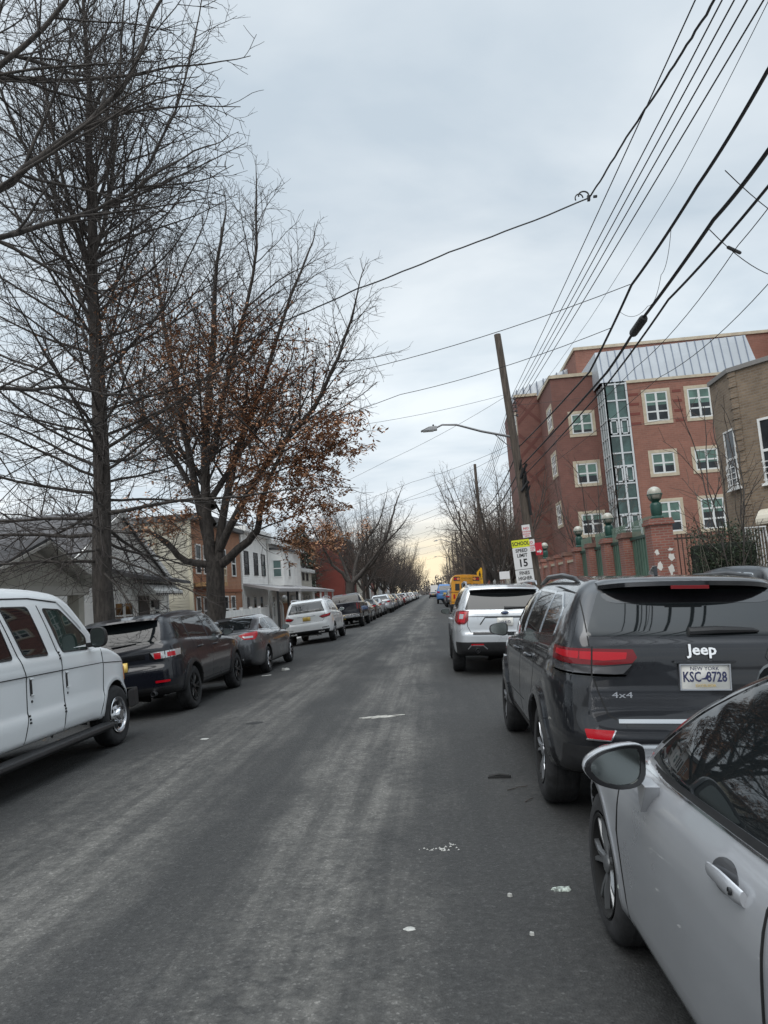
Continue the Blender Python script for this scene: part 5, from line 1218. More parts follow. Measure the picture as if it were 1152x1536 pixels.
def build_tan():
    t = empty('tan_brick_house', (8.5, 20.2, -.2)); tag(t, 'tan brick two storey house with angled bay at the right edge', 'house')
    P0 = Matrix.Translation((-8.5, -20.2, .2))
    br = brick('tan_brick', (.225, .165, .112), (.165, .118, .080), (.20, .165, .13), .215, .075, .014, .22)
    poly = [(8.5, 21.6), (8.5, 20.2), (9.9, 18.4), (11.6, 18.4), (13, 20.2), (16, 20.2), (16, 27), (11.5, 21.6)]
    b = MB(); b.m = P0; b.prism(poly, -.1, 6.95, 'z'); b.build('wall', br, t)
    cop = [(8.44, 21.6), (8.44, 20.18), (9.87, 18.34), (11.63, 18.34), (13.03, 20.14), (16.1, 20.14), (16.1, 27.1), (11.45, 21.7)]
    b = MB(); b.m = P0; b.prism(cop, 6.95, 7.07, 'z'); b.build('coping', M('tan_coping', (.20, .19, .18), .8), t)
    # rough quoin edge
    b = MB(); b.m = P0
    for k in range(46): 
        o = .012 if k % 2 else -.004; b.prism([(8.49-o, 20.32), (8.49-o, 20.19-o), (8.60, 20.04-o), (8.60, 20.3)], .2+k*.147, .2+k*.147+.135, 'z')
    b.build('quoin', br, t)
    m1 = P0 @ frame((8.5, 21.6), (0, -1)); m2 = P0 @ frame((8.5, 20.2), (1.4, -1.8)); m3 = P0 @ frame((9.9, 18.4), (1, 0))
    wb = M('white_guard', (.66, .66, .65), .5)
    window(t, m1, .60, 3.82, .70, 1.62, fr=.05, rows=2, bars=wb, sill=WHITE); window(t, m1, .60, .9, .70, 1.45, fr=.05, rows=2, sill=WHITE)
    window(t, m2, .62, 3.78, 1.3, 1.72, fr=.06, rows=2, bars=wb, sill=WHITE); window(t, m2, .62, .9, 1.3, 1.5, fr=.06, rows=2, sill=WHITE)
    window(t, m3, .3, 3.78, 1.1, 1.72, fr=.06, rows=2, sill=WHITE)
    b = MB(); b.m = m2; V = []
    for i, a in enumerate(np.linspace(0, math.pi/2, 7)):
        for u in np.linspace(.5, 2.1, 8): V.append((u, .05+.48*math.sin(a), 2.75+.36*math.cos(a)-.0))
    b.add(V, [(i*8+j, i*8+j+1, (i+1)*8+j+1, (i+1)*8+j) for i in range(6) for j in range(7)]); b.box(.5, 2.1, .04, .52, 2.70, 2.75); b.build('door_hood', M('cream_awning', (.50, .46, .38), .6), t)
    # hipped cap roof stub seen above the parapet
    b = MB(); b.m = P0; b.add([(10.2, 20.6, 7.0), (15.9, 20.6, 7.0), (15.9, 26.5, 7.0), (12, 21.6, 7.0), (11.3, 21.2, 8.2), (15, 22, 8.2), (15, 25, 8.2), (13, 22.5, 8.2)], [(0, 1, 5, 4), (1, 2, 6, 5), (2, 3, 7, 6), (3, 0, 4, 7), (4, 5, 6, 7)]); b.build('roof', M('dark_shingle', (.035, .036, .042), .9), t)

def gable_clip(uc, half, ztop, zbase, inset=0):
    return lambda z: (uc-half*(ztop-z)/(ztop-zbase)+inset, uc+half*(ztop-z)/(ztop-zbase)-inset)
def build_houses():
    SH = M('grey_shingle', (.085, .083, .086), .95, var=.25, vscale=6, bump=.4, bscale=30)
    wh = M('white_siding', (.78, .77, .74), .6, var=.06, vscale=1.2); tan_ = M('tan_siding', (.47, .445, .365), .6, var=.06, vscale=1.2)
    gry = M('grey_stucco', (.40, .38, .33), .9, var=.1, vscale=2); wood = M('weathered_wood', (.20, .17, .13), .85, var=.3, vscale=5); zb = -.2
    # -------- bungalow with a gabled porch
    t = empty('bungalow', (-11, 16.6, zb)); tag(t, 'low grey bungalow with a gabled front porch left of the big bare tree', 'house')
    def q():
        b_ = MB(); b_.m = Matrix.Translation((11, -16.6, 0)); return b_
    b = q(); b.box(-20, -11.5, 12.6, 19.9, 0, 2.75); b.build('wall', wh, t)
    b = q(); b.add([(-20.5, 12.2, 2.7), (-11.2, 12.2, 2.7), (-11.2, 20.3, 2.7), (-20.5, 20.3, 2.7), (-20.5, 16.3, 4.3), (-11.2, 16.3, 4.3)], [(0, 1, 5, 4), (2, 3, 4, 5), (1, 2, 5), (3, 0, 4), (0, 3, 2, 1)]); b.build('roof', SH, t)
    b = q(); ridge, e0, e1 = 3.62, 13.75, 19.45; yc = (e0+e1)/2; ez = 2.62
    for (ya, yb) in ((e0, yc), (e1, yc)):
        b.add([(-11.4, ya, ez), (-8.9, ya, ez), (-8.9, yb, ridge), (-11.4, yb, ridge), (-11.4, ya, ez+.10), (-8.9, ya, ez+.10), (-8.9, yb, ridge+.12), (-11.4, yb, ridge+.12)], [(0, 1, 2, 3), (4, 7, 6, 5), (0, 4, 5, 1), (1, 5, 6, 2), (0, 3, 7, 4)])
    b.build('porch_roof', SH, t)
    b = q()
    for (ya, yb) in ((e0, yc), (e1, yc)):
        sg = 1 if yb > ya else -1; b.add([(-11.3, ya+sg*.04, ez-.02), (-8.88, ya+sg*.04, ez-.02), (-8.88, yb, ridge-.025), (-11.3, yb, ridge-.025), (-8.88, ya, ez+.06), (-8.88, yb, ridge+.05), (-8.86, ya, ez+.06), (-8.86, yb, ridge+.05), (-8.86, ya+sg*.04, ez-.02), (-8.86, yb, ridge-.025)], [(0, 1, 2, 3), (6, 7, 9, 8), (1, 8, 9, 2), (4, 5, 7, 6)])
    b.build('soffit', M('soffit_paint', (.50, .48, .44), .7), t)
    b = q(); b.add([(-9.4, e0+.55, ez+.0), (-9.4, e1-.55, ez+.0), (-9.4, yc, ridge-.20), (-9.2, e0+.55, ez), (-9.2, e1-.55, ez), (-9.2, yc, ridge-.20)], [(0, 1, 2), (3, 4, 5), (0, 1, 4, 3), (1, 2, 5, 4), (2, 0, 3, 5)]); b.build('gable', gry, t)
    b = q(); b.box(-9.5, -9.1, e0+.4, e1-.5, ez-.22, ez-.005); b.build('beam', M('porch_beam', (.42, .40, .36), .8), t)
    for yy in (e0+.6, yc, e1-.85):
        b = q(); b.box(-9.45, -9.15, yy-.15, yy+.15, .1, ez-.22); b.build('post', gry, t)
    b = q(); b.box(-11.5, -9.1, e0+.4, e1-.4, -.1, .75); b.build('porch_wall', gry, t)
    m = Matrix.Translation((11, -16.6, 0)) @ frame((-11.5, 12), (0, 1)); m = m @ Matrix.Scale(1, 4)
    mm = Matrix.Translation((11, -16.6, 0)) @ frame((-11.49, 19.9), (0, -1))
    def east(x, y1): return Matrix(((0, 1, 0, x+11), (1, 0, 0, y1-16.6), (0, 0, 1, 0), (0, 0, 0, 1)))
    e = east(-11.49, 0); window(t, e, 15.2, 1.1, 1.5, 1.25, cols=2, rows=2); window(t, e, 17.6, 1.1, .9, 1.25, rows=2)
    # -------- white siding house
    t = empty('white_house', (-11, 25.5, zb)); tag(t, 'white clapboard house with awning over a dark door, behind the big bare tree', 'house')
    T = Matrix.Translation((11, -25.5, 0)); E = lambda x: T @ Matrix(((0, 1, 0, x), (1, 0, 0, 0), (0, 0, 1, 0), (0, 0, 0, 1)))
    b = MB(); b.m = T; b.prism([(-11.03, 20.9), (-11.03, 29.8), (-22, 29.8), (-22, 20.9)], 0, 3.1, 'z'); b.m = T
    b.add([(-11.03, 20.9, 3.1), (-11.03, 29.8, 3.1), (-11.03, 25.35, 5.35), (-22, 20.9, 3.1), (-22, 29.8, 3.1), (-22, 25.35, 5.35)], [(0, 1, 2), (3, 4, 5)])
    w = b.build('wall', wh, t)
    b = MB(); siding(b, E(-11.0), 20.9, 29.8, 0, 3.1); siding(b, E(-11.0), 0, 0, 3.1, 5.35, clip=gable_clip(25.35, 4.45, 5.35, 3.1))
    b.m = T; 
    S_ = T @ frame((-22, 20.9), (1, 0)); siding(b, S_, 0, 11, 0, 3.1); b.build('siding', wh, w)
    b = MB(); b.m = T; b.box(-11.1, -10.96, 20.84, 20.96, 0, 3.1); b.box(-11.1, -10.96, 29.72, 29.86, 0, 3.1); b.build('corner_board', WHITE, t)
    b = MB(); b.m = T
    for s in (-1, 1):
        ya = 25.35+s*4.9; za = 2.88
        b.add([(-22.4, ya, za), (-10.86, ya, za), (-10.86, 25.35, 5.38), (-22.4, 25.35, 5.38), (-22.4, ya, za+.14), (-10.86, ya, za+.14), (-10.86, 25.35, 5.56), (-22.4, 25.35, 5.56)], [(0, 1, 2, 3), (4, 7, 6, 5), (0, 4, 5, 1), (1, 5, 6, 2), (0, 3, 7, 4)])
    r = b.build('roof', SH, t)
    b = MB(); b.m = T
    for s in (-1, 1):
        ya = 25.35+s*4.9; za = 2.86; b.add([(-10.85, ya, za-.06), (-10.85, 25.35, 5.30), (-10.85, 25.35, 5.52), (-10.85, ya, za+.15), (-10.80, ya, za-.06), (-10.80, 25.35, 5.30), (-10.80, 25.35, 5.52), (-10.80, ya, za+.15)], [(0, 1, 2, 3), (4, 5, 6, 7), (0, 1, 5, 4), (2, 3, 7, 6), (0, 3, 7, 4)])
    b.build('rake_board', WHITE, t)
    b = MB(); b.m = T; b.add([(-11.0, 24.3, 3.42), (-10.2, 24.3, 3.16), (-10.2, 30.4, 3.0), (-11., 30.4, 3.22), (-11.0, 24.3, 3.30), (-10.2, 24.3, 3.04), (-10.2, 30.4, 2.88), (-11., 30.4, 3.1)], [(0, 1, 2, 3), (4, 5, 6, 7), (0, 1, 5, 4), (1, 2, 6, 5), (2, 3, 7, 6)]); b.build('pent_roof', SH, t)
    e = E(-10.985)
    window(t, e, 24.65, 1.28, .78, .98, cols=1, rows=[.5], bar=.03); window(t, e, 25.47, 1.28, .78, .98, cols=1, rows=[.5], bar=.03); window(t, e, 28.25, 1.4, .6, .95, rows=2)
    b = MB(); b.m = e; b.box(26.75, 27.75, 0, .035, .35, 2.45); d = b.build('door', M('dark_door', (.012, .012, .013), .4), t); b = MB(); b.m = e; b.ball((26.85, .06, 1.35), .04, 8); b.build('handle', CHR, d)
    aw = M('aluminium_awning', (.52, .52, .50), .5, var=.08, vscale=3)
    b = MB(); b.m = e; y0, y1 = 26.3, 29.2; n = 14
    pr = [(0.02, 2.95), (.55, 2.82), (.85, 2.58), (.85, 2.48)]
    V = [(y0+(y1-y0)*i/n, a, z+(.012 if i % 2 else 0)) for i in range(n+1) for a, z in pr]; b.add(V, [(i*4+j, i*4+j+1, (i+1)*4+j+1, (i+1)*4+j) for i in range(n) for j in range(3)])
    for yy in (y0, y1): b.add([(yy, a, z) for a, z in pr]+[(yy, .02, 2.5)], [(0, 1, 2, 3, 4)])
    b.build('awning', aw, t)
    b = MB(); b.m = e
    for i in range(n): b.add([(y0+(y1-y0)*i/n, .856, 2.50), (y0+(y1-y0)*(i+1)/n, .856, 2.50), (y0+(y1-y0)*(i+.5)/n, .856, 2.40)], [(0, 1, 2)])
    b.build('awning_scallop', BLK, t)
    b = MB(); b.m = e; b.box(27.95, 28.1, .02, .12, 2.0, 2.3); b.build('wall_lantern', BLK, t); b = MB(); b.m = e; b.box(27.9, 28.15, .0, .1, 1.5, 1.7); b.build('letter_box', BLK, t)
    b = MB(); b.m = e; b.box(26.0, 29.9, 1.5, 1.58, .95, 1.05)
    for k in range(14): b.box(26.05+k*.29, 26.11+k*.29, 1.51, 1.57, .1, .95)
    b.build('porch_rail', wood, t)
    b = MB(); b.m = T; b.box(-11, -9.5, 26, 30, -.1, .35); b.build('porch_step', M('step_concrete', (.25, .24, .23), .9), t)
    # -------- brick fronted row house with a tan flank
    t = empty('row_house', (-10.45, 35.5, zb)); tag(t, 'two storey orange brick row house with a tan siding flank', 'house')
    T = Matrix.Translation((10.45, -35.5, 0)); E = lambda x: T @ Matrix(((0, 1, 0, x), (1, 0, 0, 0), (0, 0, 1, 0), (0, 0, 0, 1)))
    ob = brick('orange_brick', (.33, .135, .062), (.28, .11, .052), (.30, .20, .14), .21, .07, .012, .15)
    b = MB(); b.m = T; b.box(-22, -10.45, 31.35, 39.55, 0, 5.7); b.build('brick_wall', ob, t)
    b = MB(); siding(b, T @ frame((-22, 31.33), (1, 0)), 0, 11.52, 0, 5.7, bh=.13); fl = b.build('flank_siding', tan_, t)
    b = MB(); b.m = T; b.box(-10.56, -10.40, 31.24, 31.36, 0, 5.7); b.build('corner_board', M('cream_board', (.58, .54, .42), .6), t)
    b = MB(); b.m = T; b.box(-12.0, -11.93, 31.22, 31.32, 0, 5.6); b.build('downpipe', M('downpipe_tan', (.38, .34, .26), .6), t)
    b = MB(); b.m = T; b.box(-22.2, -10.2, 31.2, 39.7, 5.7, 5.9); b.build('roof', M('flat_roof', (.10, .10, .10), .9), t)
    e = E(-10.44)
    for (y, z, w_, h) in ((31.75, 1.05, .62, 1.3), (32.75, 1.05, .62, 1.3), (35.95, 1.05, .85, 1.3), (37.3, 1.05, .8, 1.3), (31.9, 3.35, .75, 1.35), (33.0, 3.35, .75, 1.35), (35.9, 3.35, .8, 1.35), (37.7, 3.35, .8, 1.35)): window(t, e, y, z, w_, h, rows=2)
    b = MB(); b.m = e; b.box(31.5, 34.2, 0, .75, 2.78, 2.95); b.build('balcony_slab', M('balcony_wood', (.34, .20, .09), .8, var=.2), t)
    b = MB(); b.m = e; b.box(31.5, 34.2, .70, .75, 3.55, 3.62)
    for k in range(12): b.box(31.55+k*.235, 31.58+k*.235, .70, .74, 2.95, 3.55)
    b.build('balcony_rail', M('pale_rail', (.5, .42, .3), .7), t)
    b = MB(); b.m = e; b.box(31.3, 39.5, 0, .05, 2.55, 2.68); b.build('string_course', M('brick_course', (.24, .09, .045), .9), t)
    # -------- white porch house
    def vict(y0, y1, lab, X=-10.45, bay=None, H=5.9, seed=0, mat=wh):
        t = empty('porch_house', (X, (y0+y1)/2, zb)); tag(t, lab, 'house'); T = Matrix.Translation((-X, -(y0+y1)/2, 0)); E = lambda x: T @ Matrix(((0, 1, 0, x), (1, 0, 0, 0), (0, 0, 1, 0), (0, 0, 0, 1)))
        b = MB(); b.m = T; b.box(X-10, X-.02, y0, y1, 0, H); w = b.build('wall', mat, t)
        b = MB(); siding(b, E(X), y0, y1, 0, H, bh=.13); siding(b, T @ frame((X-10, y0), (1, 0)), 0, 10, 0, H, bh=.13); b.build('siding', mat, w)
        b = MB(); b.m = T; b.box(X-10.2, X+.35, y0-.12, y1+.12, H, H+.28); b.build('cornice', WHITE, t)
        b = MB(); b.m = T; b.add([(X+.3, y0-.1, H+.28), (X+.3, y1+.1, H+.28), (X-2.2, y1+.1, H+1.2), (X-2.2, y0-.1, H+1.2), (X-10, y0-.1, H+1.2), (X-10, y1+.1, H+1.2), (X-10, y0-.1, H+.28), (X-10, y1+.1, H+.28)], [(0, 1, 2, 3), (3, 2, 5, 4), (0, 3, 4, 6), (1, 7, 5, 2)]); b.build('roof', SH, t)
        e = E(X+.02)
        if bay:
            a0, a1 = bay; pl = [(X, a0), (X+.75, a0+.6), (X+.75, a1-.6), (X, a1)]
            b = MB(); b.m = T; b.prism(pl, 2.9, H-.35, 'z'); b.build('bay', wh, t); b = MB(); b.m = T
            b.prism([(X-.01, a0-.15), (X+.9, a0+.5), (X+.9, a1-.5), (X-.01, a1+.15)], H-.35, H-.22, 'z'); b.build('bay_roof', SH, t)
            window(t, T @ Matrix(((.78, .62, 0, X), (.62, -.78, 0, a0), (0, 0, 1, 0), (0, 0, 0, 1))) @ Matrix.Scale(1, 4), .16, 3.45, .65, 1.15, gm=PANEG, rows=2)
            window(t, E(X+.77), (a0+a1)/2-.35, 3.45, .7, 1.15, rows=2)
        else:
            for yy in (y0+.5, y0+2.7, y0+4.6): window(t, e, yy, 3.5, .95, 1.35, fm=M('black_frame', (.02, .02, .022), .5), rows=2)
        n = int((y1-y0)/1.7)
        for k in range(n): window(t, e, y0+.5+k*1.6, .9, .75, 1.4, rows=2)
        b = MB(); b.m = T; b.add([(X, y0+.05, 3.0), (X, y1-.05, 3.0), (X+2.0, y1-.05, 2.6), (X+2.0, y0+.05, 2.6), (X, y0+.05, 2.88), (X, y1-.05, 2.88), (X+2., y1-.05, 2.42), (X+2., y0+.05, 2.42)], [(0, 1, 2, 3), (4, 5, 6, 7), (3, 2, 6, 7), (0, 3, 7, 4), (1, 5, 6, 2)]); b.build('porch_roof', M('porch_metal', (.30, .29, .29), .6), t)
        for k in range(3): b = MB(); b.m = T; yy = y0+.25+k*(y1-y0-.5)/2; b.box(X+1.8, X+1.92, yy-.06, yy+.06, 0, 2.45); b.build('post', BLK if seed == 0 else WHITE, t)
        return t
    vict(39.8, 46.0, 'white siding house with black upper windows and a grey porch roof', seed=0)
    vict(46.3, 57.8, 'white house with a three sided upper bay left of the red brick house', bay=(46.9, 51.6), H=5.6, seed=1)
    vict(58.6, 66., 'cream house with a low porch just before the red brick house', H=4.2, seed=2, mat=M('cream_siding', (.5, .47, .40), .6), X=-11.)
    rb = brick('deep_red_brick', (.16, .034, .026), (.135, .03, .022), (.15, .04, .03), .21, .07, .010, .15)
    t = empty('red_brick_house', (-9.6, 84, zb)); tag(t, 'dark red painted brick house behind the forked tree', 'house')
    b = MB(); b.box(-9, 0, -5, 7, 0, 8.1); b.build('wall', rb, t); b = MB(); b.box(-9.1, .12, -5.12, 7.1, 8.1, 8.45); b.build('cornice', M('grey_cornice', (.25, .25, .25), .7), t)
    for xx in (-6.5, -4.0): 
        for z in (2.6, 5.6): window(t, frame((-9, -5.01), (1, 0)), xx+9, z, .9, 1.4, rows=2)
    b = MB(); b.box(-5.2, -4.55, -5.45, -5.02, 4.2, 4.65); b.build('air_conditioner', WHITE, t)
    rng = random.Random(7); cols = [('pale grey', (.42, .42, .42)), ('cream', (.5, .46, .38)), ('brown brick', (.17, .09, .06)), ('white', (.6, .6, .58)), ('dull red brick', (.2, .06, .04)), ('buff', (.36, .30, .22))]
    y = 93
    for k, (nm, c) in enumerate(cols*2):
        w_ = rng.uniform(6.5, 9); H = rng.uniform(5.6, 7.8); t = empty('row_house', (-10.6, y, zb)); tag(t, '%s row house, %s beyond the red brick one' % (nm, ['first', 'second', 'third', 'fourth', 'fifth', 'sixth', 'seventh', 'eighth', 'ninth', 'tenth', 'eleventh', 'twelfth'][k]), 'house', 'row houses far down the left side')
        b = MB(); b.box(-9, 0, 0, w_, 0, H); b.build('wall', M(nm.replace(' ', '_')+'_front', c, .85, var=.12, vscale=1), t)
        b = MB(); b.box(-9.1, .3, -.1, w_+.1, H, H+.3); b.build('cornice', SH, t)
        e = Matrix(((0, 1, 0, .01), (1, 0, 0, 0), (0, 0, 1, 0), (0, 0, 0, 1)))
        for z in (1., 3.9): 
            for q_ in range(3): window(t, e, .8+q_*(w_-1.8)/2.4, z, .9, 1.4, rows=2)
        y += w_+rng.uniform(.3, 1.6)
    # right side, past the school
    y = 70
    for k, (nm, c) in enumerate(cols):
        w_ = rng.uniform(7, 10); H = rng.uniform(6, 8.5); t = empty('row_house', (8.8, y, zb)); tag(t, '%s row house, %s past the school behind bare trees' % (nm, ['first', 'second', 'third', 'fourth', 'fifth', 'sixth'][k]), 'house', 'row houses past the school')
        b = MB(); b.box(0, 9, 0, w_, 0, H); b.build('wall', M(nm.replace(' ', '_')+'_front', c, .85, var=.12, vscale=1), t)
        b = MB(); b.box(-.3, 9.1, -.1, w_+.1, H, H+.3); b.build('cornice', SH, t)
        e = Matrix(((0, -1, 0, -.01), (1, 0, 0, 0), (0, 0, 1, 0), (0, 0, 0, 1)))
        for z in (1., 3.9):
            for q_ in range(3): window(t, e, .8+q_*(w_-1.8)/2.4, z, .9, 1.4, rows=2)
        y += w_+rng.uniform(2, 6)
    # -------- front yard walls
    t = empty('white_fence', (-9.5, 32, zb)); tag(t, 'low white solid panel fence in front of the orange brick house', 'fence')
    b = MB(); b.box(-.05, .05, 0, 9.2, .25, 1.62); b.build('panel', WHITE, t); b = MB()
    for k in range(6): b.box(-.08, .08, k*1.84-.06, k*1.84+.06, 0, 1.72)
    b.build('posts', WHITE, t)
    for y, lab in ((46.2, 'orange brick gate pier with white ball finial, nearer of the pair'), (49.0, 'orange brick gate pier with white ball finial, farther of the pair')):
        t = empty('gate_pier', (-9.5, y, zb)); tag(t, lab, 'pier', 'gate piers of the porch houses')
        b = MB(); b.box(-.28, .28, -.28, .28, 0, 1.75); b.build('shaft', ob, t); b = MB(); b.box(-.34, .34, -.34, .34, 1.75, 1.85); b.build('cap', STONE, t); b = MB(); b.ball((0, 0, 2.05), .2, 12); b.build('ball', WHITE, t, smooth=True)
    t = empty('yard_wall', (-9.5, 49.3, zb)); tag(t, 'low orange brick yard wall beyond the gate piers', 'wall'); b = MB(); b.box(-.12, .12, 0, 8.5, 0, 1.35); b.build('wall', ob, t)
    b = MB(); b.box(-.15, .15, 0, 8.5, 1.35, 1.42); b.build('coping', STONE, t)
    t = empty('arched_gate', (-9.5, 42.6, zb)); tag(t, 'white metal gate with a rounded top between fence and brick pier', 'gate'); b = MB()
    b.tube([(0, 0, 0), (0, 0, 1.45)]+[(0, 1.5-1.5*math.cos(a), 1.45+.5*math.sin(a)) for a in np.linspace(0, math.pi, 11)]+[(0, 3, 1.45), (0, 3, 0)], .04, 6); b.build('frame', WHITE, t); b = MB()
    for k in range(11): b.box(-.012, .012, .25+k*.25, .275+k*.25, .1, 1.45+.45*math.sin(math.pi*(.25+k*.25)/3))
    b.build('bars', WHITE, t)
# ================================================================ trees
BARK = M('bark', (.050, .043, .038), .95, var=.4, vscale=14, bump=.6, bscale=30, stretch=(1, 1, .25))
TWIG = M('twig_bark', (.042, .034, .030), .9)
TWIGB = M('brown_twig_bark', (.085, .060, .047), .9)
LEAFB = M('brown_oak_leaf', (.25, .125, .066), .8, col2=(.46, .245, .135), vscale=3.5, lo=.35, hi=.65)
LEAFG = M('hedge_leaf', (.012, .022, .010), .6, col2=(.035, .055, .022), vscale=6)
def unit(v): l = math.sqrt(v[0]*v[0]+v[1]*v[1]+v[2]*v[2]) or 1; return (v[0]/l, v[1]/l, v[2]/l)
class Tree:
    def __init__(s, seed): s.r = random.Random(seed); s.B = []      # (pts, radii, level)
    def grow(s, p, d, L, r0, r1, k, wob, trop, lvl):
        R = s.r; pts = [p]; rad = [r0]; d = unit(d)
        for i in range(k):
            d = unit((d[0]+R.gauss(0, wob), d[1]+R.gauss(0, wob), d[2]+R.gauss(0, wob)+trop))
            q = L/k; p = (p[0]+d[0]*q, p[1]+d[1]*q, p[2]+d[2]*q); pts.append(p); rad.append(r0+(r1-r0)*(i+1)/k)
        b = (pts, rad, lvl); s.B.append(b); return b
    def limb(s, pts, r0, r1, lvl=1, sub=3):
        """an explicit limb through given points, smoothed"""
        P = np.array(pts, float); n = len(P); out = []
        for i in range(n-1):
            a, b, c, d = P[max(i-1, 0)], P[i], P[i+1], P[min(i+2, n-1)]
            for t in np.linspace(0, 1, sub, endpoint=False):
                out.append(.5*((2*b)+(-a+c)*t+(2*a-5*b+4*c-d)*t*t+(-a+3*b-3*c+d)*t**3))
        out.append(P[-1]); m = len(out); R = s.r
        out = [tuple(float(x)+R.gauss(0, .02) for x in q) for q in out]
        b = (out, [r0+(r1-r0)*(i/(m-1))**.85 for i in range(m)], lvl); s.B.append(b); return b
    def length(s, b): P = b[0]; return sum(math.dist(P[i], P[i+1]) for i in range(len(P)-1))
    def at(s, b, t):
        P, rad, _ = b; n = len(P)-1; f = min(t*n, n-1e-6); i = int(f); f -= i
        a, c = P[i], P[i+1]; return tuple(a[j]+(c[j]-a[j])*f for j in range(3)), unit(tuple(c[j]-a[j] for j in range(3))), rad[i]+(rad[i+1]-rad[i])*f
    def spawn(s, b, n, t0, t1, ang, Lf, rf, k, wob, trop, lvl, rmin=.004, tip=.4, azim=None):
        R = s.r; out = []
        ph = R.uniform(0, 6.28)
        for i in range(n):
            t = t0+(t1-t0)*(i+R.random())/n; p, d, r = s.at(b, t); a = math.radians(R.gauss(*ang))
            ref = (0, 0, 1) if abs(d[2]) < .85 else (1, 0, 0)
            u = unit((d[1]*ref[2]-d[2]*ref[1], d[2]*ref[0]-d[0]*ref[2], d[0]*ref[1]-d[1]*ref[0])); w = (d[1]*u[2]-d[2]*u[1], d[2]*u[0]-d[0]*u[2], d[0]*u[1]-d[1]*u[0])
            ph += 2.4+R.uniform(-.5, .5); f = ph
            c, sn, ca, sa = math.cos(f), math.sin(f), math.cos(a), math.sin(a)
            dd = tuple(d[j]*ca+(u[j]*c+w[j]*sn)*sa for j in range(3))
            L = Lf(t)*R.uniform(.65, 1.15); rr = max(rmin, min(r*.75, rf*L))
            out.append(s.grow(p, dd, L, rr, max(rmin*.7, rr*tip*.6), k, wob, trop, lvl))
        return out
    def mesh(s, name, lvls, mat, parent, sides):
        Bs = [b for b in s.B if b[2] in lvls]; groups = {}
        for b in Bs: groups.setdefault((len(b[0]), sides[b[2]]), []).append(b)
        V = []; Q = []; base = 0
        for (k, n), bs in groups.items():
            P = np.array([b[0] for b in bs], float); Rr = np.array([b[1] for b in bs], float)
            T = np.gradient(P, axis=1); T /= np.linalg.norm(T, axis=2, keepdims=True)+1e-9
            mean = P[:, -1]-P[:, 0]; ref = np.where((np.abs(mean[:, 2]) < .7*np.linalg.norm(mean, axis=1))[:, None], np.array([[0, 0, 1.]]), np.array([[1., 0, 0]]))[:, None]
            U = np.cross(T, ref); U /= np.linalg.norm(U, axis=2, keepdims=True)+1e-9; W = np.cross(T, U)
            a = np.arange(n)*2*math.pi/n; ring = U[:, :, None]*np.cos(a)[:, None]+W[:, :, None]*np.sin(a)[:, None]
            X = P[:, :, None]+ring*Rr[:, :, None, None]; V.append(X.reshape(-1, 3))
            B = len(bs); ib = np.arange(B)[:, None, None]*(k*n)+base; ik = np.arange(k-1)[None, :, None]*n; j = np.arange(n)[None, None]; j2 = (j+1) % n
            Q.append(np.stack((ib+ik+j, ib+ik+j2, ib+ik+n+j2, ib+ik+n+j), -1).reshape(-1, 4)); base += B*k*n
        V = np.concatenate(V)
        if parent is not None: V = V-np.array(parent.location)
        return link(name, npmesh(name, V, quads=np.concatenate(Q), mats=[mat]), parent)
    def leaves(s, name, lvls, test, per, size, mat, parent, droop=.6):
        R = s.r; V = []; Q = []
        for (P, rad, l) in s.B:
            if l not in lvls: continue
            for p in P[1:]:
                q = test(p)
                if q <= 0: continue
                for _ in range(per):
                    if R.random() > q: continue
                    L = size*R.uniform(.6, 1.25); w = L*.42; az = R.uniform(0, 6.28); dz = -R.uniform(.2, 1.)*droop-R.random()*.3
                    d = unit((math.cos(az), math.sin(az), dz)); sd = unit((-math.sin(az)+R.gauss(0, .3), math.cos(az)+R.gauss(0, .3), R.gauss(0, .4)))
                    p0 = tuple(p[j]+R.gauss(0, .05) for j in range(3)); n = len(V)
                    m_ = tuple(p0[j]+d[j]*L*.5 for j in range(3)); e = tuple(p0[j]+d[j]*L for j in range(3))
                    V += [p0, tuple(m_[j]+sd[j]*w*.5 for j in range(3)), e, tuple(m_[j]-sd[j]*w*.5 for j in range(3))]; Q.append((n, n+1, n+2, n+3))
        if not V: return None
        V = np.array(V)-np.array(parent.location); return link(name, npmesh(name, V, quads=Q, mats=[mat], smooth=False), parent)

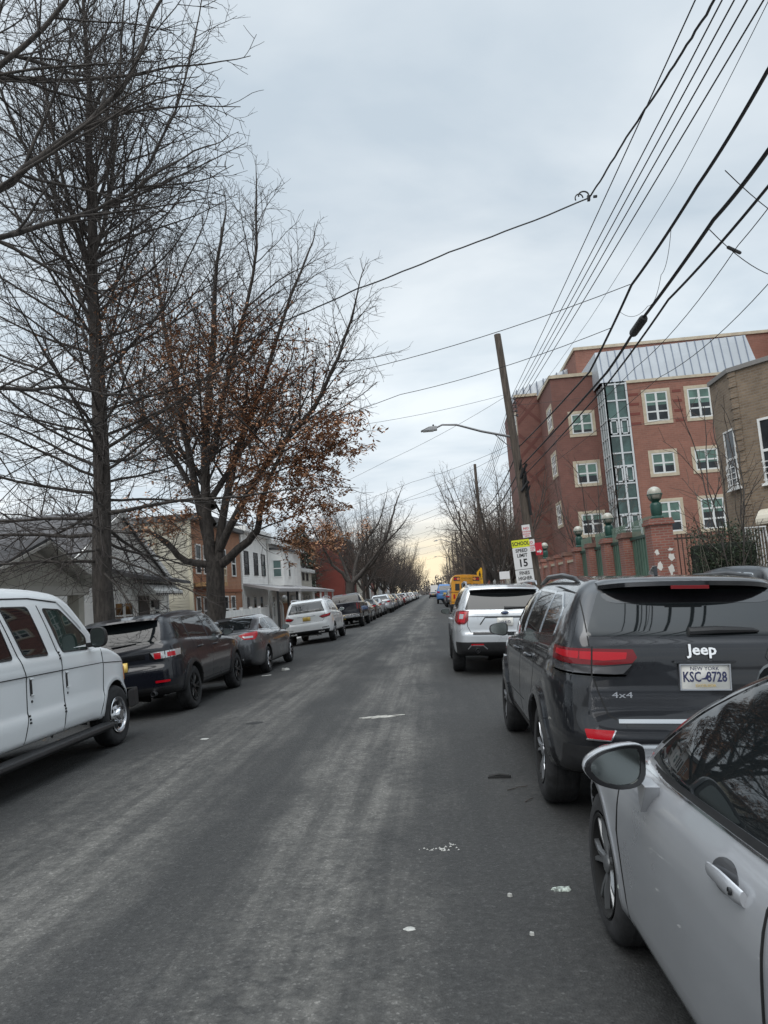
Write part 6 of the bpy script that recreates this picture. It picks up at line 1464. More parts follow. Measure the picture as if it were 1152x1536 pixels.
def tree_root(base, label, group=None): t = empty('tree', base); tag(t, label, 'tree', group); return t
def pin_oak(base, label, seed, H=17, r=.25, n1=78, z1=2.6, lean=(0, 0), Lm=6.2, leaf=None, dens=1.0, split=None):
    T = Tree(seed); R = T.r; x, y, z = base
    zs = np.linspace(0, H, 16); pts = [(x+lean[0]*q/H+R.gauss(0, .035)*(q > 1), y+lean[1]*q/H+R.gauss(0, .035)*(q > 1), z+q) for q in zs]
    rad = [r*(1.18 if q < .1 else 1)*(1-.93*(q/H)**.9)+.008 for q in zs]; trunk = (pts, rad, 0); T.B.append(trunk)
    prim = []; ph = R.uniform(0, 6)
    for i in range(n1):
        h = z1+(H-.6-z1)*((i+R.random())/n1)**.95; t = h/H; p, d, rr = T.at(trunk, t)
        ph += 2.4+R.uniform(-.6, .6); f = (h-z1)/(H-z1)
        el = math.radians(R.gauss(2+60*f**.75, 9)-(14 if f < .10 else 0)); L = Lm*(1.0-.83*f**1.3)*R.uniform(.7, 1.12)*(1. if f > .06 else .8)
        dd = (math.cos(ph)*math.cos(el), math.sin(ph)*math.cos(el), math.sin(el)); r0 = min(rr*.45, .0072*L+.006)
        prim.append(T.grow(p, dd, L, r0, .006, 9, .07, .03+.02*f-.035*(f < .10), 1))
    if split:
        for q in range(split[1]):
            a = 2*math.pi*q/split[1]+.4; p, d, rr = T.at(trunk, (split[0]+R.uniform(-.8, 2.6))/H); s_ = R.uniform(1.6, 3.0)
            ld = T.limb([p, (p[0]+math.cos(a)*s_*.45, p[1]+math.sin(a)*s_*.45, p[2]+1.6), (p[0]+math.cos(a)*s_*.8, p[1]+math.sin(a)*s_*.8, p[2]+4.), (p[0]+math.cos(a)*s_, p[1]+math.sin(a)*s_, min(H-.3, p[2]+7.))], rr*.5, .012, 1)
            prim += T.spawn(ld, 22, .08, 1., (44, 12), lambda t: 2.9*(1.1-t)+.5, .0085, 7, .08, .03, 1, .008)
    for b in prim:
        L = T.length(b); sec = T.spawn(b, max(3, int(L*2.6*dens)), .12, .97, (48, 12), lambda t: L*.36*(1.08-t)+.3, .008, 5, .09, .02, 2, .0065)
        for q in sec:
            l2 = T.length(q); T.spawn(q, max(2, int(l2*4.2*dens)), .15, 1., (44, 14), lambda t: .28*l2*(1-t*.6)+.24, .008, 3, .10, .02, 3, .005)
    t = tree_root(base, label)
    T.mesh('trunk', (0, 1), BARK, t, {0: 12, 1: 6}); T.mesh('crown', (2, 3), TWIG, t, {2: 4, 3: 3})
    if leaf: T.leaves('leaves', (2, 3), leaf, 2, .12, LEAFB, t)
    return t
def vase_tree(base, label, limbs, seed, r=.3, leaf=None, fine=True, group=None, mat=TWIG, dens=1., lper=2, lsize=.13, up=.03):
    """limbs: list of (points, r0); each carries branches in three orders"""
    T = Tree(seed); R = T.r; t = tree_root(base, label, group); L1 = []
    for i, (pts, r0) in enumerate(limbs):
        b = T.limb(pts, r0, .14*r0+.012 if i else r0*.86, 0)
        if i: L1.append(b)
    allL = []
    for b in L1:
        L = T.length(b); sec = T.spawn(b, max(4, int(L*1.9*dens)), .22, .96, (42, 12), lambda t: L*.42*(1.1-t)+.8, .0095, 7, .09, up, 1, .008)
        sec.append(T.grow(b[0][-1], unit(tuple(b[0][-1][j]-b[0][-2][j] for j in range(3))), 1.6, b[1][-1], .006, 6, .1, up, 1))
        for q in sec:
            l2 = T.length(q); ter = T.spawn(q, max(3, int(l2*2.7*dens)), .15, .98, (42, 13), lambda t: l2*.36*(1.1-t)+.35, .009, 5, .10, up*.7, 2, .007)
            if fine:
                for w in ter:
                    l3 = T.length(w); T.spawn(w, max(2, int(l3*3.8*dens)), .15, 1, (42, 14), lambda t: .32*l3*(1-.5*t)+.22, .008, 3, .11, .02, 3, .0055)
    T.mesh('trunk', (0, 1), BARK, t, {0: 10, 1: 6}); T.mesh('crown', (2, 3), mat, t, {2: 4, 3: 3})
    if leaf: T.leaves('leaves', (2, 3), leaf, lper, lsize, LEAFB, t)
    return t
def auto_limbs(base, H, seed, n=7, fork=2.4, r=.28, spread=3.4, lean=(0, 0)):
    R = random.Random(seed); x, y, z = base; top = (x+lean[0]*.25, y+lean[1]*.25, z+fork); out = [([(x, y, z-.1), (x+lean[0]*.1, y, z+fork*.5), top], r)]
    for i in range(n):
        a = 2*math.pi*(i+R.uniform(-.3, .3))/n; s_ = spread*R.uniform(.5, 1.1) if i else .4; h = H*R.uniform(.72, 1.)
        p1 = (top[0]+math.cos(a)*s_*.35, top[1]+math.sin(a)*s_*.35, z+fork+(h-fork)*.25); p2 = (top[0]+lean[0]*.5+math.cos(a)*s_*.75, top[1]+math.sin(a)*s_*.75, z+fork+(h-fork)*.6); p3 = (top[0]+lean[0]+math.cos(a)*s_, top[1]+math.sin(a)*s_, z+h)
        out.append(([top, p1, p2, p3], r*.45))
    return out
def bumpmask(c, r, k=1.): return lambda p: k*max(0, 1-(((p[0]-c[0])/r[0])**2+((p[1]-c[1])/r[1])**2+((p[2]-c[2])/r[2])**2))
def build_trees():
    zc = -.1
    T0 = [([(-7.2, 7.8, -.1), (-7.15, 7.8, 4.5), (-7.08, 7.85, 9.0), (-7.0, 7.9, 14.5)], .27),
          ([(-7.15, 7.8, 5.6), (-6.3, 8.4, 6.7), (-5.5, 9, 7.4), (-4.9, 9.1, 7.9), (-4.25, 9.3, 8.5), (-3.7, 9.4, 9.2), (-3.3, 9.5, 10.3)], .075),
          ([(-7.1, 7.8, 7.4), (-6.1, 8.5, 8.5), (-5.37, 9, 9.22), (-4.49, 9.1, 10.2), (-3.6, 9.2, 11.6)], .06),
          ([(-7.1, 7.8, 6.0), (-6.3, 10, 7.3), (-5.3, 10.8, 8.0), (-4.4, 11, 8.4), (-3.7, 11.2, 9.0)], .055), ([(-7.1, 7.8, 8.6), (-6.2, 9.5, 9.6), (-5.0, 10.5, 10.1), (-3.8, 11, 10.5)], .05),
          ([(-7.1, 7.8, 4.4), (-6.3, 9.6, 4.9), (-5.6, 10.8, 5.2), (-5.0, 11.8, 5.3)], .045), ([(-7.05, 7.8, 10.3), (-6., 8.8, 12), (-4.9, 9.6, 13.4)], .05), ([(-7.05, 7.8, 9.3), (-6.4, 10.8, 11), (-5.6, 12.6, 11.8)], .06), ([(-7.1, 7.8, 5.4), (-8.2, 6.8, 6.6), (-9.6, 6, 8)], .09), ([(-7.0, 7.9, 10), (-7, 9, 12.5), (-6.6, 10.2, 15)], .08), ([(-7.1, 7.7, 6.4), (-6.2, 6, 7.8), (-5, 4.6, 9)], .09)]
    vase_tree((-7.2, 7.8, zc), 'bare street tree whose limbs reach in from beyond the left edge, trunk out of sight', T0, 11, dens=1.15, up=.0)
    m1 = bumpmask((-6.2, 16.2, 7.6), (2.6, 2.5, 2.2), .5)
    pin_oak((-7.2, 15.7, zc), 'tallest bare street tree with one straight trunk, beside the black SUV', 23, H=17.5, r=.245, n1=135, z1=2.6, Lm=5.5, leaf=m1, dens=1.5, split=(8.6, 6))
    T2 = [([(-7.13, 23.6, -.15), (-7.13, 23.6, .96), (-7.12, 23.6, 1.86), (-7.08, 23.6, 3.1)], .33),
          ([(-7.08, 23.6, 3.0), (-7.99, 23.36, 3.19), (-8.43, 23.12, 3.75), (-8.63, 22.88, 3.99), (-8.95, 22.64, 4.17), (-9.64, 22.4, 4.15)], .14),
          ([(-6.93, 23.6, 3.0), (-5.86, 23.3, 3.68), (-5.4, 23.0, 4.21), (-5.02, 22.7, 5.34), (-4.43, 22.4, 6.3), (-3.83, 22.1, 7.37)], .16),
          ([(-7.13, 23.6, 3.0), (-7.36, 23.76, 4.82), (-7.18, 23.92, 8.12), (-6.91, 24.08, 10.75), (-6.79, 24.24, 12.81), (-6.43, 24.4, 15.0)], .21),
          ([(-6.98, 23.6, 3.0), (-6.88, 23.96, 4.3), (-6.34, 24.32, 6.84), (-5.54, 24.68, 8.81), (-4.67, 25.04, 11.55), (-3.63, 25.4, 14.12)], .17),
          ([(-7.2, 23.6, 3.2), (-7.68, 23.9, 5.61), (-8.28, 24.2, 8.94), (-8.79, 24.5, 11.76), (-8.98, 24.8, 13.28), (-9.27, 25.1, 14.6)], .15),
          ([(-6.9, 23.6, 3.5), (-5.59, 23.1, 5.44), (-4.45, 22.6, 6.58), (-3.24, 22.1, 7.55), (-2.34, 21.6, 8.93), (-1.72, 21.1, 10.2)], .14),
          ([(-7.2, 24.0, 4.4), (-8.6, 24.6, 6.8), (-10.2, 25.0, 9.4), (-11.2, 25.4, 12.2)], .12), ([(-7.1, 23.9, 6.5), (-6.2, 23.4, 9.5), (-5.2, 23.2, 12.5), (-4.9, 23, 15.2)], .11), ([(-7.2, 24.2, 5.0), (-8.2, 25.6, 6.6), (-9.3, 26.8, 8.0), (-10.0, 27.8, 9.6)], .12), ([(-7.1, 23.8, 5.2), (-6.4, 25.4, 7.2), (-5.6, 27., 9.0), (-5., 28, 11)], .12)]
    ma = bumpmask((-4.5, 23., 4.6), (2.9, 3.6, 2.3), 1.1); mb = bumpmask((-6.2, 23.6, 7.4), (4.8, 4.4, 4.8), .20); mc = bumpmask((-7.7, 23.4, 5.0), (2.2, 3, 1.7), .9); md = bumpmask((-2.6, 22.5, 5.5), (2.3, 3, 2.2), 1.0)
    vase_tree((-7.13, 23.6, zc), 'forking oak still holding brown leaves on its lower right side', T2, 31, leaf=lambda p: max(ma(p), mb(p), mc(p), md(p)), lper=6, lsize=.16, dens=1.5, up=.0)
    T3 = [([(-6.96, 60, -.2), (-6.96, 60.0, 1.3), (-6.8, 60.0, 2.81)], .42),
          ([(-6.74, 60.0, 2.6), (-5.98, 60.17, 3.38), (-5.1, 60.33, 4.15), (-4.3, 60.5, 5.15), (-3.58, 60.67, 6.48), (-2.9, 60.83, 8.36), (-2.5, 61.0, 9.5)], .25),
          ([(-6.89, 60.0, 2.7), (-7.4, 59.8, 3.58), (-8.16, 59.6, 4.36), (-8.59, 59.4, 5.32), (-9.11, 59.2, 6.5), (-9.62, 59.0, 7.88)], .18),
          ([(-6.83, 60.0, 2.8), (-7.24, 60.5, 4.11), (-7.85, 61.0, 5.56), (-8.46, 61.5, 7.04), (-9.12, 62.0, 8.12)], .15),
          ([(-6.63, 60.0, 2.7), (-6.34, 60.6, 4.26), (-5.95, 61.2, 5.32), (-5.28, 61.8, 6.49), (-4.37, 62.4, 7.66), (-3.71, 63.0, 9.4)], .18),
          ([(-6.53, 60.0, 2.8), (-5.36, 59.5, 3.93), (-3.96, 59.0, 5.46), (-2.69, 58.5, 6.5), (-1.9, 58.0, 7.3)], .15)]
    vase_tree((-6.96, 60, zc), 'dark forked tree leaning over the street in front of the red brick house', T3, 41, fine=True, dens=1.5, leaf=bumpmask((-7.4, 59, 8.0), (3.2, 3, 2.8), .8), lper=2, lsize=.24)
    # rows receding on both sides: three prototypes, copied
    grp = 'bare street trees down the left kerb'; gr2 = 'bare street trees down the right kerb'
    ordn = ['first', 'second', 'third', 'fourth', 'fifth', 'sixth', 'seventh', 'eighth', 'ninth', 'tenth', 'eleventh', 'twelfth', 'thirteenth', 'fourteenth', 'fifteenth', 'sixteenth']
    protos = []
    for i, (H, sp_, lean) in enumerate(((10.5, 4.2, (.6, 0)), (9.5, 3.6, (-.3, 0)), (11.5, 4.4, (.2, .3)))):
        base = (0, 0, 0); protos.append(vase_tree(base, 'x', auto_limbs(base, H, 50+i, 9, 2.2, .20, sp_, lean), 60+i, fine=True, dens=1.25, mat=TWIGB if i != 1 else TWIG))
    R = random.Random(5)
    ysL = [74, 83, 92, 101, 111, 121, 131, 142, 153, 166, 180, 196, 214, 235, 260, 290]; ysR = [47.5, 62, 76, 92, 108, 122, 138, 155, 175, 198, 225, 255, 290]
    used = [False]*3
    for side, ys in ((-1, ysL), (1, ysR)):
        for i, y in enumerate(ys):
            k = R.randrange(3) if not (side > 0 and i == 0) else 0; t = protos[k] if not used[k] else copy_tree(protos[k]); used[k] = True
            s_ = R.uniform(.85, 1.12); t.location = (-7.0+R.uniform(-.5, .5) if side < 0 else (6.4+R.uniform(-.5, .8) if i else 4.7), y, zc); t.rotation_euler = (0, 0, R.uniform(0, 6.28)); t.scale = (s_, s_, s_*R.uniform(.92, 1.08))
            if side > 0 and i == 0: t.scale = (.92, .92, .92); t.location.x = 4.2
            tag(t, ('bare tree at the left kerb, %s beyond the dark forked tree' if side < 0 else 'bare tree at the right kerb, %s past the leaning pole') % ordn[i], 'tree', grp if side < 0 else gr2)
    # yard trees on the left behind the houses and right behind the wall
    for i, (x, y, s_, k, lab) in enumerate(((-15, 66, .9, 1, 'bare tree standing behind the white porch houses'), (-13.5, 78, .95, 2, 'bare tree in the yard beside the red brick house'), (8.2, 66, .9, 0, 'bare tree standing just past the school corner'), (8.6, 82, 1., 2, 'bare yard tree deep behind the first right kerb trees'), (-24, 40, 1.0, 0, 'bare tree behind the orange brick row house'), (7.0, 104, 1.05, 1, 'bare yard tree far past the school'))):
        t = copy_tree(protos[k]); t.location = (x, y, zc); t.rotation_euler = (0, 0, i*1.7); t.scale = (s_,)*3; tag(t, lab, 'tree')
        if 'group' in t: del t['group']
    # slender trees
    base = (7.2, 33, zc); lm = auto_limbs(base, 6.4, 71, 6, 1.2, .07, 2.0); vase_tree(base, 'thin twiggy reddish tree behind the school wall piers', lm, 72, fine=True, dens=1.0, mat=TWIGB)
    base = (7.15, 17.9, zc); lm = auto_limbs(base, 4.9, 81, 5, .6, .035, .8); vase_tree(base, 'slim bare sapling rising out of the clipped hedge', lm, 82, fine=False, dens=.8, mat=TWIGB)
    # evergreen beside the red brick house
    R = random.Random(9); t = tree_root((-12.6, 71, zc), 'dark evergreen tree left of the red brick house'); b = MB(); b.tube([(0, 0, 0), (0, 0, 8.4)], [.22, .03], 8); b.build('trunk', BARK, t)
    V = []; Q = []
    for _ in range(5200):
        h = R.uniform(1.2, 9.0); rr = 2.1*(1-(h/9.4))**.7*R.uniform(.25, 1.0)**.6*(1+.25*math.sin(h*5)); a = R.uniform(0, 6.28); p = (rr*math.cos(a), rr*math.sin(a), h); L = R.uniform(.14, .34); d = unit((math.cos(a)+R.gauss(0, .4), math.sin(a)+R.gauss(0, .4), R.gauss(-.2, .4))); s2 = unit((-math.sin(a), math.cos(a), R.gauss(0, .5))); n = len(V)
        V += [p, tuple(p[j]+d[j]*L*.5+s2[j]*L*.25 for j in range(3)), tuple(p[j]+d[j]*L for j in range(3)), tuple(p[j]+d[j]*L*.5-s2[j]*L*.25 for j in range(3))]; Q.append((n, n+1, n+2, n+3))
    link('crown', npmesh('crown', V, quads=Q, mats=[M('evergreen_needles', (.014, .022, .012), .7, col2=(.035, .05, .028), vscale=4)], smooth=False), t)
    # clipped hedge with bare shoots
    t = empty('hedge', (6.95, 18.3, zc)); tag(t, 'dark clipped hedge with bare shoots between brick pier and white gate', 'hedge'); R = random.Random(12); V = []; Q = []
    for _ in range(12000):
        x = R.uniform(-.68, .86); y = R.uniform(-.45, .45); z = R.uniform(.1, 2.72+.16*math.sin(x*7)+R.gauss(0, .06))
        if abs(y) < .3 and z < 2.2 and R.random() < .6: y = math.copysign(R.uniform(.3, .48), y)
        L = R.uniform(.035, .08); d = unit((R.gauss(0, 1), R.gauss(-.3, 1), R.gauss(.2, 1))); s2 = unit((R.gauss(0, 1), R.gauss(0, 1), R.gauss(0, 1))); n = len(V); p = (x, y, z)
        V += [p, tuple(p[j]+d[j]*L*.5+s2[j]*L*.3 for j in range(3)), tuple(p[j]+d[j]*L for j in range(3)), tuple(p[j]+d[j]*L*.5-s2[j]*L*.3 for j in range(3))]; Q.append((n, n+1, n+2, n+3))
    link('foliage', npmesh('foliage', V, quads=Q, mats=[LEAFG], smooth=False), t)
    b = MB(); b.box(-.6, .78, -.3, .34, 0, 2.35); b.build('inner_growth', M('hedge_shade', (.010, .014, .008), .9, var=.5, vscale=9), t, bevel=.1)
    b = MB()
    for i in range(70):
        x = R.uniform(-.65, .75); y = R.uniform(-.5, .2); a = R.gauss(0, .22); hh = R.uniform(1.6, 2.9); b.tube([(x, y, .1), (x+a*hh*.5, y-.05, hh*.5), (x+a*hh+R.gauss(0, .1), y-.08, hh)], [.012, .009, .004], 4)
    b.build('stems', M('pale_stem', (.12, .105, .085), .8), t)
    # the far wood closing the street
    R = random.Random(3); V = []; Q = []
    for i in range(5200):
        x = R.uniform(-60, 70); y = R.uniform(330, 390); h = R.uniform(.3, 1)**.6*(8.0 if abs(x+2) < 7 else 11.5)*(1+.22*math.sin(x*.35)+.12*math.sin(x*1.3)); z = R.uniform(.05, h); L = R.uniform(.6, 1.6); d = unit((R.gauss(0, .6), R.gauss(0, .6), 1)); n = len(V); p = (x, y, z-.3); w = .12+R.random()*.2; s2 = (w, R.gauss(0, .2), 0)
        V += [(p[0]-s2[0], p[1], p[2]), (p[0]+s2[0], p[1]+s2[1], p[2]), tuple(p[j]+d[j]*L+s2[j]*.4 for j in range(3)), tuple(p[j]+d[j]*L-s2[j]*.4 for j in range(3))]; Q.append((n, n+1, n+2, n+3))
    o = link('distant_trees', npmesh('distant_trees', V, quads=Q, mats=[M('distant_twigs', (.075, .065, .06), .9)], smooth=False)); tag(o, 'grey brown mass of far bare trees closing the street', 'trees', kind='stuff')
# ================================================================ poles, wires, signs, litter
POLE = M('creosote_pole', (.085, .068, .055), .9, var=.35, vscale=3, bump=.5, bscale=12, stretch=(6, 6, .5))
WIREM = M('black_cable', (.010, .010, .011), .6)
def wire(label, pts, r=.011, sag=0., group=None, name='wire', n=10, wob=0.):
    """pts: two or more points; sag in metres at mid span between consecutive points"""
    out = []; R = random.Random(hash(label) % 1000 if False else len(label))
    for a, b in zip(pts[:-1], pts[1:]):
        for i in range(n):
            t = i/n; out.append((a[0]+(b[0]-a[0])*t+R.gauss(0, wob), a[1]+(b[1]-a[1])*t, a[2]+(b[2]-a[2])*t-4*sag*t*(1-t)+R.gauss(0, wob)))
    out.append(pts[-1]); b = MB(); b.tube(out, r, 5); o = b.build(name, WIREM, smooth=True); return tag(o, label, 'wire' if name == 'wire' else name.replace('_', ' '), group)
def pole(x0, x1, y, H, label, r=.16, light=None, insul=()):
    z = -.12; t = empty('utility_pole', (x0, y, z)); tag(t, label, 'pole', 'wooden utility poles'); n = 8; ax = lambda h: (x1-x0)*(h-z)/(H-z)
    b = MB(); b.tube([(ax(z+(H-z)*i/n), 0, (H-z)*i/n) for i in range(n+1)], [r*(1-.32*i/n) for i in range(n+1)], 14); b.build('shaft', POLE, t, smooth=True)
    for h in insul:
        b = MB(); hx = ax(h); b.tube([(hx+.10, -.05, h-z), (hx+.24, -.05, h-z)], .02, 6); b.lathe([(.03, -.05), (.055, -.03), (.035, 0), (.055, .03), (.03, .05)], 10, c=(hx+.26, -.05, h-z)); b.build('insulator', M('porcelain', (.06, .05, .05), .3), t, smooth=True)
    if light:
        h, dx, dz = light; hx = ax(h); b = MB(); q = h-z
        b.tube([(hx, 0, q), (hx-dx*.35, 0, q+dz*.55), (hx-dx*.62, 0, q+dz*1.1), (hx-dx*.78, 0, q+dz*1.18), (hx-dx*.86, 0, q+dz*1.0)], [.05, .045, .04, .035, .035], 8)
        b.tube([(hx, 0, q-.55), (hx-dx*.2, 0, q+dz*.25)], .018, 6); a = b.build('lamp_arm', M('galvanised_arm', (.16, .16, .165), .5, .5), t, smooth=True)
        b = MB(); b.prism(fillet([(hx-dx*.84, q+dz*.86, .03), (hx-dx*.84, q+dz*1.12, .05), (hx-dx*.93, q+dz*1.12, .05), (hx-dx*1.03, q+dz*.86, .04)], 4), -.12, .12, 'y'); hd = b.build('lamp_head', M('lamp_grey', (.33, .34, .35), .5), t, bevel=.02)
        b = MB(); b.box(hx-dx*1.0, hx-dx*.88, -.09, .09, q+dz*.82, q+dz*.87); b.build('lamp_lens', M('lamp_lens', (.5, .5, .48), .3), hd)
        b = MB(); b.lathe([(.035, 0), (.035, .07), (.001, .09)], 10, c=(hx-dx*.88, 0, q+dz*1.12)); b.build('photocell', BLK, hd)
    return t
def build_poles_wires():
    zs = [8.75, 8.58, 8.42, 8.26, 8.08]; near = [(7.68, 7.89), (7.09, 7.37), (6.85, 7.16), (6.6, 6.95), (6.33, 6.71)]
    p1 = pole(3.95, 3.25, 28, 11.37, 'nearest wooden utility pole, leaning left and carrying a street lamp arm', .19, light=(7.25, 3.45, .62), insul=zs)
    b = MB(); R = random.Random(2)
    ax = lambda h: 3.95-.7*(h+.12)/11.5-3.95
    for k in range(7):
        h = 5.2+k*.17; b.tube([(ax(h)+R.uniform(-.05, .12), -.16, h+.12-.25), (ax(h)+R.uniform(.05, .3), -.24, h+.12+.1)], R.uniform(.03, .07), 6)
    b.tube([(ax(4.2)+.16, -.12, 4.3), (ax(5.9)+.2, -.16, 6.0)], .05, 6); b.build('cable_bundle', WIREM, p1)
    poles = [(3.7, 3.72, 54, 10.7), (3.75, 3.66, 88, 10.9), (3.7, 3.68, 107, 9.9), (3.7, 3.72, 131, 10.2), (3.7, 3.68, 158, 10.2), (3.7, 3.7, 188, 10.)]
    nm = ['second', 'third', 'fourth', 'fifth', 'sixth', 'seventh']
    for i, (a, c, y, H) in enumerate(poles): pole(a, c, y, H, '%s wooden utility pole down the right kerb%s' % (nm[i], ', with its own street lamp arm' if i in (2, 4) else ''), .15, light=(8.3, 3.2, .55) if i in (2, 4) else None, insul=[8.9, 8.6] if i < 3 else ())
    ordn = ['top', 'second', 'third', 'fourth', 'lowest']
    for i, (z, (yy, zz)) in enumerate(zip(zs, near)):
        s = (z-zz)/(28-yy); e = zz-s*(yy+6)
        wire('%s power wire running from the leaning pole back over the camera' % ordn[i], [(3.52, 28, z), (3.4, yy, zz), (3.35, -6, e)], .009, .05, 'power wires over the near span')
        wire('%s power wire between the leaning pole and the second pole' % ordn[i], [(3.52, 28, z), (3.85, 54, 9.3-.3*i)], .010, .35, 'power wires over the second span')
        if i < 3: wire('%s power wire between the second and third poles' % ordn[i], [(3.85, 54, 9.3-.3*i), (3.8, 88, 9.2-.3*i)], .012, .4, 'power wires over the third span')
        if i < 2: wire('%s power wire between the third and fifth poles' % ordn[i], [(3.8, 88, 9.2-.3*i), (3.75, 107, 8.6-.3*i), (3.75, 131, 8.8-.3*i)], .014, .35, 'power wires over the far spans')
    wire('thin outermost wire on the right of the power wires', [(3.5, 28, 7.7), (3.45, 14.14, 6.67), (3.5, 9.18, 6.6), (3.45, 6.33, 6.71), (3.4, -6, 7.1)], .004, .02)
    # twisted service cable riding on the top wire, with its splice and drop
    a = [(3.4, 12.87, 8.52), (3.4, 10.5, 8.12), (3.4, 8.75, 7.76), (3.4, 7.34, 7.52), (3.38, 3., 7.0), (3.36, -6, 6.6)]
    wire('twisted black service cable sagging along the top power wire', a, .016, .0, name='service_cable', wob=.004)
    wire('long black drop cable from the splice to a house on the left', [(3.4, 12.87, 8.5), (.78, 13.1, 7.85), (-1.0, 13.4, 7.45), (-2.6, 13.7, 7.05), (-5.2, 14.6, 6.35), (-11, 16.6, 4.6)], .014, .02, name='drop_cable', wob=.004)
    t = empty('cable_splice', (3.4, 12.87, 8.5)); tag(t, 'looped cable splice hanging on the top power wire', 'splice')
    b = MB(); b.tube([(.02+.09*math.cos(q)-.14, .0, .06+.07*math.sin(q)) for q in np.linspace(-.6, 3.4, 12)], .014, 6); b.tube([(-.2+.07*math.cos(q), .02, .02+.08*math.sin(q)) for q in np.linspace(0, 3.6, 10)], .012, 6); b.build('loop', WIREM, t, smooth=True)
    b = MB(); b.box(-.06, -.01, -.03, .03, -.06, .04); b.box(.05, .12, -.02, .02, -.01, .03); b.build('clamp', ALLOYD, t, bevel=.006)
    wire('upper thick telephone cable rising over the right kerb', [(3.72, 28, 6.9), (3.66, 15.48, 6.0), (3.62, 11.81, 6.36), (3.6, 8.76, 6.3), (3.6, 6.8, 6.36), (3.6, -6, 6.7)], .022, .03, name='telephone_cable')
    wire('lower thick telephone cable carrying a black splice case', [(3.75, 28, 6.15), (3.66, 14.12, 5.57), (3.62, 11.72, 5.65), (3.6, 8.42, 5.69), (3.6, 7.01, 5.66), (3.6, -6, 5.8)], .025, .02, name='telephone_cable')
    wire('lowest telephone cable hanging under the thick pair', [(3.78, 28, 5.75), (3.68, 14.55, 5.38), (3.62, 10.24, 5.46), (3.6, 7.1, 5.34), (3.6, -6, 5.3)], .017, .03, name='telephone_cable')
    wire('slack thin lashing wire dangling between the telephone cables', [(3.62, 12.6, 6.2), (3.64, 11.2, 5.75), (3.62, 10.4, 5.9), (3.62, 9.8, 6.3)], .004, .12)
    o = MB(); o.tube([(3.62, 11.35, 5.625), (3.62, 11.42, 5.625), (3.62, 12.0, 5.61), (3.62, 12.07, 5.605)], [.045, .07, .07, .045], 10); tag(o.build('splice_case', M('splice_case_black', (.016, .017, .016), .6), smooth=True), 'black cylindrical splice case on the lower telephone cable', 'splice case')
    for i, (z, z2, r) in enumerate(((6.9, 7.2, .026), (6.15, 6.7, .03), (5.75, 6.3, .016))):
        wire('%s telephone cable between the leaning pole and the second pole' % ('upper', 'middle', 'lower')[i], [(3.7, 28, z), (3.85, 54, z2)], r, .5, name='telephone_cable')
        wire('%s telephone cable from the second pole to the fourth' % ('upper', 'middle', 'lower')[i], [(3.85, 54, z2), (3.8, 88, z2-.2), (3.8, 107, z2-.3)], r, .5, name='telephone_cable')
    drops = [('first house drop leaving the upper telephone cable near the camera', [(3.6, 11.81, 6.37), (-1.15, 14.5, 6.2), (-11, 20.1, 5.8)]), ('second house drop leaving the upper telephone cable farther on', [(3.62, 13.2, 6.15), (-.41, 16, 6.03), (-11, 23.4, 5.5)]),
             ('house drop from high on the leaning pole to the brick row house', [(3.3, 28, 8.94), (-2.8, 27, 8.0), (-11, 31.7, 6.3)]), ('twin house drop from high on the leaning pole toward the porch house', [(3.3, 28, 8.85), (-1.6, 32, 7.5), (-10.6, 41, 6.0)]),
             ('house drop from below the lamp arm to the porch house', [(3.45, 28, 7.0), (-.6, 33, 6.6), (-10.5, 45, 5.8)]), ('lower house drop from below the lamp arm', [(3.5, 28, 6.85), (-.85, 36, 6.3), (-10.5, 53, 5.5)]),
             ('first drop wire from the second pole toward the left houses', [(3.7, 54, 9.6), (-1.6, 58, 8.9), (-10.5, 62, 7.5)]), ('second drop wire from the second pole toward the left houses', [(3.7, 54, 8.8), (-1.6, 62, 7.8), (-10.5, 74, 6.8)]), ('third drop wire from the second pole toward the left houses', [(3.7, 54, 8.2), (-1.8, 60, 7.1), (-10.5, 70, 6.2)]),
             ('first drop wire from the third pole across the street', [(3.7, 88, 9.6), (-10.6, 96, 7.4)]), ('second drop wire from the third pole across the street', [(3.7, 88, 8.8), (-10.6, 110, 7.0)]), ('drop wire from the fourth pole across the street', [(3.7, 107, 8.8), (-10.6, 118, 7.2)]), ('drop wire from the fifth pole across the street', [(3.7, 131, 9.2), (-10.6, 138, 7.2)]), ('drop wire from the sixth pole across the street', [(3.7, 158, 9.2), (-10.6, 165, 7.2)])]
    for l, p in drops: wire(l, p, .007 if p[0][1] < 50 else .011, .10, 'house drops across the street')
    for l, p in (('upper drop wire from the telephone cable to the tan brick house', [(3.62, 8.0, 6.05), (6.2, 11.0, 6.5), (9.9, 18.3, 6.8)]), ('lower drop wire with a black clamp to the tan brick house', [(3.62, 8.6, 5.66), (5.4, 10.6, 5.75), (9.9, 18.3, 6.3)]), ('long thin wire from the leaning pole across the school front', [(3.6, 28, 7.2), (8.5, 26, 7.0), (16, 24, 7.3)]), ('upper long thin wire from the leaning pole across the school top', [(3.55, 28, 8.5), (9., 27, 8.6), (17, 25, 8.4)]),
                 ('slack thin wire curving up past the school roof', [(3.75, 28, 6.0), (4.2, 14, 5.6), (4.1, 9, 5.6), (3.9, 5, 5.9)]), ('faint wire slanting up right of the school roof', [(3.9, 28, 5.6), (4.6, 14, 5.35), (4.5, 9.2, 5.15), (4.4, 5, 5.0)])): wire(l, p, .006, .12)
    o = MB(); o.tube([(4.05, 9.15, 5.66), (4.3, 9.4, 5.68)], .022, 8); tag(o.build('wire_clamp', WIREM, smooth=True), 'short black wedge clamp on the drop wire near the right edge', 'clamp')

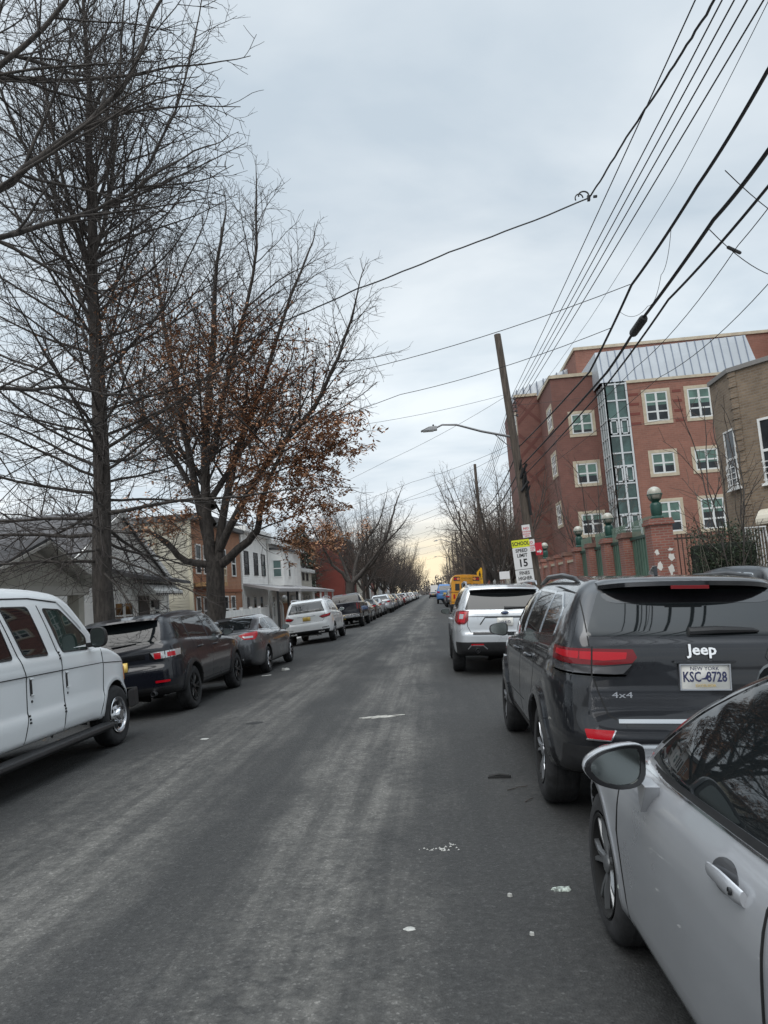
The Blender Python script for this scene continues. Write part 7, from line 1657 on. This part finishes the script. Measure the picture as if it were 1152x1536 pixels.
def sign_text(parent, lines, m, mat):
    for (t, x, z, s, sx) in lines: lettering(t, s, mat, parent, m @ Matrix(((1, 0, 0, x), (0, 0, -1, -.006), (0, 1, 0, z), (0, 0, 0, 1))), sx, .028)
def build_signs():
    RF = M('sign_white', (.66, .66, .66), .45); SY = M('sign_yellow_green', (.62, .66, .02), .45); INK = M('sign_black', (.012, .012, .012), .5); SR = M('sign_red', (.50, .03, .05), .45); GV = M('galvanised_post', (.20, .20, .20), .5, .6)
    t = empty('speed_limit_sign', (3.20, 25.5, .03), (0, R_(-2.4), 0)); tag(t, 'school speed limit 15 sign with yellow green top plaque on a post', 'sign')
    b = MB(); b.box(-.03, .03, .012, .06, 0, 3.05); b.build('post', GV, t)
    def panel(nm, x0, x1, z0, z1, m, par=t, y=0): q = MB(); q.prism(fillet([(x0, z0, .03), (x1, z0, .03), (x1, z1, .03), (x0, z1, .03)], 4), y-.004, y+.010, 'y'); return q.build(nm, m, par)
    I = Matrix()
    a = panel('school_plaque', -.305, .305, 2.86, 3.12, SY); sign_text(a, [('SCHOOL', 0, 2.985, .185, .78)], I, INK)
    a = panel('limit_panel', -.305, .305, 2.10, 2.855, RF); sign_text(a, [('SPEED', 0, 2.745, .165, .92), ('LIMIT', 0, 2.575, .165, .92), ('15', 0, 2.31, .36, .92)], I, INK)
    a = panel('fines_panel', -.305, .305, 1.66, 2.095, RF); sign_text(a, [('FINES', 0, 1.97, .165, .88), ('HIGHER', 0, 1.79, .165, .80)], I, INK)
    for (z0, z1) in ((2.092, 2.108),):
        q = MB(); q.box(-.30, .30, -.008, .002, z0, z1); q.build('rule', INK, a)
    for x, z0, z1, lab, w, lines in ((3.60, 3.34, 3.82, 'small white sign with red lettering, highest on the leaning pole', .30, [('NO', 0, .34, .13, 1), ('STANDING', 0, .22, .075, .85), ('SCHOOL', 0, .13, .08, .9), ('DAYS', 0, .05, .08, .9)]), (3.70, 2.80, 3.26, 'white sign with red lettering just above the street edge of the speed limit sign', .34, [('NO', 0, .34, .13, 1), ('PARKING', 0, .22, .085, .9), ('SCHOOL', 0, .13, .08, .9), ('DAYS', 0, .05, .08, .9)])):
        t2 = empty('parking_sign', (x, 27.62, z0), (0, R_(-3), 0)); tag(t2, lab, 'sign', 'parking signs on the leaning pole'); q = MB(); q.box(-w/2, w/2, -.004, .006, 0, z1-z0); p = q.build('panel', RF, t2); sign_text(p, lines, I, SR)
        q = MB(); q.box(-.012, .012, .006, .20, (z1-z0)*.7, (z1-z0)*.7+.03); q.build('bracket', GV, t2)
    t2 = empty('parking_sign', (4.0, 27.66, 2.66), (0, R_(-3), R_(25))); tag(t2, 'red parking sign turned sideways on the leaning pole', 'sign', 'parking signs on the leaning pole'); q = MB(); q.box(-.15, .15, -.004, .006, 0, .46); p = q.build('panel', SR, t2); q = MB(); q.prism([(-.10, .10), (.02, .10), (.02, .05), (.12, .13), (.02, .21), (.02, .16), (-.10, .16)], -.007, -.003, 'y'); q.build('arrow', RF, p)
    q = MB(); q.box(-.012, .012, .006, .15, .3, .33); q.build('bracket', GV, t2)
    t = empty('school_crossing_sign', (3.75, 58, -.05)); tag(t, 'yellow pentagon school crossing sign beyond the school bus', 'sign'); b = MB(); b.box(-.03, .03, .012, .06, 0, 3.2); b.build('post', GV, t)
    q = MB(); q.prism([(-.36, 2.35), (.36, 2.35), (.36, 2.85), (0, 3.22), (-.36, 2.85)], -.004, .01, 'y'); p = q.build('panel', M('sign_amber', (.66, .36, .01), .45), t)
    for dx in (-.13, .13):
        q = MB(); q.ball((dx, -.006, 2.88), .05, 10, sy=.1); q.prism([(dx-.05, 2.82), (dx+.05, 2.82), (dx+.09, 2.60), (dx+.05, 2.62), (dx+.08, 2.42), (dx+.03, 2.42), (dx, 2.56), (dx-.05, 2.42), (dx-.10, 2.42), (dx-.05, 2.62), (dx-.09, 2.60)], -.008, -.003, 'y'); q.build('walking_figure', INK, p)
    q = MB(); q.box(-.33, .33, -.004, .01, 1.95, 2.28); q.build('lower_plaque', M('sign_amber', (.66, .36, .01), .45), t)
    t = empty('street_sign', (4.2, 44, -.05)); tag(t, 'small white sign on a post before the first right kerb tree', 'sign'); b = MB(); b.box(-.03, .03, .012, .06, 0, 2.5); b.build('post', GV, t); q = MB(); q.box(-.3, .3, -.004, .01, 2.05, 2.5); q.build('panel', RF, t)

def build_litter():
    R = random.Random(6)
    def blob(name, label, x, y, sx, sy, mat, h=.006, n=14, cat=None, rz=0., jag=.25, kind=None):
        b = MB(); ring = []
        for k in range(n):
            a = 2*math.pi*k/n; q = R.uniform(1-jag, 1+jag*.5); u, v = sx*math.cos(a)*q, sy*math.sin(a)*q; ring.append((u*math.cos(rz)-v*math.sin(rz), u*math.sin(rz)+v*math.cos(rz)))
        V = [(p[0], p[1], 0) for p in ring]+[(p[0]*.85, p[1]*.85, h*R.uniform(.7, 1.3)) for p in ring]; b.add(V, [tuple(range(n, 2*n))]+[(i, (i+1) % n, n+(i+1) % n, n+i) for i in range(n)])
        o = b.build(name, mat); o.location = (x, y, crown(x)+.001); o.rotation_euler = (0, math.atan(tilt(x)), 0)
        return tag(o, label, cat or name.replace('_', ' '), kind=kind)
    PA = M('paper_white', (.36, .36, .34), .8, var=.2, vscale=20); PT = M('road_paint_pale', (.32, .31, .28), .85, var=.35, vscale=12); DK = M('dark_debris', (.012, .012, .012), .7)
    blob('paint_mark', 'pale worn paint splash in the middle of the road', -.86, 10.15, .30, .10, PT, .003, 26, rz=.25, jag=.55)
    blob('paint_mark', 'small pale paint spot ahead of the camera in the right lane', -.26, 3.83, .032, .026, PA, .003, 14, jag=.2)
    blob('litter_scrap', 'crumpled white scrap on the road by the grey sedan', -3.82, 18.2, .10, .08, PA, .05); blob('litter_scrap', 'flat white scrap beside the rear wheel of the grey sedan', -4.08, 17.3, .12, .05, PA, .01); blob('litter_scrap', 'thin white scrap on the road by the black SUV', -3.05, 9.35, .06, .035, PA, .008)
    blob('tar_patch', 'dark oily tar spot in the left lane', -2.64, 10.3, .14, .09, DK, .003, 18)
    blob('crushed_wrapper', 'crushed shiny green and white wrapper beside the silver sedan front wheel', .56, 4.28, .065, .03, M('wrapper_foil', (.45, .5, .45), .3, .3, var=.6, vscale=40), .012, 18, jag=.4)
    blob('pebble', 'small pale stone on the road left of the wrapper', .27, 4.2, .014, .012, PA, .014); blob('pebble', 'single pale stone between the paint spot and the silver sedan', .33, 3.75, .012, .010, PA, .012)
    b = MB(); b.prism([(-.10, -.02), (.10, -.016), (.105, .012), (-.09, .02)], 0, .02, 'z'); b.tube([(-.09, .0, .02), (.0, .006, .03), (.09, 0, .02)], .012, 6); o = b.build('rubber_strip', DK); o.location = (.43, 6.72, crown(.43)); tag(o, 'black rubber strip lying behind the dark grey SUV wheel', 'debris')
    for i, (x, y, a, l) in enumerate(((.55, 6.35, .5, .10), (.60, 6.0, .9, .06))):
        b = MB(); b.tube([(-l*math.cos(a), -l*math.sin(a), .008), (.01, .012, .012), (l*math.cos(a), l*math.sin(a), .008)], .0035, 5); o = b.build('fallen_twig', TWIG); o.location = (x, y, crown(x)); tag(o, ['dark twig just behind the rubber strip', 'dark twig close to the dark grey SUV rear tyre'][i], 'twig', 'fallen twigs behind the dark grey SUV')
    b = MB()
    for k in range(30):
        x, y = R.gauss(0, .055), R.gauss(0, .035); s_ = R.uniform(.004, .011); b.add([(x-s_, y-s_*.7, 0), (x+s_, y-s_*.5, 0), (x+s_*.4, y+s_, 0), (x, y, s_*.9)], [(0, 1, 3), (1, 2, 3), (2, 0, 3)])
    o = b.build('crumbs', PA); o.location = (-.1, 4.96, crown(-.1)+.001); tag(o, 'white crumbs scattered on the road', 'crumbs', kind='stuff')
    b = MB(); LV = M('gutter_leaf', (.09, .055, .03), .9, col2=(.16, .11, .07), vscale=8)
    for k in range(420):
        sd = R.random() < .55; x = (KL+abs(R.gauss(0, .35))) if sd else (KR-abs(R.gauss(0, .35))); y = R.uniform(2, 60); s_ = R.uniform(.02, .05); a = R.uniform(0, 6.28); z = crown(x)
        b.add([(x+s_*math.cos(a+q)*(1 if j % 2 else .6), y+s_*math.sin(a+q)*(1 if j % 2 else .6), z+.004+R.random()*.012) for j, q in enumerate((0, 1.57, 3.14, 4.71))], [(0, 1, 2, 3)])
    tag(b.build('fallen_leaves', LV), 'dry brown leaves scattered along both gutters', 'leaves', kind='stuff')
# ================================================================ put the place together
build_street()
build_school(); build_school_wall(); build_tan(); build_houses()
build_jeep(1.66, 5.02)
build_lexus(1.60, -.20, R_(.7))
build_van(-5.22, 4.9); build_lr(-5.15, 11.72); build_alt(-5.08, 17.1); build_gle(-5.08, 29.0); build_exp(1.24, 14.3); build_truck(-5.1, 40.5)
build_bus(2.1, 52, L=6.2, W=2.1, H=2.75, label='yellow school bus seen from behind past the silver SUV')
def far_cars():
    pr, pms = far_variants(); P = {n: m for n, m in pms}; fst = {'sedan': True, 'SUV': True}; grp = 'cars parked down the left kerb'
    seq = [('sedan', 'dark grey'), ('sedan', 'dark grey'), ('sedan', 'silver'), ('SUV', 'silver'), ('SUV', 'black'), ('sedan', 'dark red'), ('SUV', 'dark grey'), ('sedan', 'white'), ('sedan', 'dark grey'), ('sedan', 'dark red'), ('SUV', 'silver'), ('sedan', 'white'), ('SUV', 'dark blue'), ('sedan', 'silver'), ('sedan', 'black'), ('SUV', 'white'), ('sedan', 'beige'), ('sedan', 'dark grey'), ('SUV', 'black'), ('sedan', 'silver'), ('sedan', 'white'), ('SUV', 'dark grey'), ('sedan', 'dark blue')]
    on = ['first', 'second', 'third', 'fourth', 'fifth', 'sixth', 'seventh', 'eighth', 'ninth', 'tenth', 'eleventh', 'twelfth', 'thirteenth', 'fourteenth', 'fifteenth', 'sixteenth', 'seventeenth', 'eighteenth', 'nineteenth', 'twentieth', 'twenty first', 'twenty second', 'twenty third']
    R = random.Random(8); y = 47.6
    for i, (k, c) in enumerate(seq):
        place_far(pr[k], P[c], -5.1+R.uniform(-.12, .2), y, '%s parked %s, %s car beyond the black pickup on the left' % (c, k, on[i]), grp, first=fst[k]); fst[k] = False; y += R.uniform(5.4, 6.6)+(3 if i in (8, 14) else 0)
    gr = 'cars parked down the right kerb'; y = 72
    for i, (k, c) in enumerate((('SUV', 'dark grey'), ('sedan', 'silver'), ('sedan', 'black'), ('SUV', 'white'), ('sedan', 'dark grey'), ('SUV', 'black'), ('sedan', 'dark red'), ('sedan', 'silver'))):
        place_far(pr[k], P[c], 1.9, y, '%s parked %s, %s car past the school bus on the right' % (c, k, on[i]), gr); y += R.uniform(5.6, 9)
    o = place_far(pr['sedan'], P['black'], -.4, 162, 'dark car driving away in the middle of the road', 'moving cars'); o.name = 'moving_car'
    bl = M('tarp_blue_paint', (.06, .16, .36), .5)
    o = place_far(pr['SUV'], bl, 1.15, 92, 'bright blue high roofed van left of the school bus', 'moving cars'); o.name = 'blue_van'; o.scale = (1.04, 1.05, 1.38); o['category'] = 'van'
    o = place_far(pr['SUV'], P['black'], 7.3, 14.6, 'black SUV standing in the driveway behind the dark grey SUV roof', 'driveway cars', rz=R_(12)); o.location.z = -.1; o.rotation_euler[1] = 0
    t = empty('box_truck', (-.1, 235, crown(-.1))); tag(t, 'pale box truck far down the road', 'truck')
    b = MB(); b.box(-1.2, 1.2, 0, 5, 1.0, 3.4); b.build('cargo_box', M('truck_white', (.6, .58, .56), .6), t, bevel=.04); b = MB(); b.prism([(5.1, .6), (7, .6), (7, 1.5), (6.5, 2.4), (5.1, 2.4)], -1.1, 1.1, 'x'); b.build('cab', M('truck_cab', (.35, .05, .04), .4), t, bevel=.05)
    b = MB(); b.box(-1.1, 1.1, -.1, 0, .5, .75); b.build('rear_bumper', BLK, t)
    for s in (-1, 1):
        for yy in (1.4, 5.9): wheel(t, s*1.0, yy, .45, .45, .28, .27, ALLOYD, 6, s, False)
far_cars()
build_trees()
build_poles_wires(); build_signs(); build_litter()
